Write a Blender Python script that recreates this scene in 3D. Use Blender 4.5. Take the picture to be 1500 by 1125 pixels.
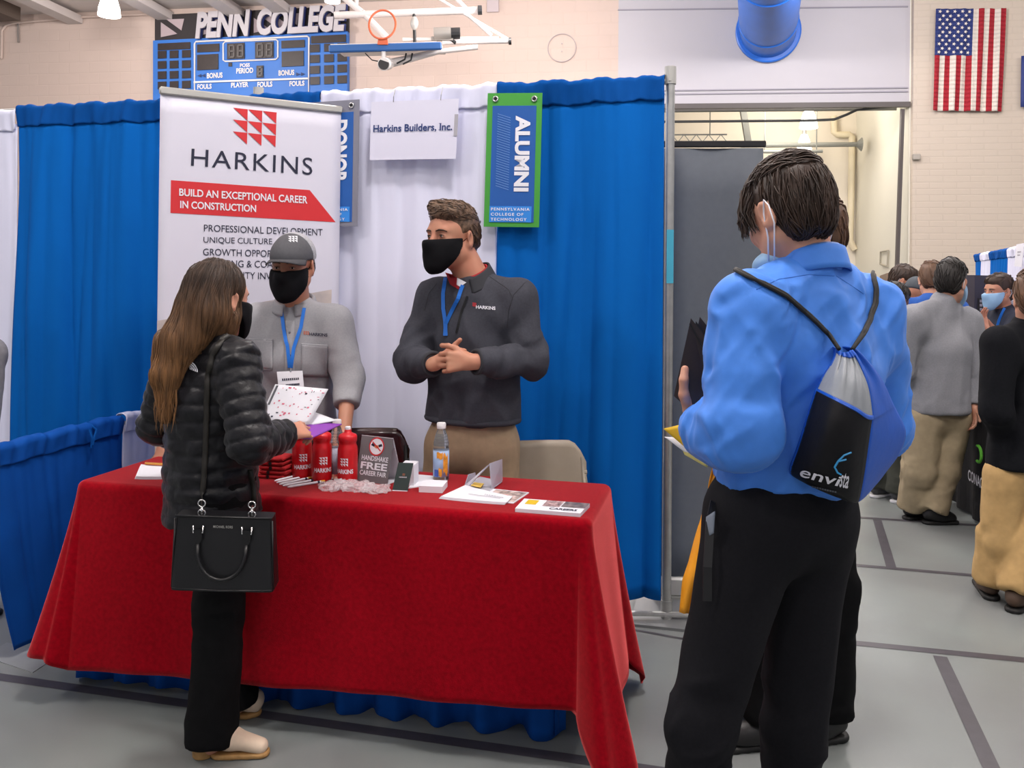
import bpy, math, random
import numpy as np
from mathutils import Vector, Matrix
from mathutils.bvhtree import BVHTree

for _o in list(bpy.data.objects):
    bpy.data.objects.remove(_o)
SC = bpy.context.scene
COL = SC.collection
PI = math.pi
rng = random.Random(7)

# ------------------------------------------------------------------ camera, world, lights, exposure
FPX, CAMH, ROLL, CX, CY = 1270.0, 1.53, 0.0075, 750.0, 400.0   # focal length in pixels, eye height, roll, principal point of the 1500x1125 frame
cam_d = bpy.data.cameras.new('camera')
cam_d.sensor_fit = 'HORIZONTAL'
cam_d.sensor_width = 36.0
cam_d.lens = 36.0 * FPX / 1500.0
cam_d.shift_y = -(562.5 - CY) / 1500.0
cam_d.clip_start, cam_d.clip_end = 0.05, 200
cam = bpy.data.objects.new('camera', cam_d)
COL.objects.link(cam)
_c, _s = math.cos(ROLL), math.sin(ROLL)
cam.matrix_world = Matrix(((_c, -_s, 0, 0), (0, 0, -1, 0), (_s, _c, 0, CAMH), (0, 0, 0, 1)))
SC.camera = cam

wd = bpy.data.worlds.new('gym_bounce')
SC.world = wd
wd.use_nodes = True
wd.node_tree.nodes['Background'].inputs[0].default_value = (0.93, 0.93, 1.0, 1)
wd.node_tree.nodes['Background'].inputs[1].default_value = 0.44

SC.view_settings.view_transform = 'Standard'
SC.view_settings.look = 'None'
SC.view_settings.gamma = 1.0
SC.view_settings.use_curve_mapping = False
SC.view_settings.exposure = 0.0

LAMP_W = 330.0
def gym_lamp(x, y, z, w=1.0, col=(1.0, 0.955, 0.93), size=0.28):
    """bell lamps of the hall: their glowing shades light all round"""
    d = bpy.data.lights.new('gym_lamp_light', 'POINT')
    d.shadow_soft_size = size
    d.energy = LAMP_W * w
    d.color = col
    o = bpy.data.objects.new('gym_lamp_light', d)
    COL.objects.link(o)
    o.location = (x, y, z)
for _x, _y, _w in ((-4.6, 1.4, .8), (0.2, 1.9, 1.2), (4.8, 1.6, .8), (-4.6, 7.2, .9), (0.6, 7.2, .9), (5.0, 7.0, .8),
                   (-5.6, 12.0, .8), (0.2, 11.4, .9), (4.6, 10.6, .7), (9.5, 7.5, .5), (-9.0, 9.0, .9), (-2.0, -3.0, .5), (3.5, -3.0, .6)):
    gym_lamp(_x, _y, 5.35, _w)
gym_lamp(4.7, 15.4, 4.6, .42, (1.0, 0.93, 0.82))      # lamp of the room beyond the opening

# ------------------------------------------------------------------ pixel <-> place
def ray(px, py):
    u, v = (px - CX) / FPX, (CY - py) / FPX
    return u * _c - v * _s, u * _s + v * _c
def A(px, py, y):
    x, w = ray(px, py)
    return Vector((x * y, y, CAMH + w * y))
def G(px, py, z=0.0):
    x, w = ray(px, py)
    t = (z - CAMH) / w
    return Vector((x * t, t, z))
def onplane(px, py, p0, n):
    x, w = ray(px, py)
    d = Vector((x, 1, w))
    o = Vector((0, 0, CAMH))
    return o + d * ((Vector(p0) - o).dot(n) / d.dot(n))

# ------------------------------------------------------------------ materials
def lin(c):
    if isinstance(c, str):
        c = [int(c[i:i + 2], 16) for i in (0, 2, 4)]
    return tuple(((v / 255) / 12.92 if v <= 10.31 else (((v / 255) + .055) / 1.055) ** 2.4) for v in c)
MATS = {}
def mat(name, c, rough=.7, metal=0.0, noise=0.0, nscale=8.0, bump=0.0, bscale=200.0, bdist=.002, sheen=0.0, trans=0.0, ior=1.45,
        emit=0.0, sss=0.0, alpha=1.0, stretch=None, c2=None, coat=0.0, spec=.5, sheen_col=None):
    if name in MATS:
        return MATS[name]
    m = bpy.data.materials.new(name)
    m.use_nodes = True
    nt = m.node_tree
    b = nt.nodes['Principled BSDF']
    col = lin(c) + (1,)
    b.inputs['Base Color'].default_value = col
    b.inputs['Roughness'].default_value = rough
    b.inputs['Metallic'].default_value = metal
    b.inputs['IOR'].default_value = ior
    b.inputs['Specular IOR Level'].default_value = spec
    if sheen:
        b.inputs['Sheen Weight'].default_value = sheen
        b.inputs['Sheen Roughness'].default_value = .4
        if sheen_col: b.inputs['Sheen Tint'].default_value = lin(sheen_col) + (1,)
    if trans:
        b.inputs['Transmission Weight'].default_value = trans
    if alpha < 1:
        b.inputs['Alpha'].default_value = alpha
    if coat:
        b.inputs['Coat Weight'].default_value = coat
    if sss:
        b.inputs['Subsurface Weight'].default_value = sss
        b.inputs['Subsurface Radius'].default_value = (.012, .005, .003)
    if emit:
        b.inputs['Emission Color'].default_value = col
        b.inputs['Emission Strength'].default_value = emit
    tc = nt.nodes.new('ShaderNodeTexCoord')
    mp = nt.nodes.new('ShaderNodeMapping')
    nt.links.new(tc.outputs['Object'], mp.inputs[0])
    if stretch:
        mp.inputs['Scale'].default_value = stretch
    if noise or c2:
        n = nt.nodes.new('ShaderNodeTexNoise')
        n.inputs['Scale'].default_value = nscale
        n.inputs['Detail'].default_value = 5
        nt.links.new(mp.outputs[0], n.inputs['Vector'])
        r = nt.nodes.new('ShaderNodeValToRGB')
        r.color_ramp.elements[0].position = .3
        r.color_ramp.elements[1].position = .7
        k = noise
        lo = [max(0, v * (1 - k)) for v in col[:3]] + [1]
        hi = [min(1, v * (1 + k)) for v in (lin(c2) if c2 else col[:3])] + [1]
        r.color_ramp.elements[0].color = lo
        r.color_ramp.elements[1].color = hi
        nt.links.new(n.outputs['Fac'], r.inputs[0])
        nt.links.new(r.outputs[0], b.inputs['Base Color'])
    if bump:
        bn = nt.nodes.new('ShaderNodeBump')
        bn.inputs['Strength'].default_value = bump
        bn.inputs['Distance'].default_value = bdist
        n2 = nt.nodes.new('ShaderNodeTexNoise')
        n2.inputs['Scale'].default_value = bscale
        n2.inputs['Detail'].default_value = 3
        nt.links.new(mp.outputs[0], n2.inputs['Vector'])
        nt.links.new(n2.outputs['Fac'], bn.inputs['Height'])
        nt.links.new(bn.outputs[0], b.inputs['Normal'])
    MATS[name] = m
    return m

# ------------------------------------------------------------------ objects: things, parts, labels
def tag(o, label=None, cat=None, group=None, kind=None):
    if label: o['label'] = label
    if cat: o['category'] = cat
    if group: o['group'] = group
    if kind: o['kind'] = kind
    return o
ORG = {}
def thing(name, label, cat, base, group=None):
    o = bpy.data.objects.new(name, None)
    COL.objects.link(o)
    o.empty_display_size = .05
    o.location = base
    ORG[o.name] = Vector(base)
    return tag(o, label, cat, group)
def make(name, V, F, mats, parent=None, base=None, mi=None, smooth=True):
    """link one mesh object; V are world coordinates, the origin is the thing's base"""
    V = np.asarray(V, dtype=np.float64).reshape(-1, 3)
    org = ORG[parent.name] if parent is not None else Vector(base if base is not None else (0, 0, 0))
    V = V - np.array(org)
    me = bpy.data.meshes.new(name)
    if isinstance(F, np.ndarray):
        nf, k = F.shape
        me.vertices.add(len(V)); me.vertices.foreach_set('co', V.ravel())
        me.loops.add(nf * k); me.loops.foreach_set('vertex_index', F.astype(np.int32).ravel())
        me.polygons.add(nf); me.polygons.foreach_set('loop_start', np.arange(0, nf * k, k, dtype=np.int32))
        me.update(calc_edges=True)
    else:
        me.from_pydata(V.tolist(), [], F)
        me.update()
    me.polygons.foreach_set('use_smooth', np.full(len(me.polygons), smooth))
    for m in (mats if isinstance(mats, (list, tuple)) else [mats]):
        me.materials.append(m)
    if mi is not None:
        me.polygons.foreach_set('material_index', np.array(mi, dtype=np.int32))
    o = bpy.data.objects.new(name, me)
    COL.objects.link(o)
    if parent is not None:
        o.parent = parent
    else:
        o.location = org
    ORG[o.name] = org
    return o
def v3(p): return Vector((p[0], p[1], p[2]))
def frame(d, up=(0, 0, 1)):
    d = v3(d).normalized()
    up = v3(up)
    if abs(d.dot(up)) > .98: up = Vector((0, 1, 0)) if abs(d.y) < .9 else Vector((1, 0, 0))
    x = up.cross(d).normalized()
    return x, d.cross(x).normalized(), d
class MB:
    """collects shapes (world coordinates) for ONE mesh object"""
    def __init__(s): s.V, s.F, s.M, s.m = [], [], [], 0
    def add(s, V, F):
        n = len(s.V)
        s.V += [tuple(v) for v in V]
        s.F += [tuple(i + n for i in f) for f in F]
        s.M += [s.m] * len(F)
        return s
    def box(s, c, size, ax=None, bev=0.0):
        ex, ey, ez = ax or (Vector((1, 0, 0)), Vector((0, 1, 0)), Vector((0, 0, 1)))
        c = v3(c); hx, hy, hz = size[0] / 2, size[1] / 2, size[2] / 2
        if bev <= 0:
            V = [c + ex * hx * a + ey * hy * b + ez * hz * d for a in (-1, 1) for b in (-1, 1) for d in (-1, 1)]
            return s.add(V, [(0, 1, 3, 2), (4, 6, 7, 5), (0, 4, 5, 1), (2, 3, 7, 6), (0, 2, 6, 4), (1, 5, 7, 3)])
        b = min(bev, hx * .99, hy * .99, hz * .99)
        V, F, idx = [], [], {}
        for a in (-1, 1):
            for q in (-1, 1):
                for d in (-1, 1):
                    for k in range(3):
                        p = [hx - b, hy - b, hz - b]; p[k] += b
                        idx[(a, q, d, k)] = len(V)
                        V.append(c + ex * p[0] * a + ey * p[1] * q + ez * p[2] * d)
        sg = (-1, 1)
        for a in sg:
            F.append(tuple(idx[(a, q, d, 0)] for q, d in ((-1, -1), (1, -1), (1, 1), (-1, 1)))[::a])
            F.append(tuple(idx[(q, a, d, 1)] for q, d in ((-1, -1), (-1, 1), (1, 1), (1, -1)))[::a])
            F.append(tuple(idx[(q, d, a, 2)] for q, d in ((-1, -1), (1, -1), (1, 1), (-1, 1)))[::a])
        for p in sg:
            for q in sg:
                F.append(tuple([idx[(p, q, -1, 0)], idx[(p, q, 1, 0)], idx[(p, q, 1, 1)], idx[(p, q, -1, 1)]])[::-p * q])
                F.append(tuple([idx[(p, -1, q, 0)], idx[(p, 1, q, 0)], idx[(p, 1, q, 2)], idx[(p, -1, q, 2)]])[::p * q])
                F.append(tuple([idx[(-1, p, q, 1)], idx[(1, p, q, 1)], idx[(1, p, q, 2)], idx[(-1, p, q, 2)]])[::-p * q])
                for r in sg:
                    F.append(tuple(idx[(p, q, r, k)] for k in range(3))[::p * q * r])
        return s.add(V, F)
    def beam(s, a, b, w, h, up=(0, 0, 1), bev=0.0):
        a, b = v3(a), v3(b)
        x, y, d = frame(b - a, up)
        return s.box((a + b) / 2, (w, h, (b - a).length), (x, y, d), bev)
    def tube(s, pts, r, n=8, closed=False, caps=True, flat=1.0, up=(0, 0, 1)):
        pts = [v3(p) for p in pts]
        N = len(pts)
        R = r if isinstance(r, (list, tuple)) else [r] * N
        V, F = [], []
        px = None
        for i, p in enumerate(pts):
            d = (pts[(i + 1) % N] - pts[i - 1]) if closed else (pts[min(i + 1, N - 1)] - pts[max(i - 1, 0)])
            if px is None:
                x, y, d = frame(d, up)
            else:
                d = d.normalized()
                x = (px - d * px.dot(d)).normalized()
                y = d.cross(x)
            px = x
            for k in range(n):
                t = 2 * PI * k / n
                V.append(p + x * math.cos(t) * R[i] + y * math.sin(t) * R[i] * flat)
        for i in range(N if closed else N - 1):
            j = (i + 1) % N
            for k in range(n):
                F.append((i * n + k, i * n + (k + 1) % n, j * n + (k + 1) % n, j * n + k))
        if caps and not closed:
            F.append(tuple(range(n))[::-1]); F.append(tuple((N - 1) * n + k for k in range(n)))
        return s.add(V, F)
    def cyl(s, a, b, r, r2=None, n=20): return s.tube([a, b], [r, r if r2 is None else r2], n)
    def lathe(s, prof, o, ax=(0, 0, 1), n=24):
        x, y, d = frame(ax)
        o = v3(o); V, F = [], []
        for r, h in prof:
            for k in range(n):
                t = 2 * PI * k / n
                V.append(o + d * h + (x * math.cos(t) + y * math.sin(t)) * r)
        for i in range(len(prof) - 1):
            for k in range(n):
                F.append((i * n + k, i * n + (k + 1) % n, (i + 1) * n + (k + 1) % n, (i + 1) * n + k))
        F.append(tuple(range(n))[::-1]); F.append(tuple((len(prof) - 1) * n + k for k in range(n)))
        return s.add(V, F)
    def prism(s, poly, o, ax, ay, depth):
        o, ax, ay = v3(o), v3(ax), v3(ay)
        nz = ax.cross(ay).normalized() * depth
        n = len(poly)
        V = [o + ax * p[0] + ay * p[1] for p in poly] + [o + ax * p[0] + ay * p[1] + nz for p in poly]
        F = [tuple(range(n))[::-1], tuple(range(n, 2 * n))] + [(i, (i + 1) % n, n + (i + 1) % n, n + i) for i in range(n)]
        return s.add(V, F)
    def grid(s, fn, nu, nv, wrap=False):
        V = [fn(i / nu, j / nv) for j in range(nv + 1) for i in range(nu + (0 if wrap else 1))]
        w = nu if wrap else nu + 1
        F = [(j * w + i, j * w + (i + 1) % w, (j + 1) * w + (i + 1) % w, (j + 1) * w + i) for j in range(nv) for i in range(nu)]
        return s.add(V, F)
    def ell(s, c, r, ax=None, n=14):
        ex, ey, ez = ax or (Vector((1, 0, 0)), Vector((0, 1, 0)), Vector((0, 0, 1)))
        c = v3(c)
        def f(u, v):
            t, p = 2 * PI * u, PI * (v - .5) * .998
            return c + ex * r[0] * math.cos(t) * math.cos(p) + ey * r[1] * math.sin(t) * math.cos(p) + ez * r[2] * math.sin(p)
        return s.grid(f, n, n // 2, True)
    def build(s, name, mats, parent=None, base=None, smooth=False, solid=0.0, subd=0):
        o = make(name, s.V, s.F, mats, parent, base, s.M, smooth)
        if solid:
            md = o.modifiers.new('thickness', 'SOLIDIFY'); md.thickness = solid; md.offset = 0
        if subd:
            md = o.modifiers.new('round', 'SUBSURF'); md.levels = md.render_levels = subd
        return o
def autosmooth(o, deg=40):
    me = o.data
    me.polygons.foreach_set('use_smooth', np.full(len(me.polygons), True))
    me.set_sharp_from_angle(angle=math.radians(deg))
    return o

# ------------------------------------------------------------------ lettering
_TX = {}
def glyphs(s, bold=0.0, space=1.0, shear=0.0):
    key = (s, bold, space, shear)
    if key in _TX: return _TX[key]
    cu = bpy.data.curves.new('lettering', 'FONT')
    cu.body = s; cu.size = 1.0; cu.offset = bold; cu.space_character = space; cu.shear = shear; cu.resolution_u = 4
    cu.fill_mode = 'FRONT'
    o = bpy.data.objects.new('lettering', cu)
    COL.objects.link(o)
    bpy.context.view_layer.update()
    me = o.evaluated_get(bpy.context.evaluated_depsgraph_get()).to_mesh()
    V = np.array([v.co[:2] for v in me.vertices])
    F = [tuple(p.vertices) for p in me.polygons]
    bpy.data.objects.remove(o); bpy.data.curves.remove(cu)
    lo, hi = V.min(0), V.max(0)
    _TX[key] = ((V - lo) / (hi - lo), F, (hi - lo)[0] / (hi - lo)[1])
    return _TX[key]
def letters(mb, s, M, bold=0.02, space=1.0, shear=0.0):
    """M(u, v) maps the text's own box (0..1, 0..1) to a place"""
    V, F, _ = glyphs(s, bold, space, shear)
    mb.add([M(u, v) for u, v in V], F)
    return mb
def rect(o, ax, ay, w, h, off=(0, 0, 0)):
    o, ax, ay, off = v3(o), v3(ax), v3(ay), v3(off)
    return lambda u, v: o + ax * (u * w) + ay * (v * h) + off
def sub(M, u0, v0, u1, v1):
    return lambda u, v: M(u0 + (u1 - u0) * u, v0 + (v1 - v0) * v)
def quadface(mb, M, pts):
    mb.add([M(*p) for p in pts], [tuple(range(len(pts)))])
def builder_mark(mb, M):
    """three rows of three right-angled triangles"""
    for i in range(3):
        for j in range(3):
            a, b, w = i / 3, j / 3, .325
            quadface(mb, M, [(a, b + w), (a + w, b), (a + w, b + w)])

# ------------------------------------------------------------------ figures: smooth bodies and clothes grown from bones
_tab = np.random.RandomState(3).rand(32, 32, 32).astype(np.float32)
def vnoise(P):
    i = np.floor(P).astype(int); f = P - i
    f = f * f * (3 - 2 * f)
    def t(a, b, c): return _tab[(i[:, 0] + a) & 31, (i[:, 1] + b) & 31, (i[:, 2] + c) & 31]
    x, y, z = f[:, 0], f[:, 1], f[:, 2]
    c00 = t(0, 0, 0) * (1 - x) + t(1, 0, 0) * x; c10 = t(0, 1, 0) * (1 - x) + t(1, 1, 0) * x
    c01 = t(0, 0, 1) * (1 - x) + t(1, 0, 1) * x; c11 = t(0, 1, 1) * (1 - x) + t(1, 1, 1) * x
    return ((c00 * (1 - y) + c10 * y) * (1 - z) + (c01 * (1 - y) + c11 * y) * z) * 2 - 1
def npa(p): return np.array((p[0], p[1], p[2]), dtype=np.float64)
def nrm(v):
    v = npa(v); return v / np.linalg.norm(v)
def cap(a, b, ra, rb=None, k=.02, w=None, s=1.0, clip=None):
    """tapered limb from a to b; w, s widen it along w; clip='b' cuts it flat at b"""
    return ('cap', npa(a), npa(b), ra, ra if rb is None else rb, k, None if w is None else nrm(w), s, clip)
def ell(c, r, ax=None, k=.02):
    return ('ell', npa(c), np.array(r, float), np.eye(3) if ax is None else np.array([nrm(q) for q in ax]), k)
def neg(p): return ('neg', p)
def half(p, n): return ('half', npa(p), nrm(n))          # keeps the side n points away from
def keep(prims, off=0.0): return ('keep', prims, off)     # intersection with another shape
def _bounds(p):
    if p[0] == 'cap':
        m = max(p[3], p[4]) * max(1, p[7])
        return np.minimum(p[1], p[2]) - m, np.maximum(p[1], p[2]) + m
    m = p[2].max()
    return p[1] - m, p[1] + m
def _dist(p, X, Y, Z):
    if p[0] == 'cap':
        _, a, b, ra, rb, k, w, s, clip = p
        q = [X - a[0], Y - a[1], Z - a[2]]
        ba = b - a
        if w is not None and s != 1.0:
            g = 1 - 1 / s
            t = q[0] * w[0] + q[1] * w[1] + q[2] * w[2]
            q = [q[i] - w[i] * t * g for i in range(3)]
            ba = ba - w * np.dot(ba, w) * g
        l2 = max(np.dot(ba, ba), 1e-9)
        hraw = (q[0] * ba[0] + q[1] * ba[1] + q[2] * ba[2]) / l2
        h = np.clip(hraw, 0, 1)
        d = np.sqrt((q[0] - h * ba[0]) ** 2 + (q[1] - h * ba[1]) ** 2 + (q[2] - h * ba[2]) ** 2) - (ra + (rb - ra) * h)
        if clip == 'b': d = np.maximum(d, (hraw - 1) * math.sqrt(l2))
        return d
    _, c, r, R, k = p
    q = [X - c[0], Y - c[1], Z - c[2]]
    e = [(R[i, 0] * q[0] + R[i, 1] * q[1] + R[i, 2] * q[2]) for i in range(3)]
    k0 = np.sqrt((e[0] / r[0]) ** 2 + (e[1] / r[1]) ** 2 + (e[2] / r[2]) ** 2)
    k1 = np.sqrt((e[0] / r[0] ** 2) ** 2 + (e[1] / r[1] ** 2) ** 2 + (e[2] / r[2] ** 2) ** 2) + 1e-9
    return k0 * (k0 - 1) / k1
def evalf(prims, ax):
    f = np.full([len(a) for a in ax], 1.0)
    for p in prims:
        n = p[0] == 'neg'
        if n: p = p[1]
        if p[0] == 'half':
            d = (ax[0][:, None, None] - p[1][0]) * p[2][0] + (ax[1][None, :, None] - p[1][1]) * p[2][1] + (ax[2][None, None, :] - p[1][2]) * p[2][2]
            f = np.maximum(f, d); continue
        if p[0] == 'keep':
            f = np.maximum(f, evalf(p[1], ax) - p[2]); continue
        k = p[5] if p[0] == 'cap' else p[4]
        lo, hi = _bounds(p)
        m = k + .03
        sl = tuple(slice(max(0, np.searchsorted(ax[i], lo[i] - m)), np.searchsorted(ax[i], hi[i] + m)) for i in range(3))
        if any(s.stop <= s.start for s in sl): continue
        d = _dist(p, ax[0][sl[0]][:, None, None], ax[1][sl[1]][None, :, None], ax[2][sl[2]][None, None, :])
        g = f[sl]
        if n:
            h = np.maximum(k - np.abs(g + d), 0) / k
            f[sl] = np.maximum(g, -d) + h * h * k * .25
        else:
            h = np.maximum(k - np.abs(g - d), 0) / k
            f[sl] = np.minimum(g, d) - h * h * k * .25
    return f
def axes_for(prims, step, fine=()):
    B = [_bounds(p) for p in prims if p[0] in ('cap', 'ell')]
    lo = np.min([b[0] for b in B], 0) - .03; hi = np.max([b[1] for b in B], 0) + .03
    out = []
    for i in range(3):
        x, xs = lo[i], []
        while x < hi[i]:
            xs.append(x)
            st = step
            for c, r, fs in fine:
                if c[i] - r - step < x < c[i] + r: st = min(st, fs)
            x += st
        xs.append(x)
        out.append(np.array(xs))
    return out
_CO = np.array([(i, j, k) for i in (0, 1) for j in (0, 1) for k in (0, 1)])
_ED = [(a, b) for a in range(8) for b in range(a + 1, 8) if np.abs(_CO[a] - _CO[b]).sum() == 1]
def surface(prims, step=.008, fine=()):
    ax = axes_for(prims, step, fine)
    f = evalf(prims, ax)
    ins = f < 0
    nb = np.zeros([n - 1 for n in f.shape], np.int8)
    for c in _CO:
        nb += ins[c[0]:f.shape[0] - 1 + c[0], c[1]:f.shape[1] - 1 + c[1], c[2]:f.shape[2] - 1 + c[2]]
    idx = np.argwhere((nb > 0) & (nb < 8))
    cv = np.stack([f[idx[:, 0] + c[0], idx[:, 1] + c[1], idx[:, 2] + c[2]] for c in _CO], 1)
    cp = np.stack([np.stack([ax[i][idx[:, i] + c[i]] for i in range(3)], 1) for c in _CO], 1)
    acc = np.zeros((len(idx), 3)); cnt = np.zeros(len(idx))
    for a, b in _ED:
        x = (cv[:, a] < 0) != (cv[:, b] < 0)
        t = np.where(x, cv[:, a] / np.where(x, cv[:, a] - cv[:, b], 1), 0)
        acc += np.where(x[:, None], cp[:, a] + (cp[:, b] - cp[:, a]) * t[:, None], 0)
        cnt += x
    V = acc / cnt[:, None]
    im = np.full(nb.shape, -1, np.int64)
    im[tuple(idx.T)] = np.arange(len(idx))
    Q = []
    for a in range(3):
        b, c = (a + 1) % 3, (a + 2) % 3
        s0 = [slice(None)] * 3; s1 = [slice(None)] * 3
        s0[a] = slice(0, -1); s1[a] = slice(1, None)
        ch = np.argwhere(ins[tuple(s0)] != ins[tuple(s1)])
        ch = ch[(ch[:, b] > 0) & (ch[:, c] > 0) & (ch[:, b] < f.shape[b] - 1) & (ch[:, c] < f.shape[c] - 1)]
        fl = ins[tuple(ch.T)]
        q = []
        for db, dc in ((0, 0), (-1, 0), (-1, -1), (0, -1)):
            e = ch.copy(); e[:, b] += db; e[:, c] += dc
            q.append(im[tuple(e.T)])
        q = np.stack(q, 1)
        q[~fl] = q[~fl][:, ::-1]
        Q.append(q[:, ::-1])
    Q = np.concatenate(Q)
    Q = Q[(Q >= 0).all(1)]
    return V, Q[:, ::-1]
def vnormals(V, Q):
    n = np.cross(V[Q[:, 2]] - V[Q[:, 0]], V[Q[:, 3]] - V[Q[:, 1]])
    N = np.zeros_like(V)
    for i in range(4): np.add.at(N, Q[:, i], n)
    return N / (np.linalg.norm(N, axis=1)[:, None] + 1e-12)
def relax(V, Q, it=2, w=.5):
    for _ in range(it):
        S = np.zeros_like(V); C = np.zeros(len(V))
        for a in range(4):
            for b in ((a + 1) % 4, (a + 3) % 4):
                np.add.at(S, Q[:, a], V[Q[:, b]]); np.add.at(C, Q[:, a], 1)
        V = V * (1 - w) + w * S / C[:, None]
    return V
def folds(V, N, amp, freq, axis=None, sq=.3, ridge=True, seed=0, where=None):
    """cloth folds: noise squeezed along `axis` so that creases run along it; where = [(centre, radius)] limits them"""
    P = V * freq
    if axis is not None:
        a = nrm(axis)
        P = P - np.outer(P @ a, a) * (1 - sq)
    P = P + seed * 7.31
    wv = np.stack([vnoise(P * .7 + 3), vnoise(P * .7 + 11), vnoise(P * .7 + 19)], 1)
    n = vnoise(P + wv * .8)
    d = (1 - np.abs(n) * 2) if ridge else n
    w = np.ones(len(V))
    if where:
        w = np.zeros(len(V))
        for c, r in where:
            w = np.maximum(w, np.exp(-(np.linalg.norm(V - npa(c), axis=1) / r) ** 2))
    return V + N * (d * amp * w)[:, None]
def soft(name, prims, m, parent, step=.008, fine=(), fold=(), rel=1, post=None):
    V, Q = surface(prims, step, fine)
    if rel: V = relax(V, Q, rel)
    for fd in fold:
        V = folds(V, vnormals(V, Q), **fd)
    if post: V = post(V, vnormals(V, Q))
    return make(name, V, Q, m, parent)

def basis(f, up=(0, 0, 1), roll=0.0):
    """rows right, forward, up of something facing f"""
    f = nrm(f); r = nrm(np.cross(f, npa(up))); u = np.cross(r, f)
    if roll:
        r, u = r * math.cos(roll) + u * math.sin(roll), u * math.cos(roll) - r * math.sin(roll)
    return np.array([r, f, u])
def loc(c, B, x, y, z, s=1.0): return npa(c) + (B[0] * x + B[1] * y + B[2] * z) * s

def head(c, B, s=1.0, face=True):
    L = lambda x, y, z: loc(c, B, x, y, z, s)
    E = lambda x, y, z, r, k=.02: ell(L(x, y, z), [q * s for q in r], B, k * s)
    p = [E(0, -.014, .045, (.075, .096, .082)), E(0, .03, -.02, (.063, .066, .085), .03), E(0, .05, .035, (.062, .05, .06), .03)]
    for x in (-1, 1):
        p += [cap(L(x * .05, .0, -.05), L(x * .012, .078, -.098), .022 * s, .018 * s, .03)]
    p += [E(0, .082, -.098, (.022, .02, .018), .02)]
    if face:
        p += [cap(L(-.036, .086, .028), L(.036, .086, .028), .013 * s, .013 * s, .015), E(.037, .066, -.022, (.026, .028, .024), .02), E(-.037, .066, -.022, (.026, .028, .024), .02)]
        p += [neg(E(x * .033, .104, .008, (.020, .018, .013), .014)) for x in (-1, 1)]
        p += [E(x * .033, .083, .008, (.0165, .0145, .0115), .006) for x in (-1, 1)]
        p += [cap(L(0, .094, .02), L(0, .116, -.025), .009 * s, .013 * s, .012), E(.012, .104, -.03, (.009, .011, .008), .008), E(-.012, .104, -.03, (.009, .011, .008), .008)]
        p += [cap(L(-.02, .096, -.058), L(.02, .096, -.058), .0075 * s, .0075 * s, .01), cap(L(-.016, .095, -.069), L(.016, .095, -.069), .008 * s, .008 * s, .01)]
    for x in (-1, 1):
        p += [ell(L(x * .079, -.012, .0), (.009 * s, .02 * s, .034 * s), np.array([nrm(B[0] + B[1] * -.35 * x), nrm(B[1] + B[0] * .35 * x - B[2] * .25), B[2]]), .008),
              E(x * .074, -.006, -.022, (.010, .013, .016), .008),
              neg(E(x * .088, -.008, .002, (.007, .010, .019), .006))]
    return p
def hand(w, d, n, thumb_side, curl=((.2, .3, .2),) * 4, thumb=None, s=1.0, spread=.06):
    """wrist w, d towards the fingers, n out of the back of the hand, thumb_side +-1 about d x n; curls bend away from n"""
    d, n = nrm(d), nrm(n); n = nrm(n - d * np.dot(n, d))
    t = np.cross(d, n) * thumb_side
    w = npa(w)
    p = [cap(w - d * .02, w + d * .02, .021 * s, .022 * s, .015, t, 1.3)]
    for q in (.024, .008, -.008, -.023):
        p.append(cap(w + d * .015 + t * q * .6 * s, w + (d * .085 + t * q * 1.25) * s, .0135 * s, .0115 * s, .012))
    p.append(cap(w + (d * .02 + t * .018 - n * .006) * s, w + (d * .055 + t * .03 - n * .006) * s, .015 * s, .012 * s, .014))
    for i, (q, ls, r) in enumerate(((.031, (.043, .027, .021), .0092), (.0105, (.047, .03, .022), .0094), (-.0105, (.044, .028, .021), .0088), (-.030, (.034, .021, .018), .0078))):
        a = w + (d * (.092 - abs(q - .01) * .22) + t * q) * s
        fd = nrm(d + t * (spread * (1.2 - i)))
        ang = 0
        for j in range(3):
            ang += curl[i][j]
            dd = fd * math.cos(ang) - n * math.sin(ang)
            b = a + dd * ls[j] * s
            p.append(cap(a, b, r * s * (1 - .07 * j), r * s * (.93 - .07 * j), .004))
            a = b
    if thumb is None: thumb = ((.6, .75, -.25), (.8, .5, -.3), (.9, .3, -.3))
    a = w + (d * .028 + t * .026 - n * .004) * s
    for j, (l, r) in enumerate(((.042, .0125), (.032, .0108), (.025, .0098))):
        dd = nrm(d * thumb[j][0] + t * thumb[j][1] + n * thumb[j][2])
        b = a + dd * l * s
        p.append(cap(a, b, r * s, r * s * .92, .006))
        a = b
    return p

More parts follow.
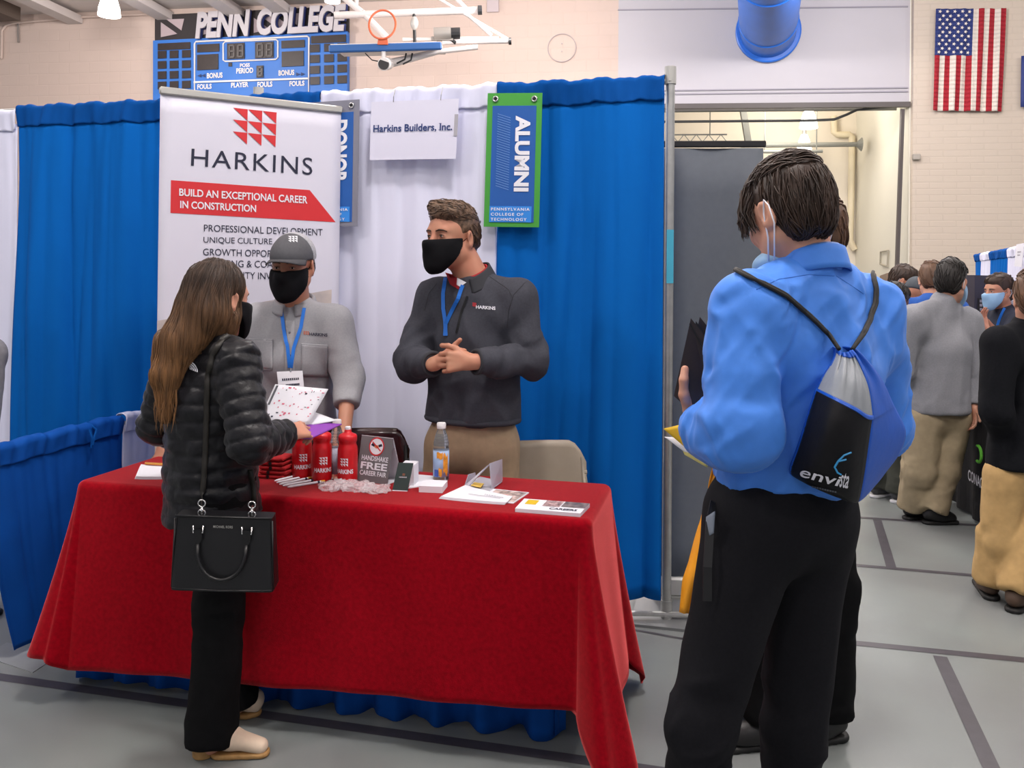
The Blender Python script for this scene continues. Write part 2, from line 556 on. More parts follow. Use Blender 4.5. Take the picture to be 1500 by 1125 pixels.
def hair_strands(mb, base, seeds, comb, n, length, r, lift=.004, steps=6, jit=.25, seed=1, grow=0.0, stop=None):
    """locks of hair laid over a base mesh (V, Q): walk along comb(p) kept in the surface"""
    V, Q = base
    bv = BVHTree.FromPolygons([tuple(v) for v in V], [tuple(q) for q in Q.tolist()])
    R = random.Random(seed)
    ids = np.nonzero(seeds(V))[0]
    if not len(ids): return mb
    for _ in range(n):
        p = Vector(V[ids[R.randrange(len(ids))]])
        jd = Vector((R.uniform(-jit, jit), R.uniform(-jit, jit), R.uniform(-jit, jit)))
        L = length * R.uniform(.6, 1.15)
        lf = lift * R.uniform(.2, 1.6)
        pts = []
        for i in range(steps + 1):
            co, no, _, _ = bv.find_nearest(p)
            if co is None: break
            if stop is not None and stop(np.array(co)): break
            pts.append(co + no * (lf * math.sin(PI * min(1, .15 + .8 * i / steps)) + grow * i / steps))
            g = Vector(comb(np.array(co))) + jd
            g = g - no * g.dot(no)
            if g.length < 1e-6: break
            p = co + g.normalized() * (L / steps)
        if len(pts) > 2:
            m = len(pts)
            mb.tube(pts, [r * (.5 + 1.0 * math.sin(PI * (.18 + .8 * i / (m - 1)))) for i in range(m)], 4, caps=False)
    return mb
def drape_on(o, M, d, lift=.002):
    """moves points of M onto object o along d (lettering and trim that follow cloth)"""
    me = o.data
    org = ORG[o.name]
    bv = BVHTree.FromPolygons([v.co + org for v in me.vertices], [tuple(p.vertices) for p in me.polygons])
    d = v3(d).normalized()
    def f(u, v):
        p = v3(M(u, v))
        h = bv.ray_cast(p - d * .3, d, .8)
        return (h[0] - d * lift) if h[0] is not None else p
    return f

UP = np.array((0., 0., 1.))
# shared garments -------------------------------------------------------------------------------
def torso(J, r=.118, wide=1.4, belly=.118, k=.05, sh=.07):
    """J: P pelvis, C chest, N neck base, SL, SR"""
    w = J['SR'] - J['SL']
    m = (J['SL'] + J['SR']) / 2
    return [cap(J['P'], J['C'], belly, r, k, w, wide), cap(J['SL'] * .9 + m * .1 - UP * .012, J['SR'] * .9 + m * .1 - UP * .012, sh * .86, sh * .86, .04),
            cap(J['C'], m, r * .9, sh, .05, w, 1.35),
            cap(J['N'] + UP * .006, J['SL'] + UP * .004, .048, sh * .92, .035), cap(J['N'] + UP * .006, J['SR'] + UP * .004, .048, sh * .92, .035),
            cap(J['N'] - UP * .06, J['N'] - UP * .004, .085, .066, .03), cap(J['SL'] * .84 + m * .16 - UP * .07, J['SR'] * .84 + m * .16 - UP * .07, sh * 1.12, sh * 1.12, .05)]
def sleeve(S, E, W, r0, r1, r2, k=.03, cut=1.0):
    e = E + (W - E) * cut
    return [cap(S, E, r0, r1, k), cap(E, e, r1, r2, .02, clip='b')]
def legs(J, r0, r1, r2, k=.03, hip=.115, wide=1.3, clip=True):
    w = J['HR'] - J['HL']
    p = [cap(J['HL'] * .75 + J['HR'] * .25, J['HR'] * .75 + J['HL'] * .25, hip, hip, .04)]
    for s in 'LR':
        p += [cap(J['H' + s], J['K' + s], r0, r1, k), cap(J['K' + s], J['A' + s], r1, r2, .03, clip='b' if clip else None)]
    return p
def bare(J, neck=.056, arms=True):
    """the body under the clothes, one surface from head to feet"""
    w = J['SR'] - J['SL']
    p = [cap(J['P'], J['C'], .095, .1, .04, w, 1.3), cap(J['SL'], J['SR'], .05, .05, .04),
         cap(J['N'], J['HC'] + (J['N'] - J['HC']) * .25, neck + .006, neck, .03)]
    for s in 'LR':
        p += [cap(J['S' + s], J['E' + s], .045, .036, .02), cap(J['E' + s], J['W' + s], .037, .025, .015)]
        p += [cap(J['H' + s], J['K' + s], .07, .05, .03), cap(J['K' + s], J['A' + s], .048, .036, .02)]
        if 'T' + s in J: p += [cap(J['A' + s], J['T' + s] * .8 + J['A' + s] * .2 - np.array((0, 0, .01)), .034, .026, .02)]
    return p
def shoe(name, a, t, m, ms, parent, h=.075, w=.047, sole=.022, heel=0.0, z0=0.0, boot=0.0):
    """a = ankle, t = toe tip (on the floor)"""
    a, t = npa(a), npa(t)
    d = t - a; d[2] = 0; L = np.linalg.norm(d); d /= L
    s = np.cross(d, (0, 0, 1))
    g = np.array((a[0], a[1], z0))
    back = g - d * .055
    zs = sole + heel
    up = (0, 0, 1)
    p = [cap(back + d * .03 + npa((0, 0, zs + .035)), g + d * .07 + npa((0, 0, zs + .028)), .036, .04, .03),
         cap(g + d * .04 + npa((0, 0, sole + heel * .3 + .026)), g + d * (L - .035) + npa((0, 0, sole + .012)), w, w * .72, .03),
         cap(g + d * .0 + npa((0, 0, zs + .05)), g + npa((0, 0, zs + h + boot)), .04, .043, .02),
         half((0, 0, z0 + sole), (0, 0, -1)), half((0, 0, z0 + zs + h + boot), (0, 0, 1))]
    o = soft(name, p, m, parent, .007)
    sp = [cap(back + d * .03 + npa((0, 0, sole * .5)), g + d * (L - .03) + npa((0, 0, sole * .5)), .04, w * .9, .02), half((0, 0, z0 + sole + heel * .25), (0, 0, 1)), half((0, 0, z0 + .001), (0, 0, -1))]
    if heel: sp = [cap(back + d * .035 + npa((0, 0, .01)), back + d * .05 + npa((0, 0, .01)), .034, .034, .01), cap(back + d * .035 + npa((0, 0, zs)), back + d * .055 + npa((0, 0, zs)), .036, .036, .01)] + \
                  [cap(g + d * .05 + npa((0, 0, sole * .6)), g + d * (L - .03) + npa((0, 0, sole * .6)), w, w * .78, .02), half((0, 0, z0 + zs * .9), (0, 0, 1)), half((0, 0, z0 + .001), (0, 0, -1))]
    soft('sole', sp, ms, o, .007)
    return o
def short_hair(name, c, B, m, parent, s=1.0, seed=1, top=.012, side=.004, face_y=.075, n=500, comb=None, sweep=1.0, nape=-.055, length=.07, step=.006, rs=.0014, front=.07, line=0.0, extra=()):
    L = lambda x, y, z: loc(c, B, x, y, z, s)
    E = lambda x, y, z, r, k=.02: ell(L(x, y, z), [q * s for q in r], B, k)
    pr = [E(0, -.014, .05, (.077 + side, .098 + side, .082 + top)), E(0, -.048, -.004, (.064 + side, .056 + side, .07), .03),
          E(0, .03, .085, (.06, .055 + front * .2, .03 + top), .03)]
    pr += [cap(L(*a), L(*b), r_ * s, r2_ * s, .02) for a, b, r_, r2_ in extra]
    pr += [neg(E(0, .105, -.028 + line, (.085, .06, .088), .012)), half(L(0, -.05, nape), -B[2] + B[1] * -.25)]
    for x in (-1, 1): pr += [neg(E(x * .085, .0, -.02, (.026, .034, .052), .012))]
    V, Q = surface(pr, step)
    V = relax(V, Q, 2)
    N = vnormals(V, Q)
    Lc = (V - npa(c)) @ B.T
    V = V + N * (vnoise(np.stack([Lc[:, 0] * 90, Lc[:, 1] * 25, Lc[:, 2] * 25], 1)) * .0025)[:, None]
    o = make(name, V, Q, m, parent)
    def bald(p):
        l = B @ (p - npa(c)) / s
        return (l[1] > .05 and l[2] < .068) or (abs(l[0]) > .045 and l[1] > .0 and l[2] < .07) or l[2] < nape - .012
    if n:
        mb = MB()
        if comb is None:
            def comb(p):
                l = B @ (p - npa(c))
                dr = B[0] * (.6 * sweep * (1 if l[2] > .08 else .1)) - B[2] * (1.0 if l[2] < .1 else .15) + B[1] * (.5 if (l[1] > 0 and l[2] > .07) else -.35)
                return dr
        hair_strands(mb, (V, Q), lambda v: np.ones(len(v), bool), comb, n, length, rs, .004, 6, .3, seed, 0.0, bald)
        me = mb
        st = make('hair_locks', me.V, me.F, m, o)
    return o
def face_bits(c, B, parent, s=1.0, brow=None, iris=None, brow_r=.0042):
    L = lambda x, y, z: loc(c, B, x, y, z, s)
    eb, ir, br = MB(), MB(), MB()
    axs = tuple(Vector(B[i]) for i in range(3))
    for x in (-1, 1):
        eb.ell(L(x * .033, .0868, .0070), (.0115 * s, .0122 * s, .0046 * s), axs, 12)
        br.tube([L(x * .0215, .0955, .0095), L(x * .028, .0990, .0122), L(x * .036, .0988, .0125), L(x * .0455, .0925, .0095)], [.0008 * s, .0016 * s, .0016 * s, .0008 * s], 6)
        ir.ell(L(x * .033, .0955, .0076), (.0050 * s, .0042 * s, .0047 * s), axs, 10)
        br.tube([L(x * .013, .1035, .0265), L(x * .028, .1035, .0305), L(x * .043, .097, .0295), L(x * .054, .086, .024)], [brow_r * .8 * s, brow_r * s, brow_r * .9 * s, .002 * s], 8, flat=.75)
    eb.build('eyes', MATS['eye_white'], parent, smooth=True)
    ir.build('irises', iris or MATS['iris'], parent, smooth=True)
    br.build('eyebrows', brow, parent, smooth=True)
def cloth_mask(c, B, m, parent, s=1.0, top=-.004, loops=None, low=False, bulge=.075, lr=.0016, folds_n=0):
    """mask from the bridge of the nose to under the chin"""
    L = lambda x, y, z: loc(c, B, x, y, z, s)
    E = lambda x, y, z, r, k=.02: ell(L(x, y, z), [q * s for q in r], B, k)
    hp = head(c, B, s * 1.0, True)[:-6]
    pr = hp + [cap(L(0, .118, -.022), L(0, .1, -.098), .016 * s, .022 * s, .055), E(0, .055, -.06, (.068, .06, .06), .03)]
    dz = -.06 if low else 0.0
    kp = [ell(L(0, .09, -.058 + dz), (.2, .2, .2), B, .01), half(L(0, .1, top + dz), B[2] + B[1] * .10), half(L(0, .018, -.03), -B[1] * 1.0), half(L(0, .026, -.034), -B[1] * .80 - B[2] * .5), half(L(0, .08, -.128), -B[2] - B[1] * .35)]
    # grow the face outward so that the mask lies on it
    prims = [(p[:3] + (p[3] + .006, p[4] + .006) + p[5:]) if p[0] == 'cap' else (ell(p[1], p[2] + .006, p[3], p[4]) if p[0] == 'ell' else p) for p in pr if p[0] != 'neg'] + [keep(kp[:1])] + kp[1:]
    o = soft('face_mask', prims, m, parent, .0045, rel=2)
    mb = MB()
    for x in (-1, 1):
        mb.tube([L(x * .066, .02, -.012 + dz * .5), L(x * .078, -.01, .012), L(x * .084, -.03, .018), L(x * .084, -.035, -.005), L(x * .078, -.02, -.035), L(x * .068, .026, -.038 + dz * .3)], lr, 6)
    mb.build('ear_loop', loops or m, o, smooth=True)
    return o

# ------------------------------------------------------------------ material library
M_ = MATS
def wall_mat(name, c, brick=True, k=.93):
    m = mat(name, c, .75, noise=.04, nscale=1.2)
    nt = m.node_tree; b = nt.nodes['Principled BSDF']
    br = nt.nodes.new('ShaderNodeTexBrick')
    br.inputs['Color1'].default_value = br.inputs['Color2'].default_value = lin(c) + (1,)
    br.inputs['Mortar'].default_value = tuple(v * k for v in lin(c)) + (1,)
    br.inputs['Scale'].default_value = 1.0
    br.inputs['Brick Width'].default_value = .4
    br.inputs['Row Height'].default_value = .1 if brick else .2
    br.inputs['Mortar Size'].default_value = .012
    br.inputs['Mortar Smooth'].default_value = .5
    tc = nt.nodes.new('ShaderNodeTexCoord'); sp = nt.nodes.new('ShaderNodeSeparateXYZ'); cb = nt.nodes.new('ShaderNodeCombineXYZ')
    nt.links.new(tc.outputs['Object'], sp.inputs[0]); nt.links.new(sp.outputs[0], cb.inputs[0]); nt.links.new(sp.outputs[2], cb.inputs[1])
    nt.links.new(cb.outputs[0], br.inputs['Vector'])
    mx = nt.nodes.new('ShaderNodeMix'); mx.data_type = 'RGBA'; mx.blend_type = 'MULTIPLY'; mx.inputs[0].default_value = 1
    g = nt.nodes.new('ShaderNodeTexNoise'); g.inputs['Scale'].default_value = .5
    rp = nt.nodes.new('ShaderNodeValToRGB'); rp.color_ramp.elements[0].color = (.93, .92, .92, 1); rp.color_ramp.elements[1].color = (1, 1, 1, 1)
    nt.links.new(tc.outputs['Object'], g.inputs['Vector']); nt.links.new(g.outputs['Fac'], rp.inputs[0])
    nt.links.new(br.outputs['Color'], mx.inputs[6]); nt.links.new(rp.outputs[0], mx.inputs[7])
    nt.links.new(mx.outputs[2], b.inputs['Base Color'])
    bp = nt.nodes.new('ShaderNodeBump'); bp.inputs['Strength'].default_value = .25; bp.inputs['Distance'].default_value = .01; bp.invert = True
    nt.links.new(br.outputs['Fac'], bp.inputs['Height']); nt.links.new(bp.outputs[0], b.inputs['Normal'])
    return m
M_wall = wall_mat('painted_block_wall', 'cdb8ad', False, .988)
M_wall2 = wall_mat('painted_brick_wall', 'cdbfb0', True, .965)
M_head = mat('painted_header_panel', 'b9b5bb', .6, noise=.03, nscale=.6)
M_room = mat('cream_room_wall', 'e2d9ca', .6, noise=.02, nscale=.8)
M_floor = mat('sports_floor', '7b7d7e', .36, noise=.09, nscale=1.3, bump=.05, bscale=60, spec=.35, c2='7d8482')
M_line = mat('floor_line_paint', '47444a', .45, noise=.1, nscale=20)
M_ceil = mat('ceiling_paint', 'cfc5c0', .8)
M_beam = mat('dark_ceiling_beam', '5d5048', .8)
M_steel = mat('brushed_steel', 'b4b4b2', .38, .85, noise=.08, nscale=30)
M_chrome = mat('bright_metal', 'd8d8d8', .2, 1.0)
M_alu = mat('anodised_aluminium', 'b3b2ae', .45, .35)
M_black = mat('black_plastic', '17171a', .5)
M_white = mat('white_paint', 'd9d4d2', .55)
M_whitep = mat('white_paper', 'e6e6ee', .7)
M_wpipe = mat('white_enamel_pipe', 'd6cdca', .45)
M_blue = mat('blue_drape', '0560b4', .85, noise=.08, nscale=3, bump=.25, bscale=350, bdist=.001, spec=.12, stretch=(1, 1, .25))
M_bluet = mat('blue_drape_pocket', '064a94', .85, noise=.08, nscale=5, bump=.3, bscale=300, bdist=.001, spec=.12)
M_wdr = mat('white_drape', 'dfe0f5', .8, noise=.03, nscale=3, bump=.25, bscale=350, bdist=.001, stretch=(1, 1, .25))
M_blued = mat('royal_blue_skirt', '064a9e', .8, noise=.08, nscale=8, bump=.2, bscale=250, bdist=.001, spec=.2)
M_red = mat('red_felt', '8a0012', .92, noise=.13, nscale=70, bump=.5, bscale=420, bdist=.0015, sheen=1.0, c2='900114', sheen_col='ff7474', spec=.08)
M_vred = mat('signal_red', 'd02d33', .5)
M_nav = mat('ink_navy', '20233a', .6)
M_bblue = mat('banner_blue', '1c57a5', .6, noise=.03)
M_lblue = mat('banner_light_blue', '2f86dc', .6)
M_green = mat('banner_green', '43993a', .6)
M_greyb = mat('banner_grey', '7e7e8c', .6)
M_duct = mat('blue_duct', '2064c4', .38, noise=.05, nscale=3)
M_sblue = mat('scoreboard_blue', '2f6cbd', .5, noise=.06, nscale=2)
M_sdark = mat('dark_display', '2c211f', .45, noise=.15, nscale=12)
M_sdig = mat('unlit_digit', '56504e', .5)
M_sblk = mat('dark_lattice', '2c2627', .6)
M_letter = mat('chrome_letter', 'b9b2b6', .4, noise=.08, nscale=2)
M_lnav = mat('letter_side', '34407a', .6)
M_orange = mat('rim_orange', 'c25a36', .45)
M_padb = mat('backboard_pad', '245592', .6)
M_lamp = mat('lit_lamp_glass', 'fffaf2', .5, emit=6.0)
M_grey = mat('charcoal_fabric_screen', '5b6068', .85, noise=.04, nscale=30, bump=.2, bscale=400, bdist=.001)
M_fred = mat('flag_red', 'a8202f', .7); M_fwh = mat('flag_white', 'e2d8cd', .7); M_fbl = mat('flag_blue', '2f3c78', .7)
mat('eye_white', 'd8d2cc', .25); mat('iris', '2a1d16', .2)
M_skin = mat('skin_light', 'c89880', .5, noise=.06, nscale=14, bump=.1, bscale=300, bdist=.0008, sss=.12, c2='c88c74')
M_skin2 = mat('skin_ruddy', 'bd8a70', .5, noise=.07, nscale=14, bump=.1, bscale=300, bdist=.0008, sss=.12, c2='ba7c64')
M_skind = mat('skin_dark', '6d4836', .5, noise=.05, nscale=14)
M_dk = mat('hair_dark_brown', '35251c', .5, noise=.4, nscale=60, stretch=(1, 1, .15))
M_bk = mat('hair_black', '1b1614', .5, noise=.3, nscale=60)
M_mb = mat('hair_mid_brown', '5e4331', .5, noise=.35, nscale=60, stretch=(1, 1, .2))

# ------------------------------------------------------------------ floor
fm = MB()
fm.add([(-14, -6, 0), (16, -6, 0), (16, 22, 0), (-14, 22, 0)], [(0, 1, 2, 3)])
fm.m = 1
def fline(p0, p1, w0, w1, ext0=0.0, ext1=0.0, z=.0012):
    a, b = G(*p0), G(*p1)
    d = (b - a).normalized(); a, b = a - d * ext0, b + d * ext1
    n = Vector((-d.y, d.x, 0)); zz = Vector((0, 0, z))
    fm.add([a - n * w0 / 2 + zz, b - n * w1 / 2 + zz, b + n * w1 / 2 + zz, a + n * w0 / 2 + zz], [(0, 1, 2, 3)])
fline((0, 992), (835, 1111), .05, .05, 3, 3.4)
fline((1200, 937), (1500, 967), .05, .05, 0.2, 3, .0014)
fline((962, 929), (1010, 938), .018, .018, .4, .6, .0018)
fline((1240, 827), (1425, 843), .042, .042, .8, 3, .0016)
fline((1270, 759), (1435, 770), .04, .04, .8, 3, .002)
fline((1270, 711), (1395, 717), .035, .035, .8, 3, .0022)
fline((1377, 962), (1452, 1125), .052, .052, 0, 2, .0024)
fline((1285, 762), (1306, 833), .05, .05, 0, 0, .0026)
fline((1, 712), (20, 880), .04, .04, 0, 0, .0021)
fl = fm.build('floor', [M_floor, M_line]); tag(fl, 'grey sports hall floor with dark painted court lines', 'floor', kind='structure')
pm = MB()
c0 = [G(0, 963), G(22, 972), G(82, 952), G(40, 945)]
c0 = [G(-25, 962), G(48, 986), G(84, 962), G(10, 942)]
pm.add([p + Vector((0, 0, .003)) for p in c0] + [p for p in c0], [(0, 1, 2, 3), (0, 4, 5, 1), (1, 5, 6, 2), (2, 6, 7, 3), (3, 7, 4, 0)])
tag(pm.build('floor_plate', mat('plate_grey', '85888a', .4, noise=.1, nscale=6), base=c0[0]), 'flat grey floor plate beside the low blue drape', 'floor plate')

# ------------------------------------------------------------------ gym wall, opening, room beyond
WA = math.radians(8)
W1 = Vector((math.cos(WA), -math.sin(WA), 0)); WN = Vector((-math.sin(WA), -math.cos(WA), 0)); WZ = Vector((0, 0, 1))
W0 = A(1160, 155, 14.0)
def wp(px, py, off=0.0):
    """point of the gym wall (off metres in front of it) seen at a pixel"""
    return onplane(px, py, W0 + WN * off, WN)
CZ = 6.2
def wt(p): return (p - W0).dot(W1)
def wall_box(name, t0, t1, z0, z1, m, label, off=0.0, th=.3):
    mb = MB()
    c = W0 + W1 * (t0 + t1) / 2 + WN * (off - th / 2); c.z = (z0 + z1) / 2
    mb.box((0, 0, 0), (t1 - t0, th, z1 - z0))
    o = mb.build(name, m)
    o.location = c; o.rotation_euler = (0, 0, -WA)
    return tag(o, label, 'wall', kind='structure')
tL, tO0, tO1, tR = wt(wp(-500, 300)), wt(wp(905, 155)), wt(wp(1334, 155)), wt(wp(2100, 300))
zO = wp(1160, 155).z
wall_box('wall_back', tL, tO0, 0, CZ, M_wall, 'pinkish painted block wall behind the booth')
wall_box('wall_header', tO0, tO1, zO, CZ, M_head, 'smooth grey white bulkhead above the wide opening')
wall_box('wall_right', tO1, tR, 0, CZ, M_wall2, 'cream painted brick wall behind the hanging flag', .12, .42)
tm = MB()
for py, th in ((131, .018), (136.5, .014), (12, .014)):
    a, b = wp(905, py + 2.5, .012), wp(1330, py - 2.5, .012)
    tm.beam(a, b, th * 1.4, .02, WZ)
tag(tm.build('trim_1', mat('seam_grey', '94909a', .6)), kind='structure')
tm = MB()
tm.beam(wp(905, 156.5, .03), wp(1333, 153, .03), .06, .08, WZ)
tm.beam(wp(1322, 160, .05), wp(1313, 420, .05), .05, .06, (0, 1, 0))
tm.beam(wp(1313, 420, .05), wp(1306, 640, .05), .05, .06, (0, 1, 0))
tag(tm.build('trim_2', mat('dark_door_track', '57504f', .5)), kind='structure')
RD = 3.4
WB = -WN
rb = MB()
c = W0 + WB * (RD + .1) + W1 * (tO0 + tO1) / 2; c.z = 3
rb.box((0, 0, 0), (tO1 - tO0 + 6, .2, 6)); o = rb.build('wall_far', M_room); o.location = c; o.rotation_euler = (0, 0, -WA)
tag(o, 'cream far wall of the room beyond the opening', 'wall', kind='structure')
pj = W0 + W1 * (tO1 - .02); pj.z = 0
pf = pj + WB * RD + W1 * .02
rb = MB()
d = (pf - pj).normalized(); nn = Vector((d.y, -d.x, 0))
rb.beam(pj + nn * .1 + Vector((0, 0, 3)), pf + nn * .1 + Vector((0, 0, 3)), 6, .2, Vector((0, 0, 1)).cross(d))
tag(rb.build('wall_side', mat('pale_room_wall', 'ddd9cc', .6, noise=.03, nscale=.8)), 'pale side wall of the room beyond the opening', 'wall', kind='structure')
def rp(px, py, back=0.05):
    return onplane(px, py, W0 + WB * (RD - back), WN)
mb = MB(); mb.box((0, 0, 0), (tO1 - tO0 + 6, RD + .2, .2)); o = mb.build('ceiling_far', M_room); o.location = W0 + WB * (RD / 2 + .25) + W1 * (tO0 + tO1) / 2; o.location.z = 6.1; o.rotation_euler = (0, 0, -WA)
tag(o, 'cream ceiling of the room beyond the opening', 'ceiling', kind='structure')
# door outline on the far wall
dm = MB()
a, b = rp(1131, 228), rp(1181, 228)
for p, q in ((a, b), (a, Vector((a.x, a.y, 0))), (b, Vector((b.x, b.y, 0)))):
    dm.beam(p, q, .05, .04, WN)
dm.beam((a + b) / 2 + Vector((0, 0, -a.z / 2)) + WB * .02, (a + b) / 2 + Vector((0, 0, -.02)) + WB * .02, (b - a).length - .04, .03, WN)
tag(dm.build('door_1', mat('door_cream', 'ddd3bf', .5)), kind='structure')

# ------------------------------------------------------------------ ceiling
cm = MB(); cm.box((0, 6, CZ + .1), (24, 24, .2)); tag(cm.build('ceiling', M_ceil), 'pale gym ceiling', 'ceiling', kind='structure')
def joist(px, py, name, m, w, h, length):
    p = wp(px, py); p.z = CZ - h / 2
    mb = MB(); mb.beam(p, p + WN * length, w, h, W1)
    return tag(mb.build(name, m), kind='structure')
for i, px in enumerate((112, 245, 350, 420)):
    mb = MB(); p = wp(px, 5); p.z = CZ - .14
    mb.beam(p + WN * .02, p + WN * 11, .28, .14, WZ)
    tag(mb.build('trim_%d' % (3 + i), mat('joist_paint', 'c4bab6', .8)), kind='structure')
mb = MB(); p = wp(20, 5); p.z = CZ - .12
mb.beam(p + WN * .4 - W1 * .4, p + WN * 9 - W1 * .4, .24, 1.7, W1)
tag(mb.build('trim_8', M_beam), kind='structure')

# ------------------------------------------------------------------ things on and in front of the gym wall
cd = MB(); r_ = .022
cd.tube([wp(2, 86, .05), wp(3, 45, .05), wp(9, 37, .05), wp(20, 34, .05), wp(120, 25, .05), wp(236, 20, .05)], r_, 8)
tag(autosmooth(cd.build('conduit_pipe', M_wall, base=wp(2, 86))), 'thin conduit pipe bending along the top of the wall', 'pipe')
cd = MB(); cd.beam(wp(26.5, 34, .05), wp(27, 62, .05), .025, .03, W1)
tag(cd.build('conduit_drop', mat('conduit_grey', '8e8580', .6), base=wp(27, 62)), 'short vertical conduit drop at the top left wall', 'pipe')

def bell_lamp(px, py, y, d, label, group=None, h=1.15, rod=.6, ztop=None):
    """py = bottom rim of the shade"""
    p = A(px, py, y)
    t = thing('pendant_lamp', label, 'lamp', p, group)
    mb = MB(); mb.lathe([(d * .5, 0), (d * .5, .02), (d * .47, d * .35), (d * .36, d * .75), (d * .2, d * h), (d * .12, d * h)], p, n=24)
    autosmooth(mb.build('lamp_shade', M_lamp, t))
    mb = MB(); mb.cyl(p + WZ * d * h, p + WZ * d * (h + .55), d * .15, n=14); mb.cyl(p + WZ * d * (h + .5), p + WZ * (d * (h + .5) + rod), .012, n=6)
    mb.build('ballast_housing', M_alu, t)
    return t
bell_lamp(160, 23.5, 13.6, .335, 'lit bell shaped lamp hanging high at the top left', rod=.05)
bell_lamp(487, 3, 9.5, .17, 'lit lamp rim showing at the top edge beside the backboard', rod=.3)
G2 = 'lit bell lamps in the far room'
for (px, py, y, d, l) in ((1184.5, 188, 15.6, .31, 'upper lit bell lamp in the room beyond the opening'), (1178, 221, 16.5, .27, 'lower lit bell lamp in the room beyond the opening')):
    bell_lamp(px, py, y, d, l, G2, 1.15, 5.99 - A(px, py, y).z - d * 1.65)

# scoreboard -------------------------------------------------------------------------------------
sb0 = wp(229, 140, .12)
SB = thing('scoreboard', 'blue gym scoreboard with dark display panels under big PENN COLLEGE letters', 'scoreboard', sb0)
def sp_(px, py, off=.14): return wp(px, py, off)
def spoly(mb, pts, off, th=.03):
    P = [sp_(x, y, off) for x, y in pts]
    n = len(P)
    mb.add([p + WN * th for p in P] + P, [tuple(range(n))[::-1], tuple(range(n, 2 * n))] + [(i, (i + 1) % n, n + (i + 1) % n, n + i) for i in range(n)])
def sq(x0, y0, x1, y1, sl=-.048):
    f = lambda x, y: (x, y + sl * (x - x0))
    return [f(x0, y0), f(x1, y0), f(x1, y1), f(x0, y1)]
mb = MB(); spoly(mb, sq(229.5, 62, 512, 168), .02, .12); mb.build('cabinet', M_sblue, SB)
mb = MB(); spoly(mb, sq(229.5, 23.5, 512, 62), .02, .06); mb.build('lattice_board', M_sblk, SB)
for x0 in (236, 292, 372, 405, 452):
    mb = MB()
    y0 = -.048 * (x0 - 229.5)
    spoly(mb, [(x0, 33 + y0), (x0 + 24, 50 + y0), (x0, 55 + y0)], .085, .01)
    mb.build('lattice_infill', mat('lattice_pink', 'a8979a', .7), SB); mb = MB(); spoly(mb, [(x0 + 8, 29 + y0), (x0 + 34, 28 + y0), (x0 + 30, 45 + y0)], .085, .01)
    mb.build('lattice_infill', mat('lattice_pink', 'a8979a', .7), SB)
def board_text(s, x0, y0, x1, y1, m, name, off=.15, bold=.02, sl=-.048, shear=0.0, depth=0.0, space=1.0):
    """text standing on the board; y0 top, y1 bottom at x0"""
    a, b, c_ = sp_(x0, y1, off), sp_(x1, y1 + sl * (x1 - x0), off), sp_(x0, y0, off)
    Mf = rect(a, (b - a).normalized(), (c_ - a).normalized(), (b - a).length, (c_ - a).length)
    mb = MB(); letters(mb, s, Mf, bold, space, shear)
    o = mb.build(name, m, SB)
    if depth:
        md = o.modifiers.new('depth', 'SOLIDIFY'); md.thickness = depth; md.offset = 1
    return o
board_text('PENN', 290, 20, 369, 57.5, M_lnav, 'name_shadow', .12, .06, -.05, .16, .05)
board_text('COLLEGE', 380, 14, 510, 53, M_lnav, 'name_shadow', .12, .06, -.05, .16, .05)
board_text('PENN', 287, 18.5, 367, 57, M_letter, 'name_letters', .22, .045, -.05, .16, .03)
board_text('COLLEGE', 377, 13, 507, 52.5, M_letter, 'name_letters', .22, .045, -.05, .16, .03)
def frame_line(pts, w=.02, off=.155, closed=True):
    mb = MB(); P = [sp_(x, y, off) for x, y in pts]
    mb.tube(P, w, 6, closed=closed); return mb
fr = frame_line([(285, 64), (287, 61), (450, 53), (452.5, 55), (452, 150), (285, 160)], .016); 
a_, b_ = sp_(284, 120.5, .155), sp_(451, 115, .155); fr.beam(a_, b_, .03, .02, WN)
fr.build('white_frame', M_white, SB)
frame_line([(327, 64), (330, 61), (404, 58), (407, 60), (407, 84), (404, 87), (330, 90), (327, 88)], .014).build('clock_frame', M_white, SB)
for r, n in (((333, 64, 358.5, 87), 2), ((374, 62, 401, 86), 2), ((376, 96.5, 386, 114), 1)):
    mb = MB(); spoly(mb, sq(*r), .15, .012); dp = mb.build('digit_panel', M_sdark, SB)
    mb = MB(); w_ = (r[2] - r[0]) / n
    for i in range(n):
        x0, x1 = r[0] + i * w_ + w_ * .24, r[0] + (i + 1) * w_ - w_ * .24
        y0, y1 = r[1] + 3, r[3] - 3; ym = (y0 + y1) / 2
        for (p, q, u, v) in ((x0, y0, x1, y0), (x0, ym, x1, ym), (x0, y1, x1, y1), (x0, y0, x0, y1), (x1, y0, x1, y1)):
            sl = -.048
            mb.beam(sp_(p, q + sl * (p - r[0]), .17), sp_(u, v + sl * (u - r[0]), .17), .03, .02, WN)
    mb.build('digits', M_sdig, dp)
for r in ((289, 65.5, 321.5, 77), (289, 80.5, 320, 103), (412.5, 60, 446.5, 71), (413, 76, 445, 98), (335, 92, 340, 97.5),
          (231.5, 64, 279, 74), (456, 53, 507, 64)):
    mb = MB(); spoly(mb, sq(*r), .15, .012); mb.build('display_panel', M_sdark, SB)
for x0 in (231.5, 249, 267):
    for y0 in (75, 90, 105, 120):
        mb = MB(); spoly(mb, sq(x0, y0 - .7 * (x0 - 231) * .05, x0 + 12.5, y0 + 11 - .7 * (x0 - 231) * .05), .15, .012); mb.build('stat_panel', M_sdark, SB)
for x0 in (454.5, 475, 494.5):
    for y0 in (65.5, 81, 97, 113):
        mb = MB(); spoly(mb, sq(x0, y0 - .05 * (x0 - 454), x0 + 14, y0 + 11.5 - .05 * (x0 - 454)), .15, .012); mb.build('stat_panel', M_sdark, SB)
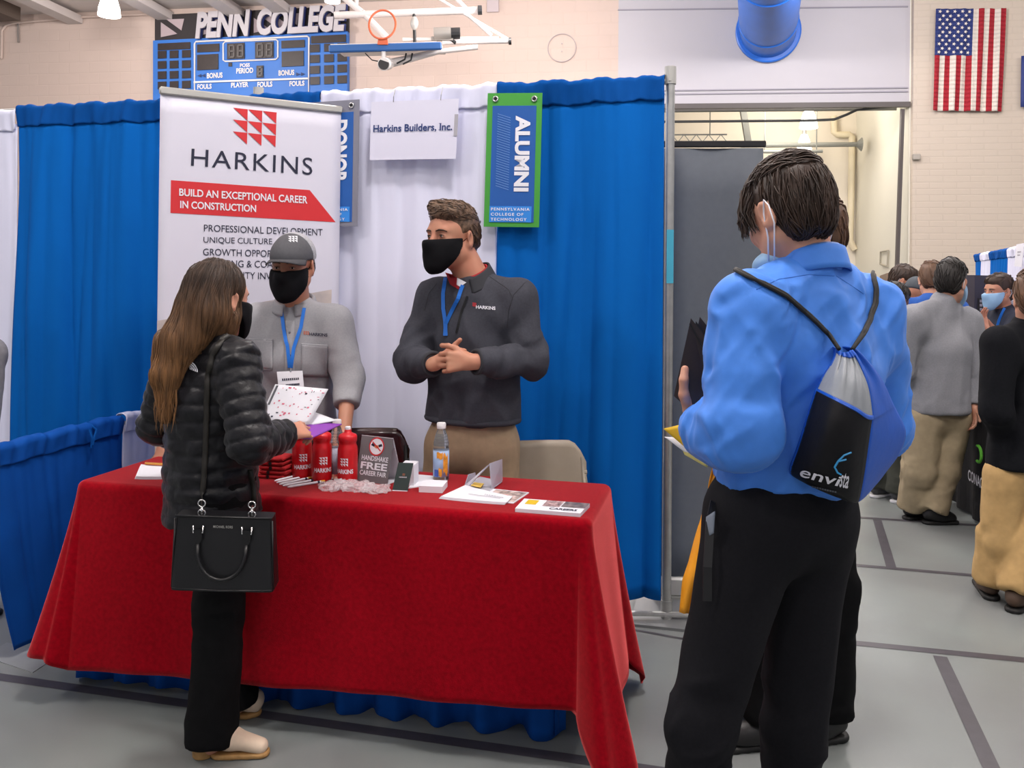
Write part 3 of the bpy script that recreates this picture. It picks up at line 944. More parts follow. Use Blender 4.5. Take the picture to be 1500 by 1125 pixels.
for s, x0, y0, x1, y1 in (('BONUS', 303, 107, 326, 115), ('BONUS', 408, 103, 431, 111), ('FOULS', 289, 123.5, 310, 131), ('PLAYER', 338.5, 121, 364, 128.5),
                          ('FOULS', 377, 120, 399, 128), ('FOULS', 424, 119, 446, 126.5), ('PERIOD', 346, 100, 371, 108), ('POSS', 351.5, 93, 366, 98.5)):
    board_text(s, x0, y0, x1, y1, M_white, 'lettering', .152, .035)
for x, dr in ((292, -1), (298, -1), (437, 1), (444, 1)):
    mb = MB(); y = 111 - .03 * (x - 292) + (2 if dr > 0 else 0); quad = [(x - 3 * dr, y - 2.5), (x + 3 * dr, y), (x - 3 * dr, y + 2.5)]
    spoly(mb, quad, .15, .008)
    mb.build('bonus_arrows', mat('arrow_navy', '2a3a66', .6), SB)

# folded basketball goal --------------------------------------------------------------------------
BY = 11.6
BG = thing('basketball_goal', 'folded up basketball goal with orange rim and blue padded backboard on a white frame', 'basketball goal', A(560, 72, BY))
def bp(px, py, dy=0.0): return A(px, py, BY + dy)
mb = MB(); mb.beam(bp(482, 72), bp(647, 67.5), .1, .07, (0, 1, 0), .015); mb.build('backboard_pad', M_padb, BG)
mb = MB()
q0, q1 = bp(484, 68), bp(645, 64.5)
mb.prism([(0, 0), (1, 0), (1, 1), (0, 1)], q0, q1 - q0, Vector((0, .95, .10)), .03)
mb.build('backboard', M_white, BG)
rim = MB(); c_ = bp(560, 36, -.02); rx, rz = 19.5 / FPX * BY, 22.5 / FPX * BY
rim.tube([c_ + Vector((rx * math.cos(t * PI / 16), .05 * math.sin(t * PI / 16), rz * math.sin(t * PI / 16))) for t in range(32)], .014, 8, closed=True)
autosmooth(rim.build('rim', M_orange, BG))
mb = MB(); mb.prism([(-.07, .0), (.07, 0), (.06, .09), (-.06, .09)], bp(561, 66, -.03), (1, 0, 0), (0, 0, 1), .03); mb.build('rim_bracket', M_orange, BG)
ar = MB()
for p, q, w in (((490, 22.5), (704, 15), .1), ((648, 62), (748, 60), .07), ((625, -12), (748, 60), .04), ((683, 20), (720, 52), .05), ((496, -10), (530, 18), .09), ((531, 18), (566, 54), .09),
                ((523, -8), (521, 14), .06), ((662, -8), (682, 12), .06), ((590, 58), (730, 56), .05), ((560, 70), (640, 62), .05)):
    ar.cyl(bp(*p, .35), bp(*q, .35), w / 2, n=10)
autosmooth(ar.build('white_frame', M_wpipe, BG))
mb = MB()
for p, q, w in (((700, 15), (706, 14.8), .13), ((745, 60.5), (749, 60.3), .1), ((660, 49), (674, 48.7), .16), ((606.5, 18), (607.5, 64), .045), ((668, 63), (660, 58), .05)):
    mb.cyl(bp(*p, .33), bp(*q, .33), w / 2, n=12)
mb.build('black_fittings', M_black, BG)
mb = MB(); mb.ell(bp(607, 34, .3), (.055, .05, .095)); mb.build('counterweight', M_alu, BG, smooth=True); mb = MB(); mb.cyl(bp(636, 50, .33), bp(661, 49, .33), .09, n=14); mb.box(bp(648, 57, .33), (.3, .06, .05))
autosmooth(mb.build('hoist_motor', mat('motor_grey', '8a8580', .5, .4), BG))
mb = MB(); a_ = bp(562, 94, -.05); mb.cyl(a_, a_ + Vector((.02, .22, .06)), .085, n=20); mb.cyl(bp(562, 75, 0), bp(562, 88, .05), .03, n=10)
sh = mb.build('shot_clock_horn', M_white, BG); autosmooth(sh)
mb = MB(); mb.cyl(a_ - Vector((0, .012, 0)), a_ + Vector((0, .01, 0)), .072, n=20); mb.build('horn_mouth', M_black, sh)
mb = MB(); mb.cyl(bp(575, 92, .3), bp(640, 76, .3), .06, r2=.04, n=10); mb.cyl(bp(640, 76, .3), bp(700, 69, .3), .035, n=10); mb.build('lower_arm', M_wpipe, BG)
mb = MB(); mb.tube([bp(604, 78, .2), bp(602, 88, .2), bp(590, 94, .2)], .012, 6); mb.tube([bp(595, 78, .2), bp(593, 87, .2), bp(581, 93, .2)], .012, 6); mb.tube([bp(535, 78), bp(545, 88), bp(555, 90)], .008, 6)
mb.build('cables', M_black, BG)
mb = MB(); q_ = wp(823, 70, .02)
mb.tube([q_ + W1 * .235 * math.cos(t * PI / 20) + WZ * .235 * math.sin(t * PI / 20) for t in range(40)], .008, 6, closed=True)
mb.cyl(q_ + WZ * .07 + WN * .01, q_ + WZ * .07, .012, n=8); mb.cyl(q_ - WZ * .06 + WN * .01, q_ - WZ * .06, .012, n=8)
tag(mb.build('wall_cover_plate', mat('plate_seam', 'b3a6a6', .6), base=q_), 'faint round cover plate outlined on the back wall', 'wall plate')
mb = MB(); mb.box((0, 0, 0), (.2, .03, .34)); o = mb.build('wall_bracket_plate', mat('bracket_pink', 'bcaeb0', .6)); o.location = wp(722, 3, .03); o.rotation_euler = (0, 0, -WA)
tag(o, 'small pale bolted plate on the wall above the basketball frame', 'wall plate')

# blue round duct ----------------------------------------------------------------------------------
DB = wp(1125, 46, .02)
DT = thing('air_duct', 'large round blue air duct coming out of the wall at the top', 'air duct', DB)
Rd = 40 / FPX * DB.y
ax_ = (A(1131, -110, 10.2) - DB).normalized()
dm_ = MB()
prof = [(Rd, .0), (Rd, .55), (Rd * 1.035, .56), (Rd * 1.035, .62), (Rd, .63), (Rd, 2.4), (Rd * 1.035, 2.41), (Rd * 1.035, 2.47), (Rd, 2.48), (Rd, 4.4)]
dm_.lathe(prof, DB, ax_, 48); autosmooth(dm_.build('duct_pipe', M_duct, DT), 25)
dm_ = MB(); R2 = 46.5 / FPX * DB.y
dm_.lathe([(R2, 0), (R2, .05), (R2 * .96, .06), (Rd * .9, .06)], DB, WN + ax_ * .35, 48); autosmooth(dm_.build('wall_flange', M_duct, DT), 25)

# rails, pipes and fittings in the opening ------------------------------------------------------------
def rod(name, pts, r, m, label, cat='pipe', n=8):
    mb = MB(); mb.tube(pts, r, n)
    return tag(autosmooth(mb.build(name, m, base=pts[0])), label, cat)
gp = mat('grey_conduit', '8b8c86', .5)
bk = lambda px, py, t: onplane(px, py, W0 + WB * t, WN)
rod('door_rail', [bk(905, 163, .5), bk(1313, 159.5, .5)], .028, gp, 'upper grey rail just under the bulkhead', 'rail')
rod('power_cable', [bk(905, 179, .4), bk(1190, 176.5, .4), bk(1222, 175, .4), bk(1240, 168, .4), bk(1255, 161, .35), bk(1290, 157, .2), bk(1332, 155, .1)], .022, mat('cable_grey', '4e4e4e', .6), 'dark cable curving up to the corner of the opening', 'cable')
rod('grey_crossbar', [bk(1085, 213, 2.4), bk(1258, 211.5, 2.4)], .045, gp, 'grey round crossbar fixed to the side wall with a flange', 'pipe')
mb = MB(); mb.cyl(bk(1255, 211.5, 2.4), bk(1262, 211.5, 2.4), .05, .13, 14); o = mb.build('flange', gp, bpy.data.objects['grey_crossbar'])
lr_ = rod('lower_rail', [bk(1100, 222.5, 2.0), bk(1205, 221.5, 2.0)], .03, gp, 'short thin grey rail under the crossbar', 'rail')
for px in (1120, 1196):
    mb = MB(); q = bk(px, 221.5, 2.0); mb.cyl(bk(1196, 238, 2.0) if px > 1150 else q, Vector((q.x, q.y, 5.99)), .012, n=6); mb.build('hanger_rod', gp, lr_)
mb = MB(); mb.beam(bk(1088, 158, 1.5), bk(1097, 215, 1.5), .11, .07, (0, 1, 0)); tag(mb.build('ceiling_post', gp, base=bk(1097, 215, 1.5)), 'grey hanger post sloping down behind the grey screen', 'post')
wp_ = mat('cream_pipe', 'dcd0b4', .5)
rod('drain_pipe', [rp(1221, 170, .12), rp(1222, 194, .12), rp(1226, 197, .12), rp(1244, 197, .12), rp(1248, 201, .12), rp(1247, 290, .12), rp(1245, 352, .12), rp(1252, 366, .12)], .062, wp_, 'cream drain pipe stepping down the far room wall', 'pipe', 12)
tr = MB()
for py in (197, 208): tr.cyl(bk(975, py + .5, 1.0), bk(1065, py, 1.0), .014, n=6)
for i in range(5): tr.cyl(bk(975 + 18 * i, 208, 1.0), bk(984 + 18 * i, 197, 1.0), .008, n=5); tr.cyl(bk(984 + 18 * i, 197, 1.0), bk(993 + 18 * i, 208, 1.0), .008, n=5)
tr_ = tag(tr.build('lattice_truss', gp, base=bk(975, 208, 1.0)), 'light grey lattice truss above the grey screen', 'truss')
for px in (980, 1040):
    mb = MB(); q = bk(px, 197, 1.0); mb.cyl(q, Vector((q.x, q.y, 5.99)), .01, n=6); mb.build('hanger_rod', gp, tr_)
def side_pt(px, py, off=.03):
    return onplane(px, py, pj - nn * off, nn)
sw = MB(); q = [side_pt(*p, .03) for p in ((1290, 369), (1301, 367), (1300, 390), (1289.5, 387))]
sw.tube(q, .016, 6, closed=True); tag(sw.build('wall_panel_frame', mat('panel_line', 'a49d8e', .6), base=q[0]), 'small rectangular panel outlined on the far room side wall', 'wall panel')
sw = MB(); q = [side_pt(*p, .02) for p in ((1294, 404), (1305, 400), (1304, 424), (1294, 425))]
sw.add([p - nn * .06 for p in q] + q, [(3, 2, 1, 0), (0, 1, 5, 4), (1, 2, 6, 5), (2, 3, 7, 6), (3, 0, 4, 7)])
tag(sw.build('wall_cabinet', mat('cabinet_brown', '8a7566', .6), base=q[0]), 'brown cabinet low on the side wall behind the crowd', 'cabinet')
mb = MB(); mb.box((0, 0, 0), (.11, .09, .09), bev=.01); o = mb.build('wall_sensor', mat('sensor_grey', 'a79f96', .5)); o.location = wp(1342, 230, .17); o.rotation_euler = (0, 0, -WA)
tag(o, 'small grey sensor box on the brick wall below the flag', 'sensor')
mb = MB(); p_ = bk(1109, 350, 3.0); mb.box((0, 0, 0), (.11, .05, .75)); o = mb.build('blue_notice', M_bblue); o.location = bk(1107, 385, 3.2); o.rotation_euler = (0, 0, -WA)
tag(o, 'small blue notice on the far wall beside the grey screen', 'notice')

# flags -------------------------------------------------------------------------------------------------
fo = wp(1371, 13, .2)
fx, fxb = wp(1474, 12, .2) - wp(1371, 13, .2), wp(1468, 163, .2) - wp(1366, 162, .2)
fz = wp(1366, 162, .2) - wp(1371, 13, .2)
def fpt(u, v):
    """u across 0..1, v down 0..1"""
    return fo + fx * u + (fz + (fxb - fx) * u) * v + WN * (.03 * math.sin(u * 21 + v * 2) * (.3 + .7 * v) + .01 * math.sin(u * 50))
FL = thing('flag', 'American flag hanging vertically on the cream brick wall', 'flag', fo)
fm_ = MB(); N_ = 78
for i in range(N_):
    u0, u1 = i / N_, (i + 1) / N_
    st = int(u0 * 13 + 1e-6)
    for j in range(24):
        v0, v1 = j / 24, (j + 1) / 24
        fm_.m = 2 if (u0 < 7 / 13 - .001 and v0 < .44) else (st % 2)
        fm_.add([fpt(u0, v0), fpt(u1, v0), fpt(u1, v1), fpt(u0, v1)], [(3, 2, 1, 0)])
o = fm_.build('flag_cloth', [M_fred, M_fwh, M_fbl], FL, smooth=True, solid=.004)
st_ = MB()
cu, cv = 7 / 13, 11 / 24
for r in range(11):
    for k in range(5 if r % 2 else 4) if False else range(5 if r % 2 == 0 else 4):
        u = cu * ((k + .5 + (0 if r % 2 == 0 else .5)) / 5); v = cv * (r + .75) / 11.5
        c0_ = fpt(u, v) + WN * .012
        st_.add([c0_ + W1 * (.03 if q % 2 == 0 else .013) * math.cos(q * PI / 5) + WZ * (.03 if q % 2 == 0 else .013) * math.sin(q * PI / 5) for q in range(10)], [tuple(range(10))])
st_.build('stars', M_fwh, FL)
mb = MB(); a_ = wp(1496, 82, .2); ww = wp(1530, 82, .2) - a_; hh = wp(1495, 157, .2) - a_
mb.grid(lambda u, v: a_ + ww * u + hh * v + WN * (.02 * math.sin(u * 14)), 14, 6)
tag(mb.build('state_flag', M_fbl, base=a_, smooth=True, solid=.004), 'navy flag just entering the photo at the right edge', 'flag')

# ------------------------------------------------------------------ the booth: pipe and drape
AB = math.radians(14)
E1 = Vector((math.cos(AB), -math.sin(AB), 0)); E2 = Vector((math.sin(AB), math.cos(AB), 0))
PB = G(972, 908)
def bo(px, py, off=0.0):
    """point of the drape plane (off metres in front) seen at a pixel"""
    return onplane(px, py, PB - E2 * off, E2)
def bt(px, py=400): return (bo(px, py) - PB).dot(E1)
ZT = 2.41
def drape(name, label, P, d, n, w, zt, zb, mb_, mp_, seed, pocket=.115, amp=.03, gather=14, flare=0.0, group=None):
    """hangs along d from P for w metres; n is the side it faces"""
    R = random.Random(seed)
    t = thing(name, label, 'drape', (P.x + d.x * w / 2, P.y + d.y * w / 2, 0), group)
    comp = [(R.uniform(8, 15), R.uniform(0, 6), R.uniform(.4, .8)), (R.uniform(17, 27), R.uniform(0, 6), R.uniform(.25, .5)), (R.uniform(35, 50), R.uniform(0, 6), .18), (R.uniform(3, 6), R.uniform(0, 6), .6)]
    gat = [(R.uniform(45, 70), R.uniform(0, 6), .5), (R.uniform(90, 130), R.uniform(0, 6), .35), (R.uniform(20, 30), R.uniform(0, 6), .5)]
    def off(x, z):
        q = (zt - z) / (zt - zb)
        a = sum(k * (.5 * math.sin(f * x + p + .5 * math.sin(2.1 * z + p)) + 1.1 * (2 * abs(math.sin(.5 * f * x + p + .25 * math.sin(1.7 * z + p))) ** .55 - 1.45)) for f, p, k in comp)
        g = sum(k * math.sin(f * x + p + .8 * math.sin(9 * z + p)) for f, p, k in gat)
        return amp * a * (.3 + .7 * min(1, q * 2.2)) + .006 * g * max(0, 1 - q * 2.5)
    nu = max(24, int(w / .011))
    H = zt - pocket - zb
    mb = MB()
    def f(u, v):
        x = u * w; z = zt - pocket + .035 - (H + .031) * v
        xx = x + flare * (v ** 1.5) * (1 - u)
        return P + d * xx + n * (.012 + off(x, z)) + Vector((0, 0, z - P.z))
    mb.grid(f, nu, 36)
    mb.build('drape_panel', mb_, t, smooth=True, solid=.003)
    mb = MB()
    def g(u, v):
        x = u * w
        gg = sum(k * math.sin(fq * x + p + 1.2 * math.sin(3 * v + p)) for fq, p, k in gat)
        if v < .6:
            q = v / .6
            z = zt - pocket + q * (pocket - .02); o = .021 + off(x, zt - pocket) * (1 - q) + q * .009 + .006 * gg
        else:
            q = (v - .6) / .4 * PI * .9
            z = zt - .02 + .02 * math.sin(q); o = -.002 + .032 * math.cos(q) + .006 * gg
        return P + d * x + n * o + Vector((0, 0, z - P.z + .004 * gg + .003 * math.sin(x * 31)))
    mb.grid(g, nu, 16)
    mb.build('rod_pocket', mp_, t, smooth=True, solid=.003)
    return t
NB = -E2
def back(px0, px1): return PB + E1 * bt(px0), (bo(px1, 400) - bo(px0, 400)).length
for i, (a, b, col, lab) in enumerate(((-190, 28, 'w', 'white back drape at the far left edge of the photo'),
                                      (29, 262, 'b', 'blue back drape left of the roll-up banner'),
                                      (263, 471, 'b', 'blue back drape half hidden behind the roll-up banner'),
                                      (473, 728, 'w', 'white back drape behind the two men, carrying the paper name sign'),
                                      (729, 972, 'b', 'blue back drape at the right end beside the steel upright'))):
    P, w = back(a, b)
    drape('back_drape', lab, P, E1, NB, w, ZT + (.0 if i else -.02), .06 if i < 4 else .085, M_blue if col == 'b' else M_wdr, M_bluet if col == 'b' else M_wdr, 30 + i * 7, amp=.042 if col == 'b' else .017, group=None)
def upright(p, label, h=2.445, r=.0205):
    t = thing('drape_upright', label, 'pole', p)
    mb = MB(); mb.cyl(p + WZ * .012, p + WZ * h, r, n=20); autosmooth(mb.build('pole', M_steel, t))
    mb = MB(); mb.cyl(p + WZ * (h - .075), p + WZ * (h + .002), r * 1.25, n=20); mb.box(p + WZ * (h - .04) + NB * .022, (.012, .012, .05)); autosmooth(mb.build('pole_head', M_alu, t))
    mb = MB(); mb.cyl(p + WZ * .012, p + WZ * .09, r * 1.25, n=20); autosmooth(mb.build('base_socket', M_steel, t))
    mb = MB(); mb.box(p + WZ * .006 + E2 * .06, (.3, .34, .012), (E1, E2, WZ)); mb.build('base_plate', mat('dull_plate', '8a8c8e', .5, .6), t)
    return t
up = upright(PB + E1 * .012, 'steel drape upright at the right end of the blue back drape')
mb = MB(); p_ = onplane(982, 415, PB + NB * .022, E2); mb.box(p_ + WZ * .118 - E1 * .002, (.03, .004, .236), (E1, E2, WZ)); mb.build('blue_tape', mat('cyan_tape', '3f9fbc', .6), up)
upright(PB + E1 * bt(372) + E2 * .03, 'steel drape upright showing its tip above the roll-up banner', 2.45)
mb = MB(); mb.cyl(PB + E1 * bt(-190) + WZ * (ZT - .025), PB + WZ * (ZT - .025), .014, n=12)
tag(mb.build('drape_crossbar', M_alu, base=PB + WZ * (ZT - .025)), 'thin crossbar carrying the tall back drapes', 'crossbar')

# low side rail ------------------------------------------------------------------------------------------
ZR = .86
r0, r1, r2 = G(18, 965, 0), G(175, 607, ZR), G(252, 592.5, ZR)
r1.z = r2.z = 0
dS = (r1 - r0).normalized()
r0e = r0 - dS * .16
nS = Vector((dS.y, -dS.x, 0))
drape('low_blue_drape', 'low blue side drape on the left of the red table', r0e, dS, nS, (r1 - r0e).length, ZR, .03, M_blued, M_blued, 5, pocket=.085, amp=.022, flare=.16)
dS2 = (r2 - r1).normalized()
drape('low_white_drape', 'low white side drape between the blue side drape and the back drape', r1 + dS2 * .004, dS2, Vector((dS2.y, -dS2.x, 0)), (r2 - r1).length, ZR, .03, M_wdr, M_wdr, 9, pocket=.085, amp=.012)
mb = MB(); tie = r0 + dS * ((r1 - r0).length * .58) + nS * .03
mb.tube([tie + WZ * (ZR - .02) + nS * .02, tie + WZ * (ZR - .06) + nS * .035, tie + WZ * (ZR - .1) + nS * .03], .006, 6)
mb.tube([tie + WZ * (ZR + .002) + dS * .05 - nS * .03, tie + WZ * (ZR - .03) + dS * .045 + nS * .02, tie + WZ * (ZR - .09) + nS * .035], .005, 6)
tag(mb.build('drape_tie', M_bluet, base=tie), 'knotted blue tie gathering the low blue side drape', 'tie')
mb = MB(); mb.tube([r0e + WZ * (ZR - .05) - nS * .022, r1 + WZ * (ZR - .05) - nS * .022, r2 + WZ * (ZR - .05) - nS * .022], .009, 10); tag(mb.build('side_crossbar', M_alu, base=r0e + WZ * (ZR - .02)), 'thin crossbar carrying the low side drapes', 'crossbar')

# signs hanging on the drapes ------------------------------------------------------------------------------
def panel(px, off=.06):
    """rectangle on the drape plane from four pixels (tl, tr, br, bl); returns M(u right, v up)"""
    P = [bo(*p, off) for p in px]
    return lambda u, v: (P[3] * (1 - u) + P[2] * u) * (1 - v) + (P[0] * (1 - u) + P[1] * u) * v
def plate(mb, M, u0, v0, u1, v1, n=NB, lift=0.0, th=.002, seg=1):
    c = [M(u0, v0), M(u1, v0), M(u1, v1), M(u0, v1)]
    mb.add([p + n * lift for p in c] + [p + n * (lift - th) for p in c], [(0, 1, 2, 3), (7, 6, 5, 4), (0, 4, 5, 1), (1, 5, 6, 2), (2, 6, 7, 3), (3, 7, 4, 0)])
    return mb
def lifted(M, n, l): return lambda u, v: M(u, v) + n * l
def vertical(M, u0, v0, u1, v1):
    """text reading downwards inside a box"""
    return lambda u, v: M(u0 + (u1 - u0) * v, v1 - (v1 - v0) * u)
def pennant(label, px, word, edge, hatch, word_box, name):
    M = panel(px, .075)
    t = thing('hanging_banner', label, 'banner', M(.5, 0))
    plate(MB(), M, 0, 0, 1, 1, th=.004).build('edge_cloth', edge, t)
    plate(MB(), M, .1, .035, .9, .905, lift=.0015).build('blue_field', M_bblue, t)
    plate(MB(), M, .1, .035, .86, .155, lift=.003).build('name_strip', M_lblue, t)
    mb = MB(); letters(mb, word, vertical(lifted(M, NB, .004), *word_box), .045); mb.build('lettering', M_whitep, t)
    mb = MB()
    for i, s in enumerate(('TECHNOLOGY', 'COLLEGE OF', 'PENNSYLVANIA')):
        letters(mb, s, sub(lifted(M, NB, .005), .13, .045 + .038 * i, (.78, .72, .83)[i], .067 + .038 * i), .02, 1.25)
    mb.build('small_lettering', M_whitep, t)
    if hatch:
        mb = MB()
        for i in range(30):
            v = .275 + .0185 * i
            quadface(mb, lifted(M, NB, .0035), [(.2, v + .035), (.2, v + .031), (.44, v), (.44, v + .004)])
        mb.build('hatching', mat('hatch_blue', '6f97d2', .6), t)
    for u in (.15, .86):
        mb = MB(); c = M(u, .955)
        mb.tube([c + E1 * .011 * math.cos(k * PI / 8) + WZ * .011 * math.sin(k * PI / 8) + NB * .003 for k in range(16)], .004, 6, closed=True); g_ = mb.build('grommet', M_chrome, t, smooth=True)
        mb = MB(); mb.cyl(c + NB * .003, c + NB * .001, .0085, n=12); mb.build('grommet_hole', M_black, g_)
    return t
pennant('green edged blue banner reading ALUMNI downwards', [(714.5, 136.5), (794.5, 136), (789.5, 333), (708.5, 332)], 'ALUMNI', M_green, True, (.53, .265, .8, .83), 'a')
pennant('grey edged blue banner reading DONOR, half hidden by the roll-up', [(446, 151), (526.5, 145.5), (523.5, 331.5), (443, 331)], 'DONOR', M_greyb, True, (.53, .345, .8, .845), 'd')
# paper name sign
M = panel([(544, 149.5), (672, 144.5), (667.5, 232.5), (541.5, 234.5)], .085)
t = thing('name_sign', 'white paper name sign reading Harkins Builders, Inc.', 'sign', M(.5, 0))
plate(MB(), M, 0, 0, 1, 1, th=.003).build('paper', mat('sign_paper', 'd9d8ea', .7), t)
mb = MB()
Mt = lifted(M, NB, .003)
letters(mb, 'Harkins Builders, Inc.', sub(Mt, .035, .455, .945, .60), .022)
for x0, y0, dx in ((.038, .485, .022), (.036, .585, .022), (.062, .485, .02), (.064, .585, .02), (.408, .485, .03), (.405, .592, .03), (.79, .485, .03), (.792, .592, .03)):
    quadface(mb, Mt, [(x0, y0), (x0 + dx, y0), (x0 + dx, y0 + .008), (x0, y0 + .008)])
mb.build('lettering', mat('sign_ink', '243a72', .6), t)
plate(MB(), M, .965, .38, 1.005, .74, lift=.003).build('grey_clip', mat('clip_grey', 'a7a5ad', .6), t)
mb = MB()
for u in (.26, .8): mb.tube([M(u, .985) + NB * .002, M(u + .01, 1.07) + NB * .012, M(u + .015, 1.2) + NB * .0], .0022, 5)
mb.build('wire_hook', M_chrome, t)

# roll-up banner -----------------------------------------------------------------------------------------
def atz(px, py, z):
    return G(px, py, z)
ZB = 2.3
ba, bb = atz(238.5, 133, ZB), atz(502.5, 161.5, ZB)
bd = (bb - ba); bd.z = 0; bw = bd.length; bd.normalize(); bn = Vector((bd.y, -bd.x, 0))
ba0 = Vector((ba.x, ba.y, 0)) - bd * .01
lean = -.012
def Mb(u, v):   # u right 0..1, v = height in metres
    return ba0 + bd * (u * bw) + bd * lean * (1 - v / ZB) + Vector((0, 0, v)) 
RB = thing('rollup_banner', 'white roll-up banner with red triangles logo behind the capped man', 'roll-up banner', ba0 + bd * bw / 2)
mb = MB(); mb.grid(lambda u, v: Mb(u, .08 + v * (ZB - .08)), 16, 24); mb.build('printed_sheet', mat('banner_vinyl', 'd8d6e4', .45), RB, smooth=True, solid=.003)
mb = MB(); mb.beam(Mb(0, ZB) - bd * .004, Mb(1, ZB) + bd * .004, .028, .034, WZ, .006); autosmooth(mb.build('top_rail', M_alu, RB))
mb = MB(); mb.beam(Mb(0, .05) - bd * .02, Mb(1, .05) + bd * .02, .1, .2, WZ, .02); mb.build('base_cassette', M_alu, RB)
mb = MB(); p_ = Mb(.5, 0) - bn * .06; mb.cyl(p_, p_ + Vector((0, 0, ZB + .012)), .012, n=10); mb.build('support_pole', M_alu, RB)
def onb(px, py):
    """(u, v) of a pixel on the banner"""
    p = onplane(px, py, ba0, bn); q = p - ba0
    return ((q.dot(bd)) / bw, p.z)
def bq(pts, lift=.003):
    f = lambda u, v: Mb(u, v) + bn * lift
    return [f(*onb(*p)) for p in pts]
def bbox_map(px, lift=.004):
    P = [Mb(*onb(*p)) + bn * lift for p in px]   # tl, tr, br, bl
    return lambda u, v: (P[3] * (1 - u) + P[2] * u) * (1 - v) + (P[0] * (1 - u) + P[1] * u) * v
mb = MB(); builder_mark(mb, bbox_map([(341.5, 157.5), (405.5, 164.5), (404, 216), (341, 209.5)])); mb.build('triangle_logo', M_vred, RB)
mb = MB(); letters(mb, 'HARKINS', bbox_map([(281, 217.5), (458, 231.5), (457.5, 257), (280, 243)]), .0, 1.12); mb.build('company_lettering', M_nav, RB)
mb = MB(); P = bq([(251, 264), (454, 278.5), (492, 325.5), (250.5, 312)]); mb.add(P, [(3, 2, 1, 0)]); bar = mb.build('red_band', M_vred, RB)
mb = MB()
letters(mb, 'BUILD AN EXCEPTIONAL CAREER', bbox_map([(263, 276), (450.5, 287.5), (450.5, 298.5), (263, 287)], .006), .02)
letters(mb, 'IN CONSTRUCTION', bbox_map([(264.5, 294), (375.5, 300.5), (375.5, 311), (264.5, 305)], .006), .02)
mb.build('lettering', M_whitep, bar)
for s, x0, y0, x1, y1, h in (('PROFESSIONAL DEVELOPMENT', 299.5, 329, 473, 335.5, 10), ('UNIQUE CULTURE', 299, 347, 399.5, 349.5, 10), ('GROWTH OPPORTUNITIES', 298.5, 364, 448, 368, 10),
                             ('TRAINING & COACHING', 298.5, 380.5, 438, 383, 10), ('COMMUNITY INVOLVEMENT', 298.5, 397, 458, 401, 10)):
    mb = MB(); letters(mb, s, bbox_map([(x0, y0), (x1, y1), (x1, y1 + h), (x0, y0 + h)]), .0)
    mb.build('bullet_lettering', M_nav, RB)
mb = MB(); mb.add(bq([(232, 470), (487, 424), (480, 760), (228, 760)], .002), [(3, 2, 1, 0)])
mb.build('photo_print', mat('printed_photo', 'a9a4ae', .5, noise=.25, nscale=5, c2='c6b9b0'), RB)

# grey roll-up seen from the back ---------------------------------------------------------------------------
g0, g1 = G(985, 876), G(1113, 880)
g0 = g0 - (g1 - g0) * .25
gd = (g1 - g0).normalized(); gw = (g1 - g0).length; gn = Vector((gd.y, -gd.x, 0))
GZ = A(1050, 210.5, g1.y).z
GR = thing('grey_screen', 'plain charcoal grey roll-up screen behind the man in the blue shirt', 'roll-up screen', (g0 + g1) / 2)
mb = MB(); mb.grid(lambda u, v: g0 + gd * gw * u + Vector((0, 0, .05 + v * (GZ - .07))) + gn * .006 * math.sin(u * 9), 14, 10); mb.build('sheet', M_grey, GR, smooth=True, solid=.003)
mb = MB(); mb.beam(g0 + WZ * GZ, g1 + gd * .012 + WZ * GZ, .022, .03, WZ, .004); mb.build('top_rail', M_black, GR)
mb = MB(); mb.beam(g0 + WZ * .06, g1 + gd * .01 + WZ * .06, .06, .09, WZ, .01); mb.build('base_cassette', M_alu, GR)
for k in (.35, .85):
    mb = MB(); q = g0 + gd * gw * k + WZ * .012; mb.beam(q - gn * .2, q + gn * .2, .04, .02, WZ); mb.build('foot', M_black, GR)
mb = MB()
mb.tube([PB + WZ * .035 + gn * .03 - gd * .2, PB + WZ * .03 + gd * .4], .012, 8); tag(mb.build('floor_pipe', M_steel, base=PB + WZ * .03), 'steel pipe lying low across the base of the grey screen', 'pipe')

# ------------------------------------------------------------------ the table
TR = G(865, 768, .76); TR.z = 0
TLn, TD, TZ = 1.87, .5, .755
TLf = TR - E1 * TLn
tt = thing('folding_table', 'folding table hidden under the red cloth', 'table', TLf + E1 * TLn / 2 + E2 * TD / 2)
mb = MB(); mb.box(TLf + E1 * TLn / 2 + E2 * TD / 2 + WZ * (TZ - .02), (TLn - .02, TD - .02, .03), (E1, E2, WZ), .008); mb.build('tabletop', M_white, tt)
for k in (.12, .88):
    for q in (.5, .9):
        mb = MB(); p_ = TLf + E1 * TLn * k + E2 * TD * q; mb.cyl(p_, p_ + WZ * (TZ - .035), .014, n=10); mb.build('leg', M_steel, tt)
# skirt: pleated, on the floor
s0, s1 = G(112, 995), G(826, 1086)
sd = (s1 - s0).normalized(); sn = Vector((sd.y, -sd.x, 0)); sl = (s1 - s0).length
R = random.Random(11); ph = [R.uniform(-.9, .9) for _ in range(30)]
def skirt_off(x):
    i = x / .17; k = int(i) % 29; f = i - int(i)
    p = ph[k] * (1 - f) + ph[k + 1] * f
    return .030 * math.sin(2 * PI * i + p) + .008 * math.sin(2 * PI * i * 2.3 + p * 2)
mb = MB()
mb.grid(lambda u, v: s0 + sd * sl * u + sn * (skirt_off(u * sl) * (.25 + .75 * v) - .02 * (1 - v)) + WZ * (.70 * (1 - v) + (.012 + .012 * math.sin(u * 70)) * v), 170, 12)
sk_l = Vector((-sn.x, -sn.y, 0))
mb.grid(lambda u, v: s0 + sk_l * .42 * u + sd * (.01 * math.sin(u * 30)) + WZ * (.70 * (1 - v) + .015), 30, 6)
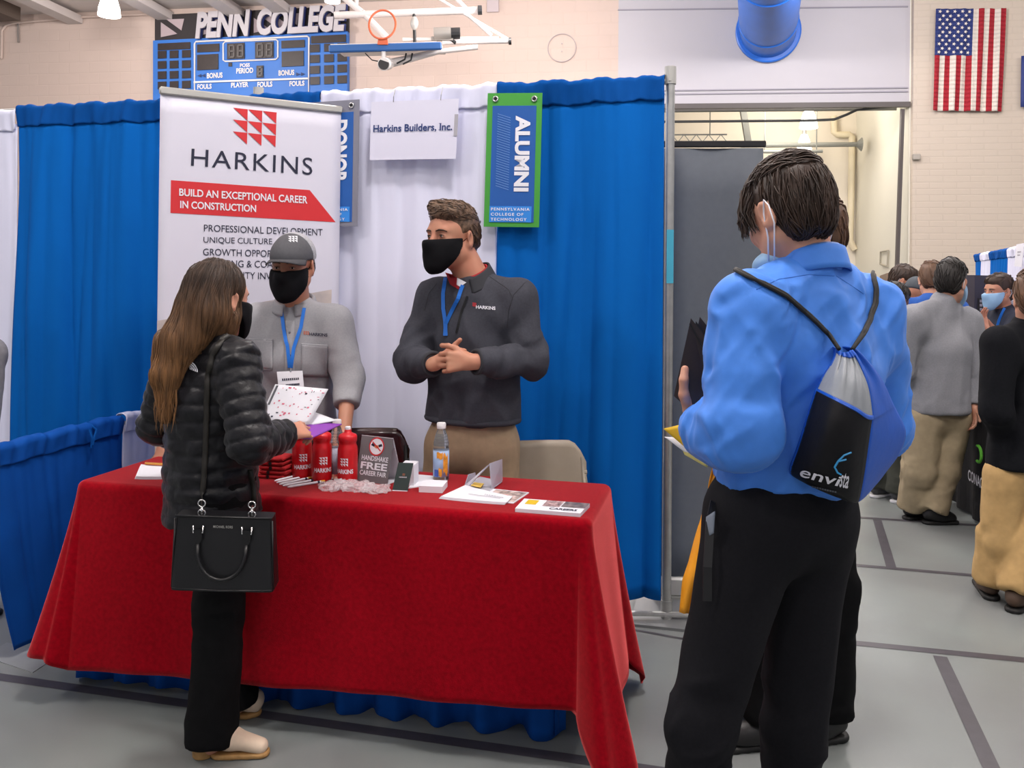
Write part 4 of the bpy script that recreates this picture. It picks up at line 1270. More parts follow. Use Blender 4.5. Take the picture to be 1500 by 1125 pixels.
mb.grid(lambda u, v: s1 + sk_l * .42 * u + sd * (.01 * math.sin(u * 30) - .03) + WZ * (.70 * (1 - v) + .015), 30, 6)
tag(mb.build('table_skirt', M_blued, base=(s0 + s1) / 2, smooth=True, solid=.003), 'pleated royal blue table skirt showing under the red cloth', 'table skirt')
# red felt cloth
def cloth_points():
    rc = .035
    S = []
    def side(p, q, n, L0, L1, f0, f1, k):
        for i in range(k):
            u = i / k; S.append((p + (q - p) * u, n, L0 + (L1 - L0) * u, f0 + (f1 - f0) * u, 0.0))
    def corner(c, na, nb, La, Lb, Lm, fa, fb, fm, k=26):
        for i in range(k):
            a = i / k; th = a * PI / 2
            n = na * math.cos(th) + nb * math.sin(th)
            pk = math.sin(2 * th) ** 1.3
            S.append((c + n * rc, n, (La * (1 - a) + Lb * a) * (1 - pk) + Lm * pk, (fa * (1 - a) + fb * a) * (1 - pk) + fm * pk, pk))
    fl, fr, brr, bl = TLf, TR, TR + E2 * TD, TLf + E2 * TD
    side(fl + E1 * rc, fr - E1 * rc, -E2, .645, .575, .05, .03, 110)
    corner(fr + E2 * rc - E1 * rc, -E2, E1, .588, .60, .752, .03, .07, .2)
    side(fr + E2 * rc, brr - E2 * rc, E1, .62, .62, .07, .07, 34)
    corner(brr - E2 * rc - E1 * rc, E1, E2, .62, .6, .752, .07, .03, .17)
    side(brr - E1 * rc, bl + E1 * rc, E2, .3, .3, .02, .02, 60)
    corner(bl - E2 * rc + E1 * rc, E2, -E1, .3, .5, .6, .02, .17, .2)
    side(bl - E2 * rc, fl + E2 * rc, -E1, .52, .52, .18, .16, 30)
    corner(fl + E2 * rc + E1 * rc, -E1, -E2, .52, .655, .60, .16, .05, .14)
    return S
CS = cloth_points(); nS_ = len(CS)
acc_ = [0]
for i in range(1, nS_): acc_.append(acc_[-1] + (CS[i][0] - CS[i - 1][0]).length)
CV, CF = [], []
NVc = 34
rr = .022
for j in range(NVc + 1):
    for i, (p, n, L, f, pk) in enumerate(CS):
        h = j / NVc
        s_ = acc_[i]
        if h < .12:
            a = h / .12 * PI / 2
            o = -rr + rr * math.sin(a); z = TZ + .012 - rr + rr * math.cos(a)
            q = 0
        else:
            q = (h - .12) / .88
            o = f * q ** 1.15
            z = TZ + .012 - rr - (L - rr) * q
        th_ = math.atan2(n.y, n.x)
        rip = .006 * math.sin(s_ * 9 + 1.3) + .004 * math.sin(s_ * 23 + 2)
        rip += pk * .020 * math.sin(th_ * 9 + 1)
        tx = Vector((-n.y, n.x, 0))
        CV.append(Vector((p.x, p.y, 0)) + n * (o + rip * q ** 1.2) + tx * (pk * .012 * math.sin(th_ * 7) * q) + Vector((0, 0, max(z, .006))))
for j in range(NVc):
    for i in range(nS_):
        CF.append((j * nS_ + i, (j + 1) * nS_ + i, (j + 1) * nS_ + (i + 1) % nS_, j * nS_ + (i + 1) % nS_))
CF.append(tuple(range(nS_)))
o = make('red_tablecloth', CV, CF, M_red, None, TLf + E1 * TLn / 2 + E2 * TD / 2)
md = o.modifiers.new('thickness', 'SOLIDIFY'); md.thickness = .003; md.offset = 1
o.data.polygons[len(CF) - 1].use_smooth = False
tag(o, 'red felt tablecloth draped over the booth table', 'tablecloth')
TT = TZ + .0155      # height of things standing on the cloth
def tp(px, py): return G(px, py, TT)

# ------------------------------------------------------------------ things on the table
def cyl_map(c, r, a0, a1, z0, z1, lift=.0008):
    """wraps a text box round an upright cylinder; angle 0 faces the camera, positive to the right"""
    to = Vector((-c.x, -c.y, 0)).normalized(); sd_ = Vector((-to.y, to.x, 0))
    def f(u, v):
        a = a0 + (a1 - a0) * u
        return Vector((c.x, c.y, c.z)) + to * (r + lift) * math.cos(a) + sd_ * (r + lift) * math.sin(a) + WZ * (z0 + (z1 - z0) * v)
    return f
def wrap(mb, s, f, bold, sub_n=1): letters(mb, s, f, bold)
M_bot = mat('red_squeeze_bottle', 'c4141d', .32, noise=.04, nscale=8, coat=.2)
M_botc = mat('red_bottle_cap', 'd0202a', .35)
def squeeze_bottle(px, py, label, ang):
    p = tp(px, py); t = thing('squeeze_bottle', label, 'water bottle', p, 'red water bottles on the table')
    mb = MB(); mb.lathe([(.030, 0), (.0345, .004), (.036, .012), (.036, .118), (.0345, .128), (.031, .137), (.0305, .143), (.033, .149), (.033, .152)], p, n=28); autosmooth(mb.build('bottle_body', M_bot, t), 50)
    mb = MB(); mb.lathe([(.031, .150), (.0335, .153), (.0335, .166), (.030, .172), (.0175, .178), (.013, .181), (.012, .19)], p, n=28); cp = autosmooth(mb.build('screw_cap', M_botc, t), 50)
    mb = MB(); mb.lathe([(.0095, .188), (.0105, .191), (.0105, .198), (.008, .201)], p, n=16); mb.build('spout', M_whitep, cp)
    lg = MB()
    f = cyl_map(p, .036, ang - .42, ang + .42, .063, .092)
    builder_mark(lg, f)
    letters(lg, 'HARKINS', cyl_map(p, .036, ang - .95, ang + .95, .037, .053), .03)
    lg.build('printed_logo', M_whitep, t)
    return t
squeeze_bottle(442, 699, 'red water bottle nearest the woman, leftmost of the three', .12)
squeeze_bottle(471.5, 704, 'red water bottle in the middle of the three', .12)
squeeze_bottle(509, 706, 'red water bottle on the right, beside the handshake free card', -.38)
M_pet = mat('clear_plastic', 'eef2f4', .08, trans=.92, ior=1.25)
def pet_bottle(px, py, label, lab, h=.2, r=.031, cap_c='e9e7ea'):
    p = tp(px, py); t = thing('plastic_bottle', label, 'bottle', p)
    prof = [(r * .8, 0), (r, .006), (r * .98, h * .2), (r, h * .25), (r, h * .55), (r * .93, h * .6), (r * .96, h * .66), (r * .8, h * .76), (r * .55, h * .86), (r * .42, h * .89), (r * .42, h * .93)]
    mb = MB(); mb.lathe(prof, p, n=28)
    for k in range(4):
        z = h * (.62 + .05 * k); mb.lathe([(r * (.97 - .06 * k), z - .001), (r * (.99 - .06 * k), z), (r * (.97 - .06 * k), z + .001)], p, n=24)
    autosmooth(mb.build('bottle_body', M_pet, t), 60)
    mb = MB(); mb.lathe([(r * .56, h * .9), (r * .58, h * .905), (r * .58, h * .985), (r * .52, h)], p, n=24); autosmooth(mb.build('cap', mat('cap_' + cap_c, cap_c, .4), t))
    mb = MB(); mb.lathe([(r * 1.015, h * .09), (r * 1.015, h * .53)], p, n=28); lb = mb.build('label', lab, t, smooth=True)
    return t, p, lb
t_, p_, lb_ = pet_bottle(493, 700, 'clear plastic bottle with a white cap between the red bottles', mat('faint_label', 'b9c3d6', .5, noise=.2, nscale=60), .215, .028)
t_, p_, lb_ = pet_bottle(646, 704, 'juice bottle with orange and blue label beside the white boxes', mat('juice_label_blue', '9fb7dc', .5), .212, .029)
mb = MB()
for a0, a1, z0, z1 in ((-.55, .2, .085, .108), (.25, .9, .03, .1), (-.3, .1, .022, .05)):
    f = cyl_map(p_, .0298, a0, a1, z0, z1)
    mb.grid(lambda u, v: f(u, v + .12 * math.sin(u * 7)), 8, 3)
mb.build('orange_print', mat('juice_orange', 'e8962e', .5, noise=.3, nscale=90), lb_)
mb = MB(); f = cyl_map(p_, .0299, -.9, -.35, .02, .045); mb.grid(f, 5, 2); mb.build('blue_print', mat('juice_navy', '3d55a8', .5), lb_)

# tent card
c_bl, c_br = tp(521, 704), tp(567.5, 710.5)
cx = (c_br - c_bl).normalized(); cw = (c_br - c_bl).length; cn = Vector((cx.y, -cx.x, 0))
chh = .165; cup = (WZ * 1.0 - cn * .22).normalized()
card = thing('tent_card', 'grey folded tent card reading HANDSHAKE FREE CAREER FAIR', 'tent card', (c_bl + c_br) / 2)
Mc = lambda u, v: c_bl + cx * cw * u + cup * chh * v
nc = cx.cross(cup).normalized()
if nc.dot(cn) < 0: nc = -nc
plate(MB(), Mc, 0, 0, 1, 1, nc, th=.0015).build('front_panel', mat('card_grey', '6f6c70', .55), card)
bk0 = -cn * .095
Mk = lambda u, v: c_bl + bk0 * (1 - v) + cx * cw * u + cup * chh * v
plate(MB(), Mk, 0, 0, 1, 1, -cn, th=.0015).build('back_panel', M_whitep, card)
mb = MB(); mb.add([c_bl + bk0 + WZ * .001, c_br + bk0 + WZ * .001, c_br + WZ * .001, c_bl + WZ * .001], [(0, 1, 2, 3)]); mb.build('base_panel', M_whitep, card)
mb = MB(); Ml = lifted(Mc, nc, .0012)
letters(mb, 'HANDSHAKE', sub(Ml, .1, .465, .93, .575), .02); letters(mb, 'FREE', sub(Ml, .1, .28, .93, .43), .03); letters(mb, 'CAREER FAIR', sub(Ml, .1, .145, .93, .25), .02)
mb.build('lettering', M_whitep, card)
mb = MB(); cc = (.52, .78)
def disc(mb, M, c, r, asp, n=24, r_in=None, col=None):
    pts = [(c[0] + r * math.cos(2 * PI * k / n), c[1] + r * asp * math.sin(2 * PI * k / n)) for k in range(n)]
    quadface(mb, M, pts)
asp = cw / chh
disc(mb, lifted(Mc, nc, .0011), cc, .24, asp); mb.build('icon_disc', M_vred, card)
mb = MB(); disc(mb, lifted(Mc, nc, .0014), cc, .205, asp); mb.build('icon_ground', M_whitep, card)
mb = MB(); L_ = lifted(Mc, nc, .0017)
quadface(mb, L_, [(.34, .80), (.44, .77), (.48, .82), (.38, .85)]); quadface(mb, L_, [(.57, .82), (.6, .77), (.70, .80), (.67, .85)]); mb.build('icon_cuffs', M_nav, card)
mb = MB(); quadface(mb, L_, [(.44, .77), (.52, .735), (.6, .77), (.57, .81), (.48, .81)]); mb.build('icon_hands', mat('icon_skin', 'd98a5a', .6), card)
mb = MB(); quadface(mb, lifted(Mc, nc, .002), [(.365, .87), (.395, .885), (.68, .70), (.65, .685)]); mb.build('icon_slash', M_vred, card)

def slab(name, label, cat, pts, h, m, lift=0.0, group=None, parent=None, z=None):
    """flat thing on the cloth from four pixels"""
    P = [tp(*p) + WZ * lift for p in pts]
    mb = MB(); mb.add(P + [p + WZ * h for p in P], [(3, 2, 1, 0), (4, 5, 6, 7), (0, 1, 5, 4), (1, 2, 6, 5), (2, 3, 7, 6), (3, 0, 4, 7)])
    o = mb.build(name, m, base=(P[0] + P[2]) / 2)
    return tag(o, label, cat, group), P
def printed(o, P, h, u0, v0, u1, v1, m, name, e=.0006, text=None, bold=.0):
    P = [p + WZ * (h + e) for p in P]
    M = lambda u, v: (P[0] * (1 - u) + P[1] * u) * (1 - v) + (P[3] * (1 - u) + P[2] * u) * v
    mb = MB()
    if text: letters(mb, text, sub(M, u0, v0, u1, v1), bold)
    else: quadface(mb, M, [(u0, v0), (u1, v0), (u1, v1), (u0, v1)])
    return mb.build(name, m, o)
# black book leaning on the white box, white boxes, papers
bx, bP = slab('white_card_box', 'upright white card box behind the dark green booklet', 'box', [(587, 711), (606, 712.5), (613, 706), (594, 704.5)], .075, M_whitep)
b0, b1 = tp(574.5, 719), tp(596.5, 720)
bxx = (b1 - b0).normalized(); bw_ = (b1 - b0).length; bnn = Vector((bxx.y, -bxx.x, 0)); bup = (WZ - bnn * .30 + bxx * .14).normalized()
bkk = thing('dark_booklet', 'dark green booklet leaning against the white card box', 'booklet', (b0 + b1) / 2)
Mk2 = lambda u, v: b0 + bxx * bw_ * u + bup * .098 * v
nk = bxx.cross(bup).normalized(); nk = nk if nk.dot(bnn) > 0 else -nk
plate(MB(), Mk2, 0, .03, 1, 1, nk, th=.006).build('cover', mat('booklet_green', '2c3a38', .45), bkk)
plate(MB(), Mk2, 0, 0, 1, .03, nk, th=.006).build('page_edge', M_whitep, bkk)
mb = MB(); letters(mb, 'HARKINS', sub(lifted(Mk2, nk, .001), .28, .47, .78, .51), .02); mb.build('lettering', M_whitep, bkk)
mb = MB(); builder_mark(mb, sub(lifted(Mk2, nk, .001), .44, .54, .62, .62)); mb.build('logo', mat('logo_copper', 'b06a4a', .5), bkk)
slab('flat_white_box', 'low flat white box in front of the juice bottle', 'box', [(613.5, 721), (648, 722.5), (655.5, 713), (621, 711.5)], .022, M_whitep)
slab('loose_papers', 'loose white papers lying behind the white boxes', 'papers', [(598, 716), (640, 710), (655, 700), (612, 696)], .003, M_whitep)
# brochures
def sheets(name, label, pts, n, m, step=.0016, tw=1.4):
    t = thing(name, label, 'papers', tp(*pts[0]))
    for i in range(n):
        P = [tp(x + tw * (i - n / 2) * .5, y + .35 * (n / 2 - i) * .2) + WZ * step * i for x, y in pts]
        c = (P[0] + P[2]) / 2
        mb = MB()
        mb.grid(lambda u, v: (P[0] * (1 - u) + P[1] * u) * (1 - v) + (P[3] * (1 - u) + P[2] * u) * v + WZ * (.004 * (abs(u - .5) * 2) ** 3 * .5), 6, 2)
        mb.build('sheet', m, t, solid=.0012)
    return t, P
ph_ = mat('brochure_photo', '7d6a68', .35, noise=.7, nscale=45, c2='b9a6a0')
o, P = slab('photo_brochure', 'glossy photo brochure sticking out from under the white sheets', 'brochure', [(700, 735), (752, 738), (775, 722.5), (722, 717)], .003, M_whitep)
printed(o, P, .003, .1, .08, .97, .95, ph_, 'photo_print'); printed(o, P, .003, .25, .45, .6, .6, M_vred, 'red_print', .001)
t_, P = sheets('brochure_sheets', 'fan of white printed sheets in front of the acrylic holder', [(644.5, 731), (741, 740), (750, 731), (681, 714)], 5, M_whitep)
Mq = lambda u, v: (P[0] * (1 - u) + P[1] * u) * (1 - v) + (P[3] * (1 - u) + P[2] * u) * v + WZ * .0035
mb = MB(); letters(mb, 'HARKINS', sub(Mq, .55, .52, .88, .62), .01); quadface(mb, Mq, [(.3, .4), (.85, .4), (.85, .43), (.3, .43)]); mb.build('print', mat('print_grey', '8d8a96', .6), t_)
o, P = slab('brochure_stack', 'stack of folded brochures near the right front corner of the table', 'brochures', [(754.5, 750), (850, 757.5), (864, 743), (768, 735.5)], .012, M_whitep)
printed(o, P, .012, .04, .25, .34, .95, M_whitep, 'cover'); printed(o, P, .012, .08, .45, .25, .9, mat('brochure_yellow', 'd9b526', .5), 'yellow_print', .001)
printed(o, P, .012, .36, .4, .62, .98, mat('brochure_dark', '6a3b3c', .4, noise=.7, nscale=70, c2='b59a98'), 'dark_photo', .001); printed(o, P, .012, .64, .45, 1, .98, mat('brochure_grey', '7b6f6d', .4, noise=.6, nscale=60), 'grey_photo', .001)
printed(o, P, .012, .5, .12, .92, .3, M_nav, 'lettering', .0012, 'CAREERS', .02)
for i in range(1, 4):
    pass
# acrylic holder
hp = [tp(681, 713), tp(716, 722), tp(736, 707), tp(703, 700)]
HT = thing('brochure_holder', 'empty clear acrylic holder standing open on the brochures', 'holder', (hp[0] + hp[2]) / 2)
M_acr = mat('frosted_acrylic', 'd9d9e6', .25, trans=.35, ior=1.2)
def sheet4(name, P, m, parent, th=.002):
    mb = MB(); mb.add(P, [(0, 1, 2, 3)]); return mb.build(name, m, parent, solid=th)
hz = lambda p, h: p + WZ * h
sheet4('base', [hz(p, .004) for p in hp], M_acr, HT)
sheet4('right_panel', [hz(tp(720, 718), .006), hz(tp(736, 706), .006), A(735.5, 672.5, tp(736, 706).y + .0), A(717, 679, tp(720, 718).y + .0)], M_acr, HT)
sheet4('front_flap', [hz(tp(681, 713), .005), hz(tp(686, 715), .005), A(719, 679, tp(720, 718).y), A(714, 682, tp(716, 718).y)], M_acr, HT)
sheet4('left_panel', [hz(tp(681, 713), .006), A(686, 695, tp(681, 713).y), A(696, 692, tp(697, 706).y), hz(tp(697, 706), .006)], M_acr, HT)
o, P = slab('yellow_card', 'small yellow card lying in the acrylic holder', 'card', [(690, 716.5), (704, 719.5), (709, 714), (695, 712)], .002, mat('card_yellow', 'd8b45a', .6), lift=.012)
# left papers
t_, P = sheets('left_papers', 'small pile of white papers at the left end of the table', [(198.5, 702), (246, 702), (250, 686), (206, 684)], 5, M_whitep, .002, 1.0)
o, P = slab('orange_pen', 'orange pen lying on the papers at the left end', 'pen', [(212, 685), (243, 687), (243, 685.5), (213, 683.5)], .005, mat('pen_orange', 'c98c3c', .5), lift=.013)
# pens
for i, (x0, y0, x1, y1, tip) in enumerate(((405, 709.5, 443, 701, 'y'), (409, 712, 451, 703, 'y'), (414, 714, 460, 705.5, 'y'), (421, 716, 470, 708, 'd'), (402, 707, 435, 699, 'y'))):
    a, b = tp(x0, y0) + WZ * .006, tp(x1, y1) + WZ * .006
    d = (b - a).normalized()
    t = thing('pen', ('white pen with a yellow cap, nearest the plastic bags', 'white pen lying second in the fan', 'white pen lying in the middle of the fan', 'white pen with a dark band at the front of the fan', 'white pen at the back of the fan')[i], 'pen', a, 'fan of white giveaway pens')
    mb = MB(); mb.tube([a - d * .0, a + d * .012, b], [.0016, .0042, .0042], 10); autosmooth(mb.build('barrel', M_whitep, t))
    mb = MB(); mb.cyl(b, b + d * .016, .0046, .0034, 10); mb.build('cap', mat('pen_yellow', 'd9a832', .5), t)
    mb = MB(); mb.cyl(b - d * .014, b - d * .006, .0046, n=10); mb.build('band', M_nav, t)
# clear bags
M_bag = mat('crinkled_clear_film', 'f6f1f5', .08, trans=.2, ior=1.45, alpha=.36)
for i, (x, y, rx_, ry_, hh, l) in enumerate(((487, 715, .055, .042, .022, 'crinkled clear plastic bag in front of the red bottles'), (517, 716, .06, .04, .024, 'crinkled clear plastic bag between the other two bags'), (548, 719, .05, .036, .02, 'crinkled clear plastic bag in front of the tent card'))):
    p = tp(x, y); q = [ell(p + WZ * .012, (rx_, ry_, hh), (E1, E2, WZ), .02), ell(p + E1 * .03 + WZ * .01, (rx_ * .6, ry_ * .9, hh * .8), (E1, E2, WZ), .02), half(p + WZ * .001, (0, 0, -1))]
    V, Q = surface(q, .0075); V = folds(V, vnormals(V, Q), .014, 24, seed=i); V = folds(V, vnormals(V, Q), .012, 70, seed=i + 4, ridge=False)
    V[:, 2] = TT + np.maximum(V[:, 2] - TT, 0) * .55
    tag(make('plastic_bag', V, Q, M_bag, None, p, smooth=False), l, 'plastic bag', 'clear plastic bags on the table')
# red folded can sleeves
for i in range(5):
    p = tp(407, 698) + WZ * (.008 + .016 * i) + E1 * rng.uniform(-.008, .008)
    mb = MB(); mb.box(p, (.115 - .004 * i, .09, .014), (E1, E2, WZ), .005); mb.box(p + E1 * .045 - E2 * .03 + WZ * .002, (.02, .032, .0125), (E1, E2, WZ), .004)
    o = tag(mb.build('folded_sleeve', mat('sleeve_red', 'b01b22', .8), base=p), ('red folded fabric sleeve at the bottom of its stack', 'second red folded fabric sleeve from the bottom', 'red folded fabric sleeve in the middle of the stack', 'red folded fabric sleeve just under the top one', 'red folded fabric sleeve on top of the stack')[i], 'folded sleeve', 'stack of red fabric sleeves by the woman')
    q = p - E2 * .0455 + E1 * rng.uniform(-.02, .02); mb = MB(); mb.cyl(q - E2 * .001, q + E2 * .002, .0065, n=12); mb.build('black_dot', M_black, o)

# ------------------------------------------------------------------ chairs behind the table
def folding_chair(c, yaw, label, mseat, mframe, cat='chair', zt=.80, w=.44):
    t = thing('folding_chair', label, cat, c)
    f = Vector((math.sin(yaw), -math.cos(yaw), 0)); s = Vector((f.y, -f.x, 0)); s = -s
    L = lambda x, y, z: c + s * x + f * y + WZ * z     # y forward (towards where the sitter looks)
    mb = MB(); n = 12
    def back(u, v):
        x = (u - .5) * w; e = abs(u - .5) * 2
        rnd = max(0, e - .72) / .28
        z0, z1 = zt - .235 + .012 * e * e + rnd ** 2 * .05, zt - rnd ** 2.2 * .09
        return L(x, -.2 - .045 * (1 - e * e) - .06 * (v - .5) * .5, z0 + (z1 - z0) * v)
    mb.grid(back, 24, 8); mb.build('backrest', mseat, t, smooth=True, solid=.02)
    mb = MB()
    def seat(u, v): return L((u - .5) * (w - .04), -.16 + .38 * v, .44 + .01 * v - .012 * math.sin(PI * u) * math.sin(PI * v))
    mb.grid(seat, 12, 8); mb.build('seat', mseat, t, smooth=True, solid=.022)
    for k in (-1, 1):
        x = k * (w / 2 - .012)
        mb = MB(); mb.tube([L(x, .24, .012), L(x, .03, .42), L(x, -.19, zt - .17), L(x * .985, -.215, zt - .07)], .0115, 8); autosmooth(mb.build('leg', mframe, t), 60)
        mb = MB(); mb.tube([L(x * .9, -.26, .012), L(x * .9, .14, .43)], .0115, 8); autosmooth(mb.build('leg', mframe, t), 60)
        mb = MB(); mb.cyl(L(x * 1.0, -.2, zt - .13), L(x * 1.05, -.2, zt - .13), .012, n=10); mb.build('rivet', mframe, t)
    mb = MB(); mb.tube([L(-w / 2 + .02, .2, .1), L(w / 2 - .02, .2, .1)], .008, 8); mb.build('stretcher', mframe, t)
    return t
pc = A(806, 650, 3.55); pc.z = 0
folding_chair(pc - E2 * .21, math.radians(14), 'tan metal folding chair behind the right end of the table', mat('chair_tan', '9a8f7f', .45, noise=.04, nscale=20), mat('chair_frame_tan', 'a39b8c', .35, .4), zt=.835, w=.52)
pc = A(556, 650, 3.62); pc.z = 0
folding_chair(pc - E2 * .21, math.radians(10), 'dark burgundy padded folding chair behind the handshake free card', mat('chair_burgundy', '351216', .25, coat=.4), mat('chair_black', '1d1a1b', .4), zt=.87, w=.42)

# ------------------------------------------------------------------ people
def JJ(**k): return {n: (npa(A(*p)) if len(p) == 3 and p[0] > 20 else npa(p)) for n, p in k.items()}
def std_joints(base, h, yaw, lean=0.0, stance=.09):
    """standing pose; yaw 0 faces away from the camera, positive turns to the right"""
    f = npa((math.sin(yaw), math.cos(yaw), 0)); r = npa((math.cos(yaw), -math.sin(yaw), 0)); b = npa(base); U = npa((0, 0, 1))
    P = lambda x, y, z: b + r * x * h + f * (y * h + lean * max(0, z - .5) * h) + U * z * h
    J = dict(P=P(0, 0, .54), C=P(0, 0, .72), N=P(0, -.005, .835), HC=P(0, .02, .925))
    for s, k in (('L', -1), ('R', 1)):
        J['S' + s] = P(k * .105, 0, .805); J['E' + s] = P(k * .14, .0, .625); J['W' + s] = P(k * .135, .07, .49)
        J['H' + s] = P(k * .05, 0, .52); J['K' + s] = P(k * stance * .6, .005, .285); J['A' + s] = P(k * stance * .62, -.01, .045); J['T' + s] = P(k * stance * .7, .11, 0)
    return J, f, r
UP = npa((0, 0, 1))
def collar(name, N, u, f, m, parent, r=.066, h=.045, gap=.5, flare=.012, drop=.0, th=.005, fold=False, up=.0):
    """stand or turned-down collar: ring round the neck, open by `gap` radians at the front"""
    u, f = nrm(u), nrm(f); f = nrm(f - u * np.dot(f, u)); s = np.cross(f, u)
    def g(a, v):
        t = gap / 2 + (2 * PI - gap) * a
        q = math.cos(t)      # 1 front, -1 back
        if fold:
            w = abs(v - .4) / .6 if v > .4 else (1 - v / .4)
            hh = h * (1 - w) if v < .4 else h * (1 - w * .95)
            rr_ = r + (0 if v < .4 else .007 + flare * w)
        else:
            hh = h * v; rr_ = r + flare * (1 - v)
        return Vector(npa(N) + u * (up + hh - drop * (q + 1) * .5) + f * rr_ * q * 1.02 + s * rr_ * math.sin(t))
    mb = MB(); mb.grid(g, 40, 8)
    return mb.build(name, m, parent, smooth=True, solid=th)
def on_cloth(o, px, lift=.002, y=3.0):
    """a text box given by four pixels (tl, tr, br, bl), laid on a garment"""
    P = [ray(*p) for p in px]
    P = [Vector((p[0], 1, p[1])) for p in P]
    me = o.data; org = ORG[o.name]
    bv = BVHTree.FromPolygons([v.co + org for v in me.vertices], [tuple(p.vertices) for p in me.polygons])
    O = Vector((0, 0, CAMH))
    def f(u, v):
        d = ((P[3] * (1 - u) + P[2] * u) * (1 - v) + (P[0] * (1 - u) + P[1] * u) * v).normalized()
        h = bv.ray_cast(O, d, 20)
        return (h[0] + h[1] * (lift if h[1].dot(d) < 0 else -lift)) if h[0] is not None else O + d * y
    return f
def path_on(o, pts, n=30, lift=.004, y=3.0):
    f = on_cloth(o, [pts[0]] * 4, lift, y)
    me = o.data; org = ORG[o.name]
    bv = BVHTree.FromPolygons([v.co + org for v in me.vertices], [tuple(p.vertices) for p in me.polygons])
    O = Vector((0, 0, CAMH)); out = []
    for i in range(len(pts) - 1):
        k = max(2, n // (len(pts) - 1))
        for j in range(k + (1 if i == len(pts) - 2 else 0)):
            t = j / k
            x, z = ray(pts[i][0] + (pts[i + 1][0] - pts[i][0]) * t, pts[i][1] + (pts[i + 1][1] - pts[i][1]) * t)
            d = Vector((x, 1, z)).normalized(); h = bv.ray_cast(O, d, 20)
            if h[0] is not None: out.append(h[0] + h[1] * (lift if h[1].dot(d) < 0 else -lift))
    return out
def ribbon(mb, pts, w, th=.002, side=None, toward=(0, -1, 0)):
    """flat strap along pts, facing `toward`"""
    V, F = [], []
    n = len(pts)
    for i, p in enumerate(pts):
        d = (pts[min(i + 1, n - 1)] - pts[max(i - 1, 0)]).normalized()
        s = d.cross(v3(toward)).normalized() if side is None else v3(side)
        q = v3(toward).normalized() * th
        V += [p - s * w / 2, p + s * w / 2, p + s * w / 2 + q, p - s * w / 2 + q]
    for i in range(n - 1):
        a, b = 4 * i, 4 * i + 4
        for k in range(4): F.append((a + k, a + (k + 1) % 4, b + (k + 1) % 4, b + k))
    F += [(3, 2, 1, 0), tuple(4 * (n - 1) + k for k in range(4))]
    return mb.add(V, F)
def hem(P, u): return half(P, -npa(u))
M_shoe_b = mat('black_shoe', '1a191a', .45); M_sole_b = mat('black_sole', '121212', .6); M_sole_w = mat('white_sole', 'c9c9cc', .6)
def trousers(J, m, parent, r=(.095, .078, .07), hip=.12, wide=1.3, step=.009, top=None, seed=0, amp=.008, spine=None):
    pr = legs(J, r[0], r[1], r[2], .035, hip)
    w = J['HR'] - J['HL']
    pr.insert(0, cap(J['P'] * .5 + (J['HL'] + J['HR']) * .25, J['P'] + UP * .1, hip, hip * .95, .04, w, wide))
    if top is not None: pr.append(half(top, UP))
    kn = [(J['KL'], .17), (J['KR'], .17), (J['AL'] + UP * .05, .13), (J['AR'] + UP * .05, .13)]
    return soft('trousers', pr, m, parent, step, fold=[dict(amp=amp, freq=14, axis=(1, 0, .25), sq=.45, seed=seed, where=kn),
                                                       dict(amp=amp * .6, freq=9, axis=(.2, 0, 1), sq=.3, seed=seed + 3)])

def hair_gradient(name, c0, c1, z0, z1):
    """hair growing lighter towards its ends (c1 at height z0, c0 at z1)"""
    m = mat(name, c0, .6, noise=.01, nscale=45, stretch=(1, 1, .06))
    nt = m.node_tree; b = nt.nodes['Principled BSDF']
    tc = nt.nodes.new('ShaderNodeTexCoord'); sp = nt.nodes.new('ShaderNodeSeparateXYZ'); nt.links.new(tc.outputs['Object'], sp.inputs[0])
    mr = nt.nodes.new('ShaderNodeMapRange'); mr.inputs[1].default_value = z0; mr.inputs[2].default_value = z1; nt.links.new(sp.outputs[2], mr.inputs[0])
    r = nt.nodes.new('ShaderNodeValToRGB'); r.color_ramp.elements[0].color = lin(c1) + (1,); r.color_ramp.elements[1].color = lin(c0) + (1,); nt.links.new(mr.outputs[0], r.inputs[0])
    mp = nt.nodes.new('ShaderNodeMapping'); mp.inputs['Scale'].default_value = (1, 1, .05); nt.links.new(tc.outputs['Object'], mp.inputs[0])
    n = nt.nodes.new('ShaderNodeTexNoise'); n.inputs['Scale'].default_value = 70; nt.links.new(mp.outputs[0], n.inputs['Vector'])
    r2 = nt.nodes.new('ShaderNodeValToRGB'); r2.color_ramp.elements[0].position = .3; r2.color_ramp.elements[1].position = .7; r2.color_ramp.elements[0].color = (.5, .48, .46, 1); r2.color_ramp.elements[1].color = (1.25, 1.2, 1.15, 1); nt.links.new(n.outputs['Fac'], r2.inputs[0])
    mx = nt.nodes.new('ShaderNodeMix'); mx.data_type = 'RGBA'; mx.blend_type = 'MULTIPLY'; mx.inputs[0].default_value = 1
    nt.links.new(r.outputs[0], mx.inputs[6]); nt.links.new(r2.outputs[0], mx.inputs[7]); nt.links.new(mx.outputs[2], b.inputs['Base Color'])
    return m
